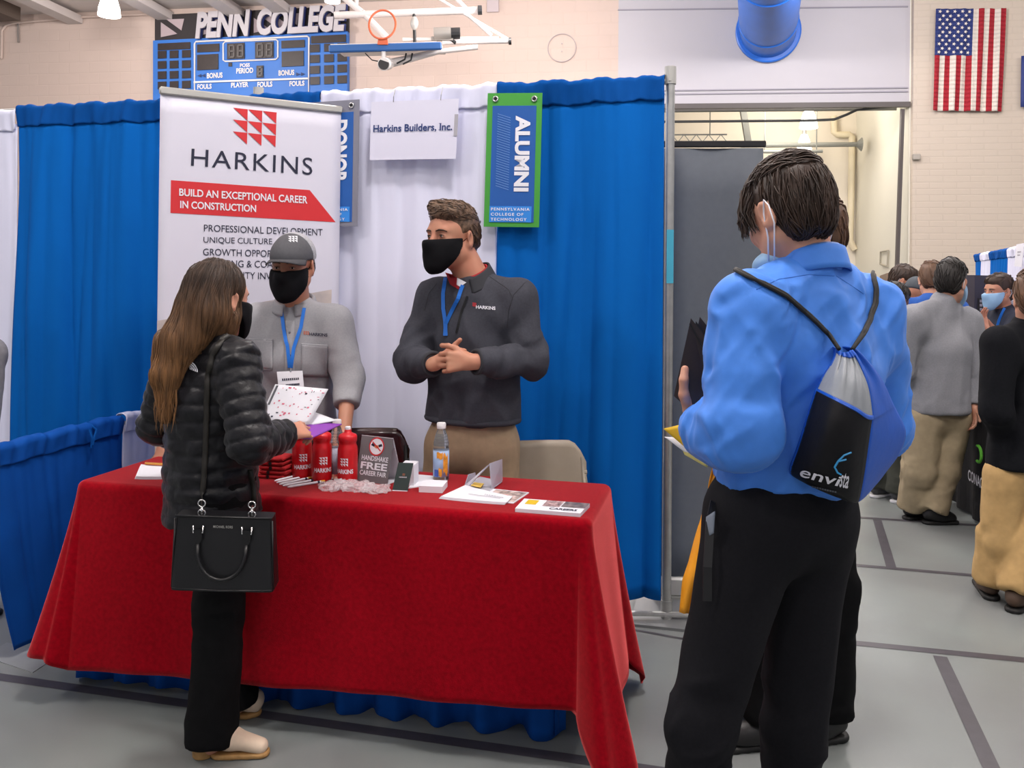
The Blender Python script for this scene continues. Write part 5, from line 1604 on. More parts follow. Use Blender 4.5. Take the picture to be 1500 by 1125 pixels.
# ================================================================== the woman with the long hair
M_puf = mat('black_puffer_nylon', '131318', .42, spec=.35, noise=.25, nscale=25, bump=.35, bscale=70, bdist=.004, sheen=.1)
M_blk = mat('black_trouser_cloth', '0c0c0e', .85, spec=.15, noise=.2, nscale=60)
M_leather = mat('black_leather', '0f0f12', .38, bump=.25, bscale=380, bdist=.0008)
M_boot = mat('cream_suede', 'd6c1ab', .75, noise=.06, nscale=30); M_heel = mat('stacked_tan_heel', 'a98250', .6, noise=.15, nscale=60)
M_lh = hair_gradient('long_brown_hair', '3a2a20', '8a6440', 1.18, 1.50)
J = JJ(HC=(319, 441, 2.87), N=(306, 500, 2.87), SR=(347, 528, 2.76), SL=(258, 526, 2.98), C=(304, 590, 2.87), P=(312, 705, 2.88),
       ER=(366, 650, 2.68), WR=(419, 637, 2.86), EL=(232, 622, 3.03), WL=(300, 655, 3.2),
       HR=(326, 722, 2.83), HL=(302, 722, 2.95), KR=(322, 890, 2.80), KL=(330, 890, 2.98), AR=(309, 1072, 2.735), AL=(346, 1028, 2.97))
J['AR'][2] = .042; J['AL'][2] = .05; J['TR'] = npa(G(396, 1106)); J['TL'] = npa(G(384, 1045))
W = thing('person', 'woman with long brown hair in a black puffer jacket holding papers at the red table', 'person', (J['AR'][0], J['AR'][1], 0))
fW = nrm((.66, .75, 0)); hB = basis((.45, .89, -.05))
hs = .97
hd = hand(J['WR'] + nrm(J['WR'] - J['ER']) * .005, (.52, .80, .08), (.45, -.50, .74), -1, ((.5, .9, .5), (.55, .9, .5), (.6, .9, .5), (.6, .9, .5)), ((.7, .3, -.6), (.9, .1, -.4), (.95, 0, -.2)), .88)
pr = bare({k: v for k, v in J.items() if k[0] != 'T'}, .05) + head(J['HC'], hB, hs) + hd
soft('body', pr, M_skin, W, .012, [(J['HC'], .14, .0045), (J['WR'] + npa((.05, .04, 0)), .12, .0035)])
# quilted jacket
axT = nrm(J['N'] - J['P'])
jp = torso(J, .125, 1.22, .135, .06, .066)
jp[0] = cap(J['P'] - UP * .12, J['C'], .15, .128, .05, J['SR'] - J['SL'], 1.16)
jp += [half(J['P'] - UP * .115, (0.1, 0, -1))]
jp += sleeve(J['SR'], J['ER'], J['WR'], .072, .066, .05) + sleeve(J['SL'], J['EL'], J['WL'], .072, .066, .05)
jp += [cap(J['N'] - UP * .02, J['N'] + UP * .035, .075, .068, .02)]
def quilt(V, N):
    segs = [(J['P'] - UP * .14, J['N'], .14, .052, 0), (J['SR'], J['ER'], .06, .045, 1), (J['ER'], J['WR'], .055, .04, 2), (J['SL'], J['EL'], .06, .045, 1), (J['EL'], J['WL'], .055, .04, 2)]
    best = np.full(len(V), 9.); q = np.zeros(len(V)); ang = np.zeros(len(V))
    for a, b, r, sp, k in segs:
        ba = b - a; L = np.linalg.norm(ba); h = np.clip(((V - a) @ ba) / L ** 2, -.2, 1.2)
        hc = np.clip(h, 0, 1)
        dv = V - a - hc[:, None] * ba; d = np.linalg.norm(dv, axis=1) - r * (1.35 if k == 0 else 1)
        x = nrm(np.cross(ba, (0.3, 1, .2))); y = nrm(np.cross(ba, x))
        th = np.arctan2(dv @ y, dv @ x)
        m = d < best
        best = np.where(m, d, best); q = np.where(m, h * L / sp, q); ang = np.where(m, th * (r + .02) / .105, ang)
    wob = vnoise(V * 9) * .22
    qq = q + wob
    pu = np.abs(np.sin(PI * qq)) ** .45
    row = np.floor(qq)
    st = np.abs(np.sin(PI * (ang + row * .5 + .1 * vnoise(V * 12)))) ** .35
    d = (pu * .0085 - .006) + (st - 1) * .0035 * pu + vnoise(V * np.array((22, 22, 34))) * .006 + vnoise(V * 55) * .0014
    return V + N * d[:, None]
jk = soft('puffer_jacket', jp, M_puf, W, .0065, post=quilt)
collar('jacket_collar', J['N'] + UP * .0, UP, fW, M_puf, jk, .066, .05, .4, .008, th=.014)
mb = MB(); ML = on_cloth(jk, [(279, 529.5), (292, 532), (290.5, 546), (278, 541)], .003)
for k in range(3):
    r0_, r1_ = .42 + k * .22, .56 + k * .22
    for i in range(8):
        a0, a1 = PI / 2 * i / 8, PI / 2 * (i + 1) / 8
        quadface(mb, ML, [(r0_ * math.cos(a0), r0_ * math.sin(a0)), (r1_ * math.cos(a0), r1_ * math.sin(a0)), (r1_ * math.cos(a1), r1_ * math.sin(a1)), (r0_ * math.cos(a1), r0_ * math.sin(a1))])
for k in range(3): quadface(mb, ML, [(0, .0 + .12 * k), (.34 - .0 * k, .0 + .12 * k), (.34, .07 + .12 * k), (0, .07 + .12 * k)])
mb.build('embroidered_logo', M_whitep, jk)
trousers(J, M_blk, W, (.088, .076, .078), .12, 1.15, .009, J['P'] + UP * .06, 2, .006)
for s in 'RL':
    a_, t_ = J['A' + s], J['T' + s]
    d_ = (t_ - a_) * npa((1, 1, 0)); Lb = np.linalg.norm(d_); d_ = d_ / Lb; g_ = npa((a_[0], a_[1], 0)); wv_ = np.cross(d_, UP)
    up_ = [cap(g_ - d_ * .02 + UP * .062, g_ - d_ * .005 + UP * .13, .036, .037, .02), cap(g_ - d_ * .02 + UP * .06, g_ + d_ * .06 + UP * .055, .034, .034, .02),
           cap(g_ + d_ * .03 + UP * .066, g_ + d_ * (Lb - .030) + UP * .030, .032, .023, .02, wv_, 1.25), half(g_ + UP * .034 - d_ * .03, -UP - d_ * .16)]
    bt_ = soft('boot', up_, M_boot, W, .005)
    soft('sole', [cap(g_ + d_ * .035 + UP * .015, g_ + d_ * (Lb - .031) + UP * .012, .036, .030, .01), half(g_ + UP * .018, UP), half(g_ + UP * .002, -UP)], M_heel, bt_, .004)
    soft('heel_block', [cap(g_ - d_ * .024 + UP * .0, g_ - d_ * .022 + UP * .05, .032, .035, .01), half(g_ + UP * .036 - d_ * .03, UP + d_ * .16), half(g_ + UP * .002, -UP), half(g_ + d_ * .012, d_)], M_heel, bt_, .004)
# long hair: a mass over crown, back and left shoulder plus locks
L = lambda x, y, z: loc(J['HC'], hB, x, y, z, hs)
hp_ = [ell(L(0, -.016, .05), (.087, .107, .094), hB), ell(L(0, -.05, -.02), (.083, .07, .1), hB, .03), cap(L(.05, .01, -.03), L(.052, .0, -.13), .036, .018, .03), cap(L(-.05, .01, -.03), L(-.07, -.0, -.14), .04, .03, .03),
       cap(L(-.005, -.06, -.05), A(269, 497, 2.79), .082, .06, .05, (1, -.6, 0), 1.12),
       cap(A(269, 497, 2.79), A(243, 548, 2.765), .057, .037, .04, (1, -.6, 0), 1.2),
       cap(A(243, 548, 2.765), A(243, 612, 2.765), .036, .018, .03, (1, -.6, 0), 1.25),
       cap(A(246, 500, 2.86), A(236, 548, 2.85), .045, .03, .03)]
hp_ += [neg(ell(L(.03, .115, -.03), (.06, .075, .1), hB, .012)), neg(ell(L(-.03, .115, -.03), (.09, .06, .1), hB, .012)), neg(ell(L(.086, .006, -.008), (.017, .032, .034), hB, .010))]
V, Q = surface(hp_, .006); V = relax(V, Q, 3)
N_ = vnormals(V, Q)
V = V + N_ * (vnoise(V * np.array((60, 60, 5))) * .0035 + vnoise(V * np.array((170, 170, 9))) * .0016)[:, None]
hair = make('long_hair', V, Q, M_lh, W)
def combW(p):
    z = p[2] - J['HC'][2]
    if z > .03: 
        d = p - npa(L(.0, .03, .135)); return nrm(d * npa((1, 1, .2)) + npa((0, 0, -.08 - max(0, .1 - z))) )
    tgt = npa(A(242, 620, 2.75)) if z < -.12 else npa(A(268, 520, 2.78))
    return nrm((tgt - p) * npa((.55, .3, 1)) + npa((0, 0, -.25)))
mb = MB(); hair_strands(mb, (V, Q), lambda v: v[:, 2] > J['HC'][2] + .02, combW, 420, .42, .0011, .002, 16, .05, 3)
hair_strands(mb, (V, Q), lambda v: (v[:, 2] < J['HC'][2] + .02), combW, 480, .24, .0011, .002, 10, .05, 4)
R = random.Random(2)
for i in range(70):
    a = A(243 + R.uniform(-14, 16), 585 + R.uniform(-16, 12), 2.76 + R.uniform(-.03, .02)); b = a + Vector((R.uniform(-.02, .015), R.uniform(-.01, .01), -R.uniform(.045, .1)))
    mb.tube([a, (a + b) / 2 + Vector((R.uniform(-.006, .006), 0, 0)), b], [.0016, .0014, .0004], 4, caps=False)
make('hair_locks', mb.V, mb.F, M_lh, hair)
M_mask = mat('black_mask_cloth', '0d0d11', .85, spec=.2, noise=.15, nscale=60, bump=.2, bscale=300, bdist=.0008)
cloth_mask(J['HC'], hB, M_mask, W, hs)
face_bits(J['HC'], hB, W, hs, M_dk)

# shoulder bag
bag_c = A(332, 805, 2.60)
HB = thing('handbag', 'black leather handbag with rounded handle hanging at the woman’s side', 'handbag', A(332, 857, 2.60))
bx_ = (A(405, 806, 2.615) - A(260, 802, 2.59)).normalized(); bz_ = Vector((0, 0, 1)); by_ = Vector((bx_.y, -bx_.x, 0)).normalized(); 
Bq = lambda x, y, z: bag_c + bx_ * x + by_ * y + bz_ * z          # y towards the camera
mb = MB()
def bagf(u, v):
    a = 2 * PI * u; e = .16
    cx_ = math.copysign(abs(math.cos(a)) ** e, math.cos(a)); sy_ = math.copysign(abs(math.sin(a)) ** e, math.sin(a))
    return Bq(cx_ * (.147 - .008 * v) , sy_ * (.058 - .022 * v), -.105 + .212 * v)
mb.grid(bagf, 64, 8, True)
n_ = 64; mb.F.append(tuple(range(n_))[::-1]); mb.F.append(tuple(8 * n_ + k for k in range(n_))); mb.M += [0, 0]
autosmooth(mb.build('bag_body', M_leather, HB), 50)
mb = MB(); mb.tube([Bq(-.14, .04, .108), Bq(0, .043, .109), Bq(.14, .04, .108)], .0035, 6); mb.tube([Bq(-.143, .056, -.1), Bq(0, .06, -.102), Bq(.143, .056, -.1)], .003, 6); mb.tube([Bq(-.146, .045, -.1), Bq(-.14, .036, .1)], .003, 6); mb.tube([Bq(.146, .045, -.1), Bq(.14, .036, .1)], .003, 6); mb.build('piping', M_leather, HB, smooth=True)
hd_ = MB(); hz0 = .062
hd_.tube([Bq(-.070, .055, hz0 - .03)] + [Bq(-.07 * math.cos(t * PI / 14), .062 + .012 * math.sin(t * PI / 14), hz0 - .03 - .098 * math.sin(t * PI / 14) ** .8) for t in range(1, 14)] + [Bq(.070, .055, hz0 - .03)], .0058, 10)
hdl = hd_.build('handle', M_leather, HB, smooth=True)
for k in (-1, 1):
    mb = MB(); mb.tube([Bq(k * .07 - .014, .052, .085), Bq(k * .07 - .014, .054, .065), Bq(k * .07 + .014, .054, .065), Bq(k * .07 + .014, .052, .085)], .0028, 6); mb.build('handle_clasp', M_chrome, HB, smooth=True)
    mb = MB(); mb.prism([(-.011, 0), (.011, 0), (.012, -.03), (0, -.048), (-.012, -.03)], Bq(k * .07, .053, .074), bx_, bz_, .004); mb.build('handle_tab', M_leather, HB)
Mb_ = rect(Bq(-.028, .046, .078), bx_, bz_, .056, .0075, by_ * .001)
mb = MB(); letters(mb, 'MICHAEL KORS', Mb_, .02, 1.1); o = mb.build('lettering', mat('silver_letter', 'b9b7b2', .3, .6), HB)
for v in o.data.vertices: pass
stp = path_on(jk, [(297.5, 728), (300, 690), (302, 640), (304, 590), (307, 550), (314, 520), (326, 500), (336, 492.5)], 40, .006)
mb = MB(); ribbon(mb, [Bq(-.068, .02, .135)] + stp, .017, .003); sp2 = path_on(jk, [(371, 742), (368, 705), (365, 688)], 10, .006)
ribbon(mb, [Bq(.078, .02, .13)] + sp2, .017, .003)
ms_ = mb.build('shoulder_strap', mat('strap_leather', '26231f', .45), HB, smooth=True)
for k, x in ((0, -.068), (1, .078)):
    mb = MB(); mb.tube([Bq(x, .02, .106), Bq(x, .022, .13)], .004, 8)
    for zc in (.113, .142): mb.tube([Bq(x + .0105 * math.cos(t * PI / 6), .022, zc + .0105 * math.sin(t * PI / 6)) for t in range(12)], .0022, 6, closed=True)
    mb.build('strap_clip', M_chrome, HB, smooth=True)

# papers and folder in her hand
def sheet_px(name, label, cat, px, m, th=.0015, group=None, bend=.0):
    P = [A(*p) for p in px]       # tl, tr, br, bl
    n = (P[1] - P[0]).cross(P[3] - P[0]).normalized()
    if n.y > 0: n = -n
    f = lambda u, v: (P[3] * (1 - u) + P[2] * u) * (1 - v) + (P[0] * (1 - u) + P[1] * u) * v + n * bend * math.sin(PI * u)
    mb = MB(); mb.grid(f, 8, 8)
    o = mb.build(name, m, base=(P[0] + P[2]) / 2, smooth=True, solid=th)
    return tag(o, label, cat, group), f, n
o, f, n = sheet_px('printed_handout', 'white printed handout held up by the woman', 'handout', [(403, 563, 2.99), (481, 570, 3.06), (452, 622, 2.97), (378, 618, 2.90)], M_whitep, .002)
R = random.Random(5); mb = MB(); mk = MB()
for i in range(46):
    u, v = .12 + .8 * R.random(), (.35 + .6 * R.random()) if i < 34 else .08 + .2 * R.random()
    w_, h_ = .012 + .035 * R.random(), .012 + .03 * R.random()
    quadface(mb if i % 5 else mk, lambda a, b: f(a, b) + n * .0022, [(u, v), (u + w_, v), (u + w_, v + h_), (u, v + h_)])
mb.build('red_print', mat('print_pink', 'd2637e', .6), o); mk.build('dark_print', M_nav, o)
mb = MB(); quadface(mb, lambda a, b: f(a, b) + n * .0024, [(.03, .45), (.07, .45), (.07, .97), (.03, .97)]); mb.build('dark_edge_band', mat('band_grey', '4a4a52', .6), o)
sheet_px('purple_folder', 'purple folder with white pages under the handout', 'folder', [(436, 618, 2.99), (501, 621.5, 3.035), (455, 643, 2.93), (428, 642, 2.90)], mat('purple_card', '8a3fae', .5), .004)
sheet_px('white_page', 'white page between the handout and the purple folder', 'paper', [(430, 598, 3.0), (456, 602, 3.06), (494, 616, 3.035), (438, 626, 2.97)], M_whitep, .002)

# ================================================================== the man in the dark quarter-zip
M_dj = mat('charcoal_softshell', '404149', .82, spec=.2, noise=.10, nscale=120, bump=.25, bscale=300, bdist=.001)
M_djd = mat('charcoal_trim', '2f3036', .8)
M_kh = mat('khaki_twill', 'a48d72', .85, noise=.07, nscale=40, bump=.2, bscale=300, bdist=.001)
J = JJ(HC=(664, 351, 3.5), N=(694, 412, 3.52), SL=(759, 437, 3.45), SR=(636, 437, 3.61), C=(697, 490, 3.54), P=(692, 640, 3.56),
       EL=(776, 530, 3.42), WL=(692, 530, 3.25), ER=(606, 532, 3.54), WR=(638, 533, 3.31), HL=(722, 655, 3.53), HR=(660, 655, 3.60))
for s, x in (('L', .10), ('R', -.14)):
    J['K' + s] = npa((J['H' + s][0] + x * .3, J['H' + s][1] - .01, .50)); J['A' + s] = npa((J['H' + s][0] + x * .35, J['H' + s][1] + .02, .085)); J['T' + s] = J['A' + s] + npa((-.07, -.19, -.085))
D = thing('person', 'man in a charcoal quarter-zip and black mask with clasped hands behind the table', 'person', (J['P'][0], J['P'][1], 0))
fD = nrm((-.42, -.9, 0)); hB = basis((-.66, -.75, .02)); hs = 1.06
hL = hand(J['WL'], (-1, .02, -.02), (-.12, -.97, .18), 1, ((.75, .95, .5), (.8, 1.0, .5), (.8, 1.0, .55), (.8, 1.05, .55)), ((.75, .55, -.15), (.95, .35, -.2), (1, .1, -.2)), 1.02, .05)
hR = hand(J['WR'] + npa((.0, .0, .004)), (.80, -.12, .45), (-.42, -.45, .75), -1, ((.9, 1.1, .5),) * 4, ((.8, .45, .0), (.9, .2, .1), (.9, .0, .3)), .98, .03)
pr = bare(J, .062) + head(J['HC'], hB, hs) + hL + hR
soft('body', pr, M_skin2, D, .012, [(J['HC'], .16, .0045), (npa(A(658, 525, 3.24)), .10, .003)])
tp_ = torso(J, .128, 1.42, .132, .06, .075)
tp_[0] = cap(J['P'] + UP * .05, J['C'], .148, .13, .05, J['SL'] - J['SR'], 1.36)
tp_ += [half(A(692, 614, 3.55), (0, 0, -1))]
tp_ += sleeve(J['SL'], J['EL'], J['WL'], .07, .06, .046, cut=.93) + sleeve(J['SR'], J['ER'], J['WR'], .07, .06, .046, cut=.9)
jk = soft('quarter_zip_jacket', tp_, M_dj, D, .0075, fold=[dict(amp=.016, freq=9, axis=(.5, 0, .8), sq=.35, seed=1, where=[(J['EL'], .16), (J['ER'], .16), (A(650, 595, 3.4), .14), (A(740, 595, 3.4), .14)]),
      dict(amp=.008, freq=10, axis=(-.6, 0, .7), sq=.3, seed=4), dict(amp=.013, freq=15, axis=(.25, 0, 1), sq=.25, seed=8, where=[((J['EL'] + J['WL']) / 2, .09), ((J['ER'] + J['WR']) / 2, .09)]), dict(amp=.014, freq=13, axis=(.8, 0, .5), sq=.25, seed=18, where=[(J['EL'] + npa((0, 0, .06)), .1), (J['ER'] + npa((0, 0, .06)), .1), (J['SL'] - UP * .09, .08), (J['SR'] - UP * .09, .08)]), dict(amp=.010, freq=16, axis=(.2, 0, 1), sq=.22, seed=28, where=[(A(640, 600, 3.4), .08), (A(700, 606, 3.4), .08), (A(755, 600, 3.4), .08)])])
mb = MB()
c_ = npa(A(692, 612, 3.55)); lt = nrm(J['SL'] - J['SR']); lt[2] = 0; lt = nrm(lt); fr_ = nrm(np.cross(lt, UP))
mb.tube([Vector(c_ + lt * .198 * math.cos(t * PI / 20) + fr_ * .143 * math.sin(t * PI / 20)) for t in range(40)], .012, 8, closed=True); mb.build('hem_band', M_dj, jk, smooth=True)
for s, q in (('L', .93), ('R', .9)):
    e = J['E' + s] + (J['W' + s] - J['E' + s]) * q; d = nrm(J['W' + s] - J['E' + s]); a, b, _ = frame(d)
    mb = MB(); mb.tube([v3(e) + a * .043 * math.cos(t * PI / 10) + b * .043 * math.sin(t * PI / 10) for t in range(20)], .008, 8, closed=True); mb.build('cuff', M_djd, jk, smooth=True)
cu = nrm(J['HC'] - J['N'] + UP * .12)
collar('polo_collar', J['N'] + UP * .006, cu, fD, mat('polo_red', 'a8222a', .8), D, .066, .05, .55, .004, .03)
collar('stand_collar', J['N'] - UP * .0, cu, nrm(fD + npa((-.25, 0, 0))), M_djd, jk, .077, .06, .95, .016, .045, th=.007)
mb = MB(); ribbon(mb, path_on(jk, [(685, 434), (677, 455), (671, 480), (669, 488)], 16, .003), .009, .002); mb.build('zip', M_black, jk)
for pts in ([(716, 404), (745, 424), (751, 437)], [(770, 413), (752, 432), (745, 455), (743, 480)], [(640, 415), (628, 430), (622, 455)]):
    mb = MB(); pp = path_on(jk, pts, 24, .0)
    if len(pp) > 2: mb.tube(pp, .0014, 5); mb.build('seam', M_djd, jk, smooth=True)
mb = MB(); tri = path_on(jk, [(668, 412), (679, 415), (676, 420), (668, 416)], 8, .004)
mb = MB(); f = on_cloth(jk, [(669, 405), (686, 412), (680, 421), (668, 420)], .004); quadface(mb, f, [(0.1, .9), (.95, .75), (.6, .0), (.1, .2)]); mb.build('undershirt', M_whitep, D)
mb = MB(); f = on_cloth(jk, [(652, 399), (670, 404), (674, 425), (660, 417)], .003); mb.grid(f, 6, 6); mb.build('polo_placket', MATS['polo_red'], D, smooth=True)
mb = MB(); f = on_cloth(jk, [(692, 443), (698, 444), (698, 450), (692, 449)], .003); builder_mark(mb, f); mb.build('logo', M_vred, jk)
mb = MB(); f = on_cloth(jk, [(697.5, 447), (726, 449.5), (726, 454.5), (697.5, 452)], .003); letters(mb, 'HARKINS', f, .03); mb.build('lettering', M_whitep, jk)
mb = MB(); ribbon(mb, path_on(jk, [(653, 408), (650, 430), (650, 452), (653, 470), (654, 492)], 20, .005), .015, .002); ribbon(mb, path_on(jk, [(679, 418), (672, 438), (662, 458), (654, 475), (653, 492)], 20, .006), .015, .002)
ln = mb.build('lanyard', mat('lanyard_blue', '1d6fd0', .6), None, base=A(654, 492, 3.4)); tag(ln, 'bright blue lanyard round the neck of the man in charcoal', 'lanyard')
trousers(J, M_kh, D, (.105, .085, .078), .135, 1.3, .009, J['P'] + UP * .09, 5, .007)
for s in 'LR': shoe('shoe', J['A' + s], J['T' + s], M_shoe_b, M_sole_b, D)
cloth_mask(J['HC'], hB, M_mask, D, hs, lr=.0014)
face_bits(J['HC'], hB, D, hs, M_dk)
def combD(p):
    l = hB @ (p - J['HC'])
    return (hB[0] * (.55 if l[2] > .08 else 0) - hB[1] * (.8 if l[2] < .1 else -.1) - hB[2] * (.7 if l[2] < .07 else 0))
short_hair('hair', J['HC'], hB, mat('hair_ash_brown', '4a382b', .45, noise=.4, nscale=60, c2='6a5342'), D, hs, 4, .016, .0035, n=700, comb=combD, length=.06, rs=.0012, step=.005, line=.016, extra=(((-.045, .078, .098), (.03, .072, .118), .020, .026), ((-.05, .05, .10), (.035, .03, .125), .024, .026)))

# ================================================================== the man in the cap
M_gs = mat('heather_grey_jersey', '9a9a9f', .9, noise=.06, nscale=150, bump=.2, bscale=350, bdist=.001)
J = JJ(HC=(429, 392, 3.6), N=(432, 452, 3.66), SL=(490, 474, 3.63), SR=(375, 472, 3.69), C=(433, 525, 3.67), P=(438, 650, 3.74),
       EL=(511, 555, 3.60), WL=(503, 650, 3.42), ER=(300, 560, 3.72), WR=(241, 652, 3.585), HL=(464, 665, 3.74), HR=(412, 665, 3.76))
for s, x in (('L', .05), ('R', -.05)):
    J['K' + s] = npa((J['H' + s][0] + x, J['H' + s][1] - .01, .48)); J['A' + s] = npa((J['H' + s][0] + x, J['H' + s][1] + .03, .085)); J['T' + s] = J['A' + s] + npa((x * .4, -.2, -.085))
Cm = thing('person', 'man in a grey cap and grey shirt leaning on the table before the roll-up banner', 'person', (J['P'][0], J['P'][1], 0))
fC = nrm((-.05, -1, 0)); hB = basis((-.10, -.99, -.10)); hs = 1.0
hL = hand(J['WL'], (-.25, -.45, -.85), (.5, -.75, .45), -1, ((.3, .4, .3),) * 4, None, 1.0)
hR = hand(J['WR'], (.1, -.55, -.75), (-.3, -.75, .55), 1, ((.3, .4, .3),) * 4, None, 1.0)
pr = bare(J, .058) + head(J['HC'], hB, hs) + hL + hR
soft('body', pr, M_skin2, Cm, .012, [(J['HC'], .15, .0045), (J['WL'] + npa((0, -.04, -.06)), .11, .0035)])
tp_ = torso(J, .122, 1.32, .135, .06, .07)
tp_[0] = cap(J['P'] - UP * .02, J['C'], .135, .122, .05, J['SL'] - J['SR'], 1.26)
tp_ += sleeve(J['SL'], J['EL'], J['WL'], .074, .06, .05, cut=.42) + sleeve(J['SR'], J['ER'], J['WR'], .074, .06, .05, cut=.42)
tp_ += [half(J['P'] - UP * .1, (0, 0, -1))]
sh_ = soft('grey_shirt', tp_, M_gs, Cm, .0075, fold=[dict(amp=.008, freq=15, axis=(1, 0, -.3), sq=.35, seed=2, where=[(J['EL'], .1), (J['ER'], .1), (J['EL'] + UP * .1, .07)]), dict(amp=.005, freq=9, axis=(.2, 0, 1), sq=.3, seed=6)])
cu = nrm(J['HC'] - J['N'] + UP * .2)
collar('shirt_collar', J['N'] + UP * .012, cu, fC, M_gs, sh_, .074, .05, .55, .014, .03, fold=True)
for px in ([(365, 496), (400, 497), (400, 542), (366, 540)], [(442, 503), (480, 505), (480, 552), (441, 551)]):
    f = on_cloth(sh_, px, .004); mb = MB(); mb.grid(f, 10, 10); mb.build('chest_pocket', M_gs, sh_, smooth=True, solid=.003)
    mb = MB(); mb.tube([f(i / 8, .97) for i in range(9)], .002, 5); mb.tube([f(0, .95), f(0, .1), f(.08, 0), f(.92, 0), f(1, .1), f(1, .95)], .0015, 5); mb.build('pocket_seam', mat('seam_grey_shirt', '7c7c82', .9), sh_)
f = on_cloth(sh_, [(417, 470), (432, 470), (431, 620), (417, 620)], .003); mb = MB(); mb.grid(f, 3, 20); mb.build('placket', M_gs, sh_, smooth=True, solid=.003)
for y in (487, 520, 556):
    mb = MB(); q = on_cloth(sh_, [(425, y)] * 4, .005)(0, 0); mb.ell(q, (.005, .003, .005)); mb.build('button', mat('button_grey', '6f6f74', .4), sh_, smooth=True)
mb = MB(); builder_mark(mb, on_cloth(sh_, [(444, 485), (453, 485.5), (453, 491), (444, 490.5)], .003)); mb.build('logo', mat('logo_orange', 'c0572c', .6), sh_)
mb = MB(); letters(mb, 'HARKINS', on_cloth(sh_, [(453.5, 487), (480, 488.5), (480, 493), (453.5, 491.5)], .003), .03); mb.build('lettering', M_nav, sh_)
mb = MB(); ribbon(mb, path_on(sh_, [(413, 455), (417, 480), (422, 510), (425, 538)], 22, .008), .014, .002); ribbon(mb, path_on(sh_, [(446, 452), (441, 480), (431, 510), (427, 538)], 22, .009), .014, .002)
ln = mb.build('lanyard', mat('lanyard_blue', '1d6fd0', .6), base=A(426, 538, 3.5)); tag(ln, 'blue lanyard with a white badge round the neck of the capped man', 'lanyard')
q0 = on_cloth(sh_, [(406, 545)] * 4, .014)(0, 0).y
mb = MB(); bdg = [A(405.5, 544.5, q0), A(443, 543, q0), A(445.5, 568, q0 - .02), A(408.5, 572, q0 - .02)]; mb.add(bdg, [(0, 1, 2, 3)]); bo_ = mb.build('badge', M_whitep, ln, solid=.002)
mb = MB(); Mg = lambda u, v: (bdg[3] * (1 - u) + bdg[2] * u) * (1 - v) + (bdg[0] * (1 - u) + bdg[1] * u) * v + Vector((0, -.003, 0))
for r_, x0, x1 in ((.5, .18, .86), (.18, .3, .85)):
    for k in range(9):
        u = x0 + (x1 - x0) * k / 9; quadface(mb, Mg, [(u, r_), (u + .05, r_), (u + .05, r_ + .12), (u, r_ + .12)])
mb.build('badge_print', M_nav, bo_)
mb = MB(); mb.cyl(Vector(A(426, 538, q0 + .002)), Vector(A(426, 545, q0)), .004, n=8); mb.build('badge_clip', M_chrome, ln)
trousers(J, mat('dark_navy_cloth', '23242c', .85), Cm, (.1, .08, .07), .125, 1.25, .012, J['P'] + UP * .02, 5, .006)
for s in 'LR': shoe('shoe', J['A' + s], J['T' + s], M_shoe_b, M_sole_b, Cm)
cloth_mask(J['HC'], hB, M_mask, Cm, hs)
face_bits(J['HC'], hB, Cm, hs, M_mb)
soft('hair', [ell(loc(J['HC'], hB, 0, -.03, .01), (.081, .082, .085), hB), half(loc(J['HC'], hB, 0, 0, .05), hB[2]), half(loc(J['HC'], hB, 0, .0, -.045), -hB[2]), half(loc(J['HC'], hB, 0, .015, 0), hB[1])] + [neg(ell(loc(J['HC'], hB, x * .085, .0, -.02), (.026, .03, .05), hB, .01)) for x in (-1, 1)], M_mb, Cm, .006)
# cap
L = lambda x, y, z: loc(J['HC'], hB, x, y, z, hs)
M_cap = mat('grey_cap_cloth', '55555a', .85, noise=.06, nscale=100, bump=.2, bscale=300, bdist=.001)
cp = soft('cap', [ell(L(0, -.012, .048), (.088, .108, .098), hB), ell(L(0, .03, .05), (.078, .082, .072), hB, .02), half(L(0, .09, .034), -hB[2] + hB[1] * .0)], M_cap, Cm, .005)
cp2 = soft('mesh_back', [ell(L(0, -.014, .05), (.090, .112, .097), hB), half(L(0, -.012, .0), hB[1] * 1 + hB[2] * -.2), half(L(0, 0, .032), -hB[2])], mat('cap_mesh', 'a9a9ae', .9, noise=.2, nscale=160), cp, .005)
mb = MB()
def brim(u, v):
    a = -1.25 + 2.5 * u
    r0_ = npa(L(.08 * math.sin(a), .0 + .106 * math.cos(a), .040)); r1_ = npa(L(.086 * math.sin(a), .03 + .150 * math.cos(a), .040 - .028 * math.sin(a) ** 2))
    return Vector(r0_ * (1 - v) + r1_ * v + hB[2] * .004 * math.sin(PI * v))
mb.grid(brim, 24, 6); mb.build('brim', mat('cap_brim', '454549', .85), cp, smooth=True, solid=.004)
mb = MB(); Mk_ = lambda u, v: Vector(npa(L(.022 - .044 * u, .0, .078 + .028 * v)))
fcap = on_cloth(cp, [(422, 346.5), (435.5, 346.5), (435.5, 355.5), (422, 355.5)], .003); builder_mark(mb, fcap); mb.build('logo', M_whitep, cp)

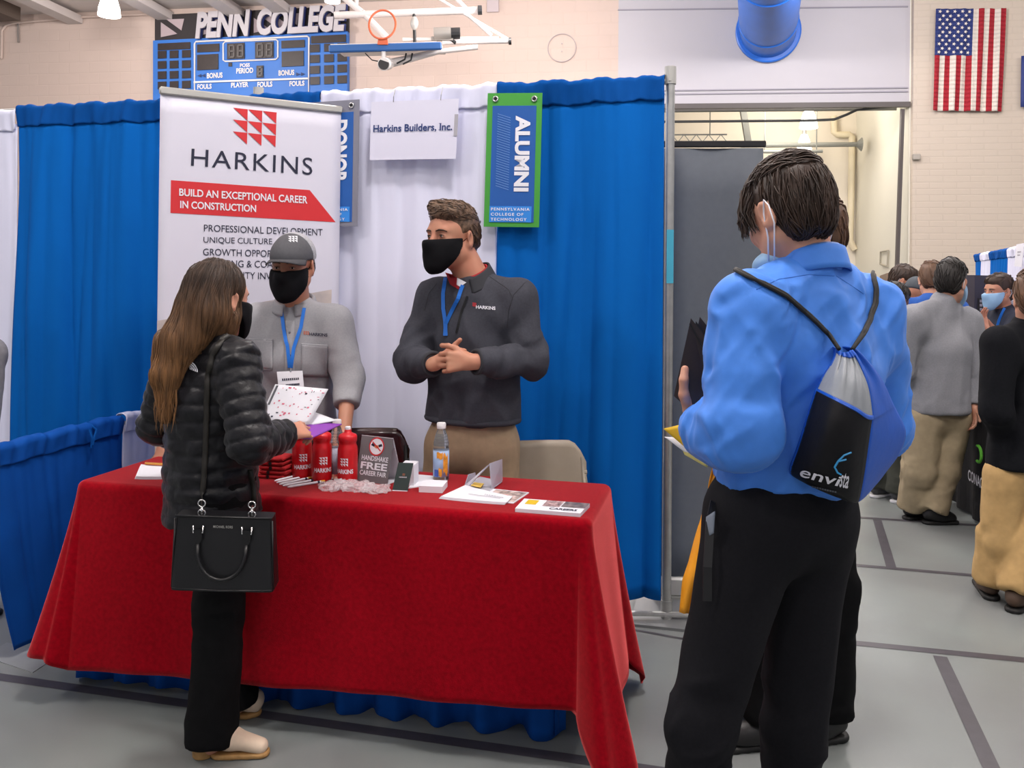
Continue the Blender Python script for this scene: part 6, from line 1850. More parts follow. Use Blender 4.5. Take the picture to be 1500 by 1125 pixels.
# ================================================================== the man in the blue shirt
M_bs = mat('blue_dress_shirt', '3f80de', .62, noise=.04, nscale=40, bump=.12, bscale=400, bdist=.0006, sheen=.1)
M_bp = mat('charcoal_dress_trouser', '18181c', .85, spec=.15, noise=.15, nscale=160, bump=.2, bscale=350, bdist=.0008)
J = JJ(HC=(1160, 318, 1.90), N=(1186, 402, 1.90), SL=(1094, 452, 1.81), SR=(1270, 455, 1.99), C=(1186, 540, 1.90), P=(1158, 715, 1.91),
       EL=(1084, 628, 1.75), WL=(1022, 630, 1.89), ER=(1290, 625, 2.06), WR=(1235, 650, 2.27), HL=(1104, 760, 1.86), HR=(1184, 760, 1.96),
       KL=(1027, 1065, 1.80), KR=(1164, 1065, 1.92), AL=(1004, 1385, 1.85), AR=(1148, 1385, 1.98))
J['AL'][2] = J['AR'][2] = .085
fB = nrm((-.48, .88, 0))
for s in 'LR': J['T' + s] = J['A' + s] + fB * .2 - UP * .085
B = thing('person', 'man in a bright blue dress shirt seen from behind with a drawstring bag', 'person', (J['P'][0], J['P'][1], 0))
hB = basis((-.36, .88, -.30)); hs = .97
hL = hand(J['WL'] + npa((.002, .004, .012)), (.22, .32, .92), (.1, .95, -.25), 1, ((.1, .15, .1),) * 4, ((.55, .45, -.85), (.9, .2, -.35), (1, .05, .05)), 1.0)
pr = bare(J, .057) + head(J['HC'], hB, hs) + hL + hand(J['WR'], (-.3, .9, .2), (.5, .2, .8), 1, s=1.0)
soft('body', pr, M_skin, B, .012, [(J['HC'], .16, .0045), (J['WL'] + npa((0, .03, .06)), .1, .003)])
tp_ = torso(J, .122, 1.36, .125, .06, .066)
tp_[0] = cap(J['P'] + UP * .03, J['C'], .138, .13, .05, J['SR'] - J['SL'], 1.22)
tp_ += [half(J['P'] + UP * .018, (.0, 0, -1))]
tp_ += sleeve(J['SL'], J['EL'], J['WL'], .066, .064, .044, .03, .94) + sleeve(J['SR'], J['ER'], J['WR'], .066, .058, .045, .03, .94)
tp_ += [cap(J['EL'] - UP * .01, J['EL'] * .5 + J['WL'] * .5 - UP * .012, .062, .052, .03)]
uB = nrm(J['N'] - J['P'])
st = soft('dress_shirt', tp_, M_bs, B, .006, fold=[
    dict(amp=.011, freq=8, axis=(.25, 0, 1), sq=.16, seed=3), dict(amp=.009, freq=15, axis=(-.5, .2, .8), sq=.16, seed=9, where=[(A(1100, 560, 1.8), .16), (A(1070, 640, 1.75), .14), (A(1290, 560, 2.0), .15)]),
    dict(amp=.010, freq=17, axis=(.15, 0, 1), sq=.3, seed=12, where=[(A(1130, 680, 1.85), .09), (A(1220, 690, 1.9), .1)]), dict(amp=.005, freq=24, axis=(.6, 0, .6), sq=.2, seed=15)])
collar('collar', J['N'] + UP * .004, nrm(UP + npa((-.03, .10, 0))), fB, M_bs, st, .066, .062, .5, .012, .03, th=.004, fold=True)
for pts, r_ in (([(1108, 424), (1140, 409), (1185, 402), (1225, 404), (1268, 432)], .0012),):
    mb = MB(); pp = path_on(st, pts, 40, .0)
    if len(pp) > 2: mb.tube(pp, r_, 5); mb.build('seam', mat('shirt_seam', '3874cf', .7), st, smooth=True)
trousers(J, M_bp, B, (.10, .061, .057), .122, 1.2, .008, J['P'] + UP * .05, 7, .009)
mb = MB(); c_ = npa(A(1158, 712, 1.91)); lt = nrm((J['SR'] - J['SL']) * npa((1, 1, 0))); fr_ = nrm(np.cross(lt, UP))
ribbon(mb, [Vector(c_ + lt * .142 * math.cos(t * PI / 24) + fr_ * .118 * math.sin(t * PI / 24)) for t in range(49)], .036, .003, side=(0, 0, 1), toward=(0, -.01, 0)); mb.build('belt', M_leather, B, smooth=True)
for s in 'LR': shoe('shoe', J['A' + s], J['T' + s], M_shoe_b, M_sole_b, B)
def combB(p):
    l = hB @ (p - J['HC'])
    if l[2] > .085: return hB[1] * .6 - hB[0] * .5
    return -hB[2] * 1.0 + hB[1] * (.35 if l[1] > .0 else .05)
short_hair('hair', J['HC'], hB, M_dk, B, .98, 6, .012, .0, n=1500, comb=combB, length=.07, nape=-.062, step=.005, rs=.0012, front=.15)
L = lambda x, y, z: loc(J['HC'], hB, x, y, z, hs)
M_surg = mat('blue_surgical_mask', '8fb4d6', .7, bump=.4, bscale=60, bdist=.002)
mk = soft('chin_mask', [ell(L(0, .06, -.092), (.07, .062, .036), hB), half(L(0, .0, -.1), -hB[1] * 1.0)], M_surg, B, .005)
mb = MB()
for x in (-1, 1):
    mb.tube([L(x * .064, .03, -.095), L(x * .078, .0, -.05), L(x * .087, -.012, .0), L(x * .086, -.02, .03), L(x * .088, -.034, .012), L(x * .084, -.036, -.03), L(x * .066, .01, -.105)], .0018, 6)
mb.build('ear_loop', M_whitep, mk, smooth=True)
mb = MB()   # long forelock at the temple
R = random.Random(8)
for i in range(150):
    x0 = -1 if i < 75 else 1
    if i == 75: mb.build('forelock', M_dk, B, smooth=True); mb = MB()
    a = npa(L(x0 * R.uniform(.05, .078), R.uniform(.02, .075), R.uniform(.03, .09))); b = npa(L(x0 * R.uniform(.07, .082), R.uniform(.03, .09), R.uniform(-.03, .0)))
    m_ = (a + b) / 2 + hB[0] * x0 * .010 + hB[1] * .006
    mb.tube([Vector(a), Vector(m_), Vector(b)], [.002, .0022, .0006], 4, caps=False)
mb.build('forelock', M_dk, B, smooth=True)
face_bits(J['HC'], hB, B, hs, M_dk)

# drawstring bag
BGt = thing('drawstring_bag', 'blue, grey and black drawstring bag on the back of the man in the blue shirt', 'drawstring bag', A(1235, 730, 1.72))
rows = [((1226, 511, 1.735), (1232, 516, 1.715), (1241, 516, 1.71), (1246, 513, 1.72), (1252, 510, 1.745)),
        ((1222, 524, 1.735), (1232, 528, 1.70), (1248, 532, 1.695), (1256, 530, 1.71), (1266, 522, 1.75)),
        ((1208, 546, 1.735), (1228, 552, 1.672), (1252, 562, 1.66), (1270, 566, 1.69), (1290, 552, 1.78)),
        ((1196, 569, 1.735), (1222, 582, 1.655), (1252, 597, 1.645), (1277, 609, 1.68), (1307, 590, 1.80)),
        ((1193, 576, 1.735), (1220, 590, 1.65), (1250, 605, 1.64), (1276, 617, 1.68), (1312, 600, 1.81)),
        ((1182, 612, 1.74), (1210, 625, 1.645), (1242, 636, 1.635), (1272, 646, 1.68), (1326, 632, 1.83)),
        ((1168, 655, 1.745), (1200, 668, 1.655), (1236, 680, 1.645), (1266, 688, 1.69), (1318, 662, 1.83)),
        ((1157, 686, 1.755), (1190, 702, 1.68), (1230, 716, 1.67), (1260, 722, 1.71), (1298, 690, 1.82)),
        ((1160, 696, 1.775), (1190, 712, 1.72), (1228, 728, 1.71), (1256, 735, 1.735), (1280, 712, 1.80)),
        ((1172, 700, 1.80), (1196, 712, 1.775), (1228, 724, 1.77), (1250, 728, 1.775), (1268, 715, 1.80))]
PR = [[A(*p) for p in r] for r in rows]
M_b1 = mat('bag_bright_blue', '0e50b6', .5, noise=.05, nscale=30, bump=.25, bscale=40, bdist=.004); M_b2 = mat('bag_grey', '8d9298', .6, bump=.35, bscale=35, bdist=.005); M_b3 = mat('bag_black', '111115', .6, spec=.25, noise=.1, nscale=60, bump=.25, bscale=40, bdist=.004)
def cat4(a, b, c, d, t): return .5 * ((2 * b) + (c - a) * t + (2 * a - 5 * b + 4 * c - d) * t * t + (3 * b - a - 3 * c + d) * t ** 3)
def bagp(u, v):
    """u: left edge 0 .. front ridge .75 .. right edge 1; v down"""
    def rowp(i):
        r = PR[i]; x = u * 4; k = min(int(x), 3); t = x - k
        g = lambda j: r[max(0, min(4, j))]
        return cat4(g(k - 1), g(k), g(k + 1), g(k + 2), t)
    y = v * (len(PR) - 1); k = min(int(y), len(PR) - 2); t = y - k
    g = lambda j: rowp(max(0, min(len(PR) - 1, j)))
    p = cat4(g(k - 1), g(k), g(k + 1), g(k + 2), t)
    w = math.exp(-((v - .15) / .12) ** 2) * .007 + math.exp(-((v - .02) / .06) ** 2) * .004
    return p + Vector((0, -1, 0)) * w * math.sin(u * 42 + 3 * v) 
def bag_part(name, u0, u1, v0, v1, m, nu=24, nv=24, push=0.0):
    mb = MB(); mb.grid(lambda a, b: bagp(u0 + (u1 - u0) * a, v0 + (v1 - v0) * b) + Vector((0, -push, 0)), nu, nv)
    return mb.build(name, m, BGt, smooth=True, solid=.003)
bag_part('grey_panel', .03, .75, .06, .335, M_b2); bag_part('blue_side', .75, 1, .0, 1, M_b1, 12, 40); bag_part('blue_edge', 0, .035, .1, .95, M_b1, 3, 30, .001)
bag_part('blue_trim', .0, .76, .33, .40, M_b1, 24, 5, .002); blk = bag_part('black_panel', .03, .75, .395, 1, M_b3, 24, 30)
bag_part('gathered_top', 0, .76, 0, .07, M_b1, 20, 5, .002)
mb = MB(); mb.grid(lambda a, b: bagp(1, b) * (1 - a) + bagp(0, b) * a + Vector((0, .06 * math.sin(PI * a), 0)), 8, 24); mb.build('back_panel', M_b1, BGt, smooth=True, solid=.003)
def bag_text(px, s, bold, name, m, shear=0.0):
    f = on_cloth(blk, px, .004, 1.66); mb = MB(); letters(mb, s, f, bold, 1.0, shear); return mb.build(name, m, blk)
bag_text([(1176, 684), (1232, 697), (1230, 711), (1174, 697)], 'envi', .01, 'lettering', M_whitep, .18)
bag_text([(1231, 690), (1243, 692.5), (1240, 714), (1228, 711)], 'sta', .01, 'lettering', M_whitep, .18)
mb = MB(); mb.tube(path_on(blk, [(1245, 662), (1235, 666), (1227, 674), (1223, 682)], 12, .003), .0018, 5); mb.tube(path_on(blk, [(1238, 672), (1226, 675), (1222, 683), (1226, 691), (1231, 694)], 12, .003), .0018, 5); mb.build('swoosh', mat('swoosh_blue', '3b9bd6', .5), blk)
mb = MB(); f = on_cloth(blk, [(1183, 708), (1226, 718), (1226, 720.5), (1183, 710.5)], .003)
for k in range(12): quadface(mb, f, [(k / 12, 0), (k / 12 + .06, 0), (k / 12 + .06, 1), (k / 12, 1)])
mb.build('small_print', mat('print_dim', '5f6470', .6), blk)
M_cord = mat('black_cord', '23211f', .7, noise=.3, nscale=200)
for dx, ph in ((0, 0), (.008, 2)):
    mb = MB(); pts = path_on(st, [(1072 + dx * 600, 396), (1094 + dx * 600, 408), (1118, 417 + dx * 300), (1150, 434 + dx * 300), (1185, 463 + dx * 300), (1212, 490 + dx * 200)], 40, .006) + [A(1229, 511, 1.72)]
    mb.tube(pts, .0042, 8)
    mb.build('cord', M_cord, BGt, smooth=True); mb = MB()
    pts = path_on(st, [(1280 - dx * 300, 398), (1282 - dx * 300, 425), (1281 - dx * 400, 445), (1273 - dx * 400, 470), (1262 - dx * 300, 492)], 30, .006) + [A(1249, 511, 1.72)]
    mb.tube(pts, .0042, 8); mb.build('cord', M_cord, BGt, smooth=True)
mb = MB(); mb.tube([A(1160, 697, 1.775), A(1148, 690, 1.80), A(1138, 668, 1.80), A(1130, 650, 1.81)], .004, 8); mb.build('cord', M_cord, BGt, smooth=True); mb = MB(); mb.tube([A(1300, 676, 1.81), A(1280, 686, 1.775), A(1262, 690, 1.72)], .0035, 8)
mb.build('cord', M_cord, BGt, smooth=True)

# what he holds
pf = thing('portfolio', 'dark leather portfolio held upright by the man in the blue shirt', 'portfolio', A(1020, 600, 1.93))
q = [A(1012, 466, 1.90), A(1056, 522, 1.88), A(1052, 640, 1.875), A(987, 580, 1.892)]
n_ = (q[1] - q[0]).cross(q[3] - q[0]).normalized(); n_ = -n_ if n_.y > 0 else n_
for k, nm, th in ((0, 'front_cover', .006), (.022, 'back_cover', .006)):
    mb = MB(); P = [p - n_ * k + Vector((.02 if k else 0, 0, .004 if k else 0)) for p in q]; mb.add([p for p in P] + [p - n_ * th for p in P], [(0, 1, 2, 3), (7, 6, 5, 4), (0, 4, 5, 1), (1, 5, 6, 2), (2, 6, 7, 3), (3, 7, 4, 0)]); mb.build(nm, mat('portfolio_brown', '2a1e1e', .42, noise=.1, nscale=40, bump=.2, bscale=200, bdist=.0006), pf)
mb = MB(); c_ = sum(q, Vector()) / 4; P = [c_ + (p - c_) * .95 - n_ * .007 + Vector((.01, 0, 0)) for p in q]; mb.add(P + [p - n_ * .014 for p in P], [(0, 1, 2, 3), (7, 6, 5, 4), (0, 4, 5, 1), (1, 5, 6, 2), (2, 6, 7, 3), (3, 7, 4, 0)]); mb.build('pages', M_black, pf)
mb = MB(); P0, P1 = q[0] * .62 + q[3] * .0 + q[1] * .38, None
mb.tube([q[0] * .93 + q[3] * .07 + n_ * .0012, (q[1] * .70 + q[2] * .30) + n_ * .0012], .0016, 5); mb.build('stitched_edge', M_black, pf)
sheet_px('yellow_envelope', 'bright yellow envelope under the blue shirt sleeve', 'envelope', [(972, 628, 1.97), (1004, 620, 1.95), (1060, 668, 1.90), (1004, 655, 1.95)], mat('envelope_yellow', 'e3b92f', .6), .003)
sheet_px('white_papers', 'white papers between the two yellow sheets', 'papers', [(973, 640, 1.975), (990, 641, 1.97), (1030, 672, 1.93), (1004, 662, 1.955)], M_whitep, .004)
sheet_px('pale_yellow_sheet', 'pale yellow sheet hanging lowest under the sleeve', 'paper', [(997, 652, 1.96), (1040, 660, 1.92), (1036, 685, 1.92), (1003, 666, 1.955)], mat('sheet_pale_yellow', 'd8cc80', .6), .002)
YB = thing('yellow_bag', 'orange yellow plastic bag hanging in front of the man in the blue shirt', 'bag', A(1000, 894, 2.06))
mb = MB()
rw = [((1048, 672, 2.0), (1068, 690, 2.0)), ((1042, 705, 2.02), (1064, 740, 2.0)), ((1030, 770, 2.04), (1062, 790, 2.0)), ((1013, 820, 2.06), (1060, 840, 2.0)), ((1000, 850, 2.07), (1058, 870, 2.0)), ((994, 893, 2.07), (1056, 905, 2.0))]
RW = [[A(*p) for p in r] for r in rw]
def ybf(u, v):
    y = v * 5; k = min(int(y), 4); t = y - k
    a = RW[k][0] * (1 - t) + RW[k + 1][0] * t; b = RW[k][1] * (1 - t) + RW[k + 1][1] * t
    return a * (1 - u) + b * u + Vector((0, .02 * math.sin(u * 9 + v * 4), 0))
mb.grid(ybf, 10, 24); mb.build('bag_front', mat('bag_orange', 'e79a1e', .4, bump=.3, bscale=40, bdist=.003), YB, smooth=True, solid=.004)
mb = MB(); mb.grid(lambda u, v: ybf(u, v) + Vector((.012, .05 * math.sin(PI * min(1, v + .05)), 0)), 10, 24); mb.build('bag_back', MATS['bag_orange'], YB, smooth=True, solid=.004)
JB = J
mb = MB(); ribbon(mb, [A(1046, 735, 1.84), A(1040, 765, 1.80), A(1036, 830, 1.77), A(1036, 880, 1.765)], .018, .003); mb.build('hanging_strap', M_black, B)
mb = MB(); mb.grid(lambda u, v: A(1035 + 12 * u - 2 * v, 757 + 32 * v - 8 * u, 1.80 - .02 * u), 4, 6); mb.build('pocket_cloth', mat('grey_pocket', '7d8694', .7), B, smooth=True, solid=.003)

# ================================================================== the people further back
def figure(label, J, f, hB, top_m, leg_m, hair_m, skin_m, shoes=(M_shoe_b, M_sole_b), hs=1.0, step=.011, mask=None, hair_n=150, hands=True, coll=None, seed=1, hem_d=.02, belly=.135, chest=.125, sl=.066, leg_r=(.1, .08, .075), curly=0.0, nape=-.06, top_name='jacket', htop=.012, wide=1.3, hand_dirs=None):
    base = (J['P'][0], J['P'][1], 0)
    t = thing('person', label, 'person', base)
    pr = bare(J) + head(J['HC'], hB, hs)
    fine = [(J['HC'], .14, .006)]
    if hands:
        for s, k in (('L', -1), ('R', 1)):
            d = nrm(J['W' + s] - J['E' + s]); n = npa(nrm(J['S' + s] - J['C'])) * npa((1, 1, 0))
            if hand_dirs and s in hand_dirs:
                dd, nn, ks = hand_dirs[s]; pr += hand(J['W' + s], dd, nn, ks, s=.98)
            else:
                pr += hand(J['W' + s], d, n if np.linalg.norm(n) > .01 else f, k, ((.35, .5, .35),) * 4, s=.98)
            fine.append((J['W' + s] + d * .06, .10, .005))
    soft('body', pr, skin_m, t, .014, fine)
    tq = torso(J, chest, wide, belly, .06, .068)
    tq[0] = cap(J['P'] - UP * hem_d, J['C'], belly, chest, .05, J['SR'] - J['SL'], wide * .94)
    tq += [half(J['P'] - UP * hem_d, (0, 0, -1))]
    for s in 'LR': tq += sleeve(J['S' + s], J['E' + s], J['W' + s], sl + .006, sl - .006, .047, cut=.95)
    tq += [cap(J['N'] - UP * .02, J['N'] + UP * .012, .07, .064, .02)]
    o = soft(top_name, tq, top_m, t, step, fold=[dict(amp=.008, freq=9, axis=(.3, 0, 1), sq=.3, seed=seed), dict(amp=.006, freq=15, axis=(1, 0, .4), sq=.35, seed=seed + 3, where=[(J['EL'], .13), (J['ER'], .13), (J['P'], .2)])])
    if coll: collar('collar', J['N'] - UP * .01, UP, f, coll, o, .066, .05, .5, .01)
    trousers(J, leg_m, t, leg_r, .122, 1.2, step, J['P'] + UP * .06, seed + 1, .010)
    for s in 'LR': shoe('shoe', J['A' + s], J['T' + s], shoes[0], shoes[1], t)
    if hair_n is not None:
        short_hair('hair', J['HC'], hB, hair_m, t, hs * 1.04, seed, htop, .003, n=hair_n, length=.07, rs=.002, nape=nape, step=.007, sweep=curly + 1)
    face_bits(J['HC'], hB, t, hs, hair_m)
    if mask: cloth_mask(J['HC'], hB, mask, t, hs, loops=M_whitep)
    return t, o
M_gsw = mat('grey_sweatshirt', '85868c', .92, noise=.08, nscale=120, bump=.2, bscale=300, bdist=.001)
M_bch = mat('beige_chino', '9c8d72', .88, noise=.08, nscale=30)
M_bfl = mat('black_fleece', '16171b', .95, spec=.15, noise=.2, nscale=100, bump=.3, bscale=260, bdist=.0015)
M_tan = mat('tan_chino', 'b0905f', .88, noise=.08, nscale=30)
M_navy = mat('navy_jacket', '1f2536', .8, noise=.1, nscale=60)
M_mid = mat('mid_blue_top', '2456a8', .8, noise=.08, nscale=40)
M_olive = mat('dark_olive_cloth', '3b3d36', .88, noise=.1, nscale=40)

# someone in black standing behind the man in the blue shirt
J, f, r = std_joints(G(1150, 1095) + Vector((.02, .05, 0)), 1.70, math.radians(-75), 0, .12)
hc = A(1184, 348, 2.82); d = npa(hc) - J['HC']
for k in ('HC', 'N', 'C', 'SL', 'SR', 'EL', 'ER', 'WL', 'WR'): J[k] = J[k] + d * (1 if k in ('HC', 'N') else .75 if k[0] in 'CS' else .5)
J['AL'] = npa(A(1118, 1052, 2.82)); J['AL'][2] = .085; J['TL'] = npa(G(1056, 1098)); J['KL'] = npa((J['AL'][0] + .015, J['AL'][1] + .02, .5))
J['AR'] = npa(A(1216, 1060, 2.86)); J['AR'][2] = .085; J['TR'] = J['AR'] + npa((-.2, -.05, -.085)); J['KR'] = npa((J['AR'][0] + .005, J['AR'][1], .5))
J['HL'] = npa((J['KL'][0] + .04, J['KL'][1] + .05, .88)); J['HR'] = npa((J['KR'][0] - .04, J['KR'][1] + .04, .88)); J['P'] = (J['HL'] + J['HR']) / 2 + UP * .02
figure('person in black clothes almost hidden behind the man in the blue shirt', J, f, basis(f), mat('black_top', '1e1e22', .9), M_blk, M_mb, M_skin, hair_n=200, seed=4, leg_r=(.09, .072, .07), htop=.02)

# man in the grey sweatshirt
J = JJ(HC=(1393, 416, 5.38), N=(1381, 445, 5.38), SL=(1335, 467, 5.28), SR=(1418, 470, 5.46), C=(1378, 510, 5.38), P=(1374, 588, 5.40),
       EL=(1322, 540, 5.34), WL=(1345, 592, 5.62), ER=(1429, 542, 5.44), WR=(1426, 594, 5.40), HL=(1352, 612, 5.38), HR=(1393, 612, 5.44),
       KL=(1346, 690, 5.38), KR=(1380, 690, 5.42), AL=(1336, 745, 5.46), AR=(1366, 748, 5.36))
J['AL'][2] = J['AR'][2] = .075
J['TR'] = npa(G(1401, 767)); J['TL'] = npa(G(1362, 758))
f = nrm((.55, .83, 0))
t, o = figure('man in a grey sweatshirt and beige trousers standing with his back turned', J, f, basis((.70, .68, -.22)), M_gsw, M_bch, M_bk, M_skin, mask=M_surg, hair_n=350, seed=7, hem_d=.06, belly=.165, chest=.15, sl=.078, leg_r=(.115, .095, .085), htop=.022, hs=1.03, top_name='sweatshirt', wide=1.28)
collar('neck_band', J['N'] + UP * .0, UP, f, mat('pale_band', 'b9bcb6', .8), o, .062, .03, .3, .006)

# man in the black fleece at the right edge
J = JJ(HC=(1515, 440, 4.06), N=(1506, 482, 4.1), SL=(1462, 503, 4.0), SR=(1560, 500, 4.22), C=(1510, 560, 4.12), P=(1506, 665, 4.12),
       EL=(1459, 600, 3.98), WL=(1480, 668, 4.2), ER=(1580, 600, 4.2), WR=(1570, 668, 4.28), HL=(1474, 700, 4.10), HR=(1532, 700, 4.18),
       KL=(1462, 790, 4.10), KR=(1502, 800, 4.05), AL=(1450, 862, 4.14), AR=(1488, 870, 3.98))
J['AL'][2] = J['AR'][2] = .08
J['TL'] = J['AL'] + npa((.06, .2, -.08)); J['TR'] = J['AR'] + npa((.14, .14, -.08))
t, o = figure('man in a black fleece and tan trousers cut off by the right edge', J, nrm((-.2, .95, 0)), basis((.48, .87, -.12)), M_bfl, M_tan, M_mb, M_skin, nape=-.09, shoes=(mat('brown_shoe', '4a382c', .6), M_sole_b), hair_n=350, coll=M_bfl, seed=9, hem_d=.06, belly=.16, chest=.145, sl=.07, leg_r=(.098, .08, .076), htop=.016, top_name='fleece')

# masked man at the far right table, in profile
J, f, r = std_joints((3.78, 6.72, 0), 1.74, math.radians(-95))
hc = npa(A(1464, 428, 6.6)); d = hc - J['HC']
for k in J: J[k] = J[k] + d * npa((1, 1, 0 if k[0] in 'KAT' else 1))
J['ER'] = npa(A(1478, 505, 6.7)); J['WR'] = npa(A(1456, 484, 6.55)); J['EL'] = npa(A(1462, 515, 6.4)); J['WL'] = npa(A(1445, 484, 6.3))
t, o = figure('man in a navy jacket and pale blue mask gesturing at the far right', J, f, basis((-.97, -.22, -.05)), M_navy, M_olive, M_dk, M_skin2, mask=M_surg, hair_n=200, seed=11, sl=.064,
              hand_dirs={'L': ((-.3, -.1, .95), (-.5, .85, .0), 1), 'R': ((-.75, .0, .6), (.0, .9, .3), 1)})
mb = MB(); ribbon(mb, path_on(o, [(1472, 452), (1464, 470), (1458, 492)], 12, .006), .022, .003)
tag(mb.build('lanyard', MATS['lanyard_blue'], base=A(1464, 470, 6.5)), 'blue lanyard on the masked man in the navy jacket', 'lanyard')

# three heads in the crowd between the blue shirt and the grey sweatshirt
def crowd(label, hpx, y, h, yaw, hd, top, leg, hair, skin, seed, mask=None, feet=None, shoes=(M_shoe_b, M_sole_b), htop=.012, hair_n=150, **kw):
    c = A(hpx[0], hpx[1], y)
    J, f, r = std_joints((0, 0, 0), h, yaw)
    d = npa(c) - J['HC']
    for k in J: J[k] = J[k] + d * npa((1, 1, 0 if k[0] in 'KAT' else 1 if k[0] not in 'H' or k == 'HC' else .5))
    return figure(label, J, f, basis(hd), top, leg, hair, skin, mask=mask, hair_n=hair_n, seed=seed, shoes=shoes, htop=htop, **kw)
M_wsn = mat('white_black_sneaker', 'b9b9bc', .6, noise=.8, nscale=24, c2='1b1b1d')
crowd('bearded brown haired man looking down, leftmost in the far crowd', (1322, 413), 7.3, 1.62, math.radians(70), (.80, -.35, -.35), mat('brown_dark_top', '33282a', .9), M_olive, M_dk, M_skin2, 13, mask=M_mask)
crowd('person with short black hair bent forward in a dark top in the far crowd', (1309, 444), 5.95, 1.47, math.radians(60), (.75, .5, -.45), M_mid, M_olive, M_bk, M_skind, 15, shoes=(M_wsn, M_sole_w), htop=.01)
crowd('person with light brown hair in a blue top behind the grey sweatshirt', (1364, 412), 6.25, 1.66, math.radians(20), (.3, .9, -.25), M_mid, M_navy, M_mb, M_skin, 17, shoes=(M_shoe_b, M_sole_w))
t, o = crowd('person in a dark grey knit cap between two brown haired people', (1343, 433), 7.0, 1.54, math.radians(50), (.75, .6, -.2), M_navy, M_olive, M_dk, M_skin2, 19, hair_n=None)
hB2 = basis((.75, .6, -.2)); hc2 = npa(A(1343, 433, 7.0))
soft('knit_cap', [ell(loc(hc2, hB2, 0, -.014, .055), (.088, .108, .1), hB2), half(loc(hc2, hB2, 0, 0, .02), -hB2[2] - hB2[1] * .2)], mat('cap_knit', '4a4f55', .9, bump=.4, bscale=120), t, .008)

# someone at the left edge, in the next booth
J, f, r = std_joints((0, 0, 0), 1.72, math.radians(100))
d = npa(A(-72, 400, 3.75)) - J['HC']
for k in J: J[k] = J[k] + d * npa((1, 1, 0 if k[0] in 'KAT' else 1))
J['ER'] = npa(A(-16, 520, 3.62)); J['WR'] = npa(A(-24, 640, 3.55)); J['EL'] = npa(A(-95, 530, 3.8)); J['WL'] = npa(A(-70, 640, 3.85)); 
t, o = figure('person in a grey jacket and pale jeans at the extreme left edge', J, f, basis(f), mat('grey_jacket', '77777d', .85, noise=.1, nscale=60), mat('pale_denim', '8fa3b8', .85, noise=.1, nscale=90), M_dk, M_skin, hair_n=60, seed=21, sl=.066)

# ------------------------------------------------------------------ the far right booths
da, db = G(1430, 372.5, 1.86), G(1500, 353, 1.86)
da, db = A(1431, 373, 9.6), A(1503, 352, 6.75)
dd = (db - da); dd.z = 0; Ld = dd.length; dd.normalize(); dn = Vector((dd.y, -dd.x, 0))
if dn.x > 0: dn = -dn
zt_ = (da.z + db.z) / 2
def spanpx(px):
    return (onplane(px, 400, da, dn) - da).dot(dd)
for i, (a, b, c_, lab) in enumerate(((1430, 1440, 'b', 'narrow blue drape at the far end of the right hand booths'), (1440, 1453, 'w', 'narrow white drape between two blue ones at the far right'), (1453, 1481, 'b', 'wide blue drape behind the masked man at the far right'), (1481, 1540, 'w', 'white drape carrying a paper sign at the right edge'))):
    x0, x1 = spanpx(a), spanpx(b)
    P = da + dd * x0; P.z = 0
    z_ = 1.53 + (da.z - 1.53) * 1.0
    drape('far_drape', lab, P, dd, dn, x1 - x0, 1.775, .05, M_blue if c_ == 'b' else M_wdr, M_bluet if c_ == 'b' else M_wdr, 60 + i, pocket=.08, amp=.03)
Ms = [onplane(*p, da + dn * .08, dn) for p in ((1489, 358), (1500, 356), (1497, 391), (1486, 390))]
mb = MB(); mb.add(Ms, [(0, 1, 2, 3)]); sg_ = mb.build('booth_sign', M_whitep, base=Ms[3], solid=.003); tag(sg_, 'white paper sign pinned on the white drape at the right edge', 'sign')
mb = MB()
for v0, u0, u1 in ((.62, .3, .8), (.48, .36, .72)):
    P = [v + dn * .004 for v in Ms]; f = lambda u, v: (P[3] * (1 - u) + P[2] * u) * (1 - v) + (P[0] * (1 - u) + P[1] * u) * v
    for k in range(5): quadface(mb, f, [(u0 + (u1 - u0) * k / 5, v0), (u0 + (u1 - u0) * (k + .7) / 5, v0), (u0 + (u1 - u0) * (k + .7) / 5, v0 + .05), (u0 + (u1 - u0) * k / 5, v0 + .05)])
mb.build('print', mat('print_grey', '8d8a96', .6), sg_)
# table with the black printed cover
t0, t1 = G(1395, 739), G(1437, 770)
td = (t1 - t0).normalized(); tn = Vector((-td.y, td.x, 0)); tn = tn if tn.x > 0 else -tn
TB = thing('covered_table', 'table under a black fitted cover with white lettering at the far right', 'table', t0)
mb = MB(); Lq = 1.75
def cov(u, v):
    return t0 + td * (Lq * u - .05) + tn * (.02 * math.sin(u * 40) * (1 - v)) + WZ * (.02 + .73 * v)
mb.grid(cov, 60, 8); mb.grid(lambda u, v: t0 + td * -.05 + tn * (.75 * u) + WZ * (.02 + .73 * v), 8, 8)
mb.grid(lambda u, v: t0 + td * (Lq * u - .05) + tn * (.75 * v) + WZ * .75, 8, 8)
mb.build('cover', mat('black_table_cover', '18181c', .7, noise=.1, nscale=30), TB, solid=.004)
o = TB
fl_ = [onplane(*p, t0 - tn * .025, tn) for p in ((1418, 687), (1448, 706), (1448, 723), (1418, 703))]
mb = MB(); f = lambda u, v: (fl_[3] * (1 - u) + fl_[2] * u) * (1 - v) + (fl_[0] * (1 - u) + fl_[1] * u) * v
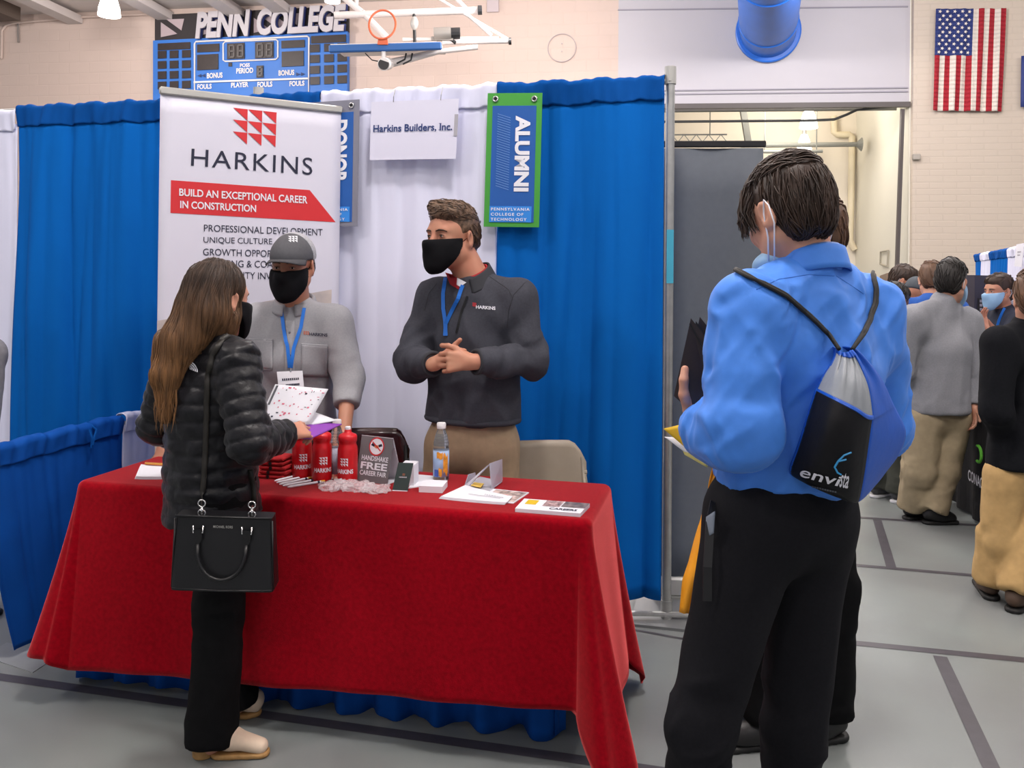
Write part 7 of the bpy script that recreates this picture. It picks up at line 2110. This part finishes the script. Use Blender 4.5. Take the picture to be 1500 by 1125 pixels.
letters(mb, 'CONAGRA', f, .02); mb.build('lettering', M_whitep, TB)
mb = MB(); q = onplane(1433, 665, t0 - tn * .025, tn); mb.tube([q + td * .05 * math.cos(k * PI / 8) + WZ * .05 * math.sin(k * PI / 8) for k in range(-5, 6)], .009, 6); mb.build('green_mark', mat('logo_green', '5fb33a', .6), TB)
# dark display board and blue chair-back behind the masked man
def upright_board(name, label, cat, px, y, m, th=.05):
    P = [A(*p, y) for p in px]
    mb = MB(); mb.add(P + [p + Vector((0, th, 0)) for p in P], [(3, 2, 1, 0), (4, 5, 6, 7), (0, 1, 5, 4), (1, 2, 6, 5), (2, 3, 7, 6), (3, 0, 4, 7)])
    return tag(mb.build(name, m, base=P[3]), label, cat)
ob = thing('display_stand', 'dark navy display stand behind the masked man at the far right', 'display stand', A(1450, 560, 7.2))
def brd(name, px, y, m, par, th=.05):
    P = [A(*p, y) for p in px]; mb = MB(); mb.add(P + [p + Vector((0, th, 0)) for p in P], [(3, 2, 1, 0), (4, 5, 6, 7), (0, 1, 5, 4), (1, 2, 6, 5), (2, 3, 7, 6), (3, 0, 4, 7)]); return mb.build(name, m, par)
bd_ = brd('board', [(1428, 403), (1466, 404), (1472, 668), (1424, 668)], 7.2, mat('display_navy', '2c2b3c', .5, noise=.1, nscale=8), ob, .25)
brd('screen', [(1433, 437), (1470, 437), (1470, 470), (1431, 470)], 7.195, M_black, bd_, .004)
mb = MB()
for k in range(4): mb.box(A(1437, 441 + 6 * k, 7.19), (.02, .004, .022))
mb.build('print', mat('print_grey', '8d8a96', .6), bd_)
ot = thing('blue_drape_end', 'bright blue drape end showing between the grey sweatshirt and the navy display', 'drape', A(1416, 650, 7.5))
mb = MB(); a_ = A(1400, 425, 7.5); b_ = A(1430, 425, 7.5); mb.grid(lambda u, v: Vector((a_.x + (b_.x - a_.x) * u, 7.5 + .02 * math.sin(u * 30), .04 + 1.36 * v)), 24, 6); mb.build('drape_panel', M_blue, ot, smooth=True, solid=.003)
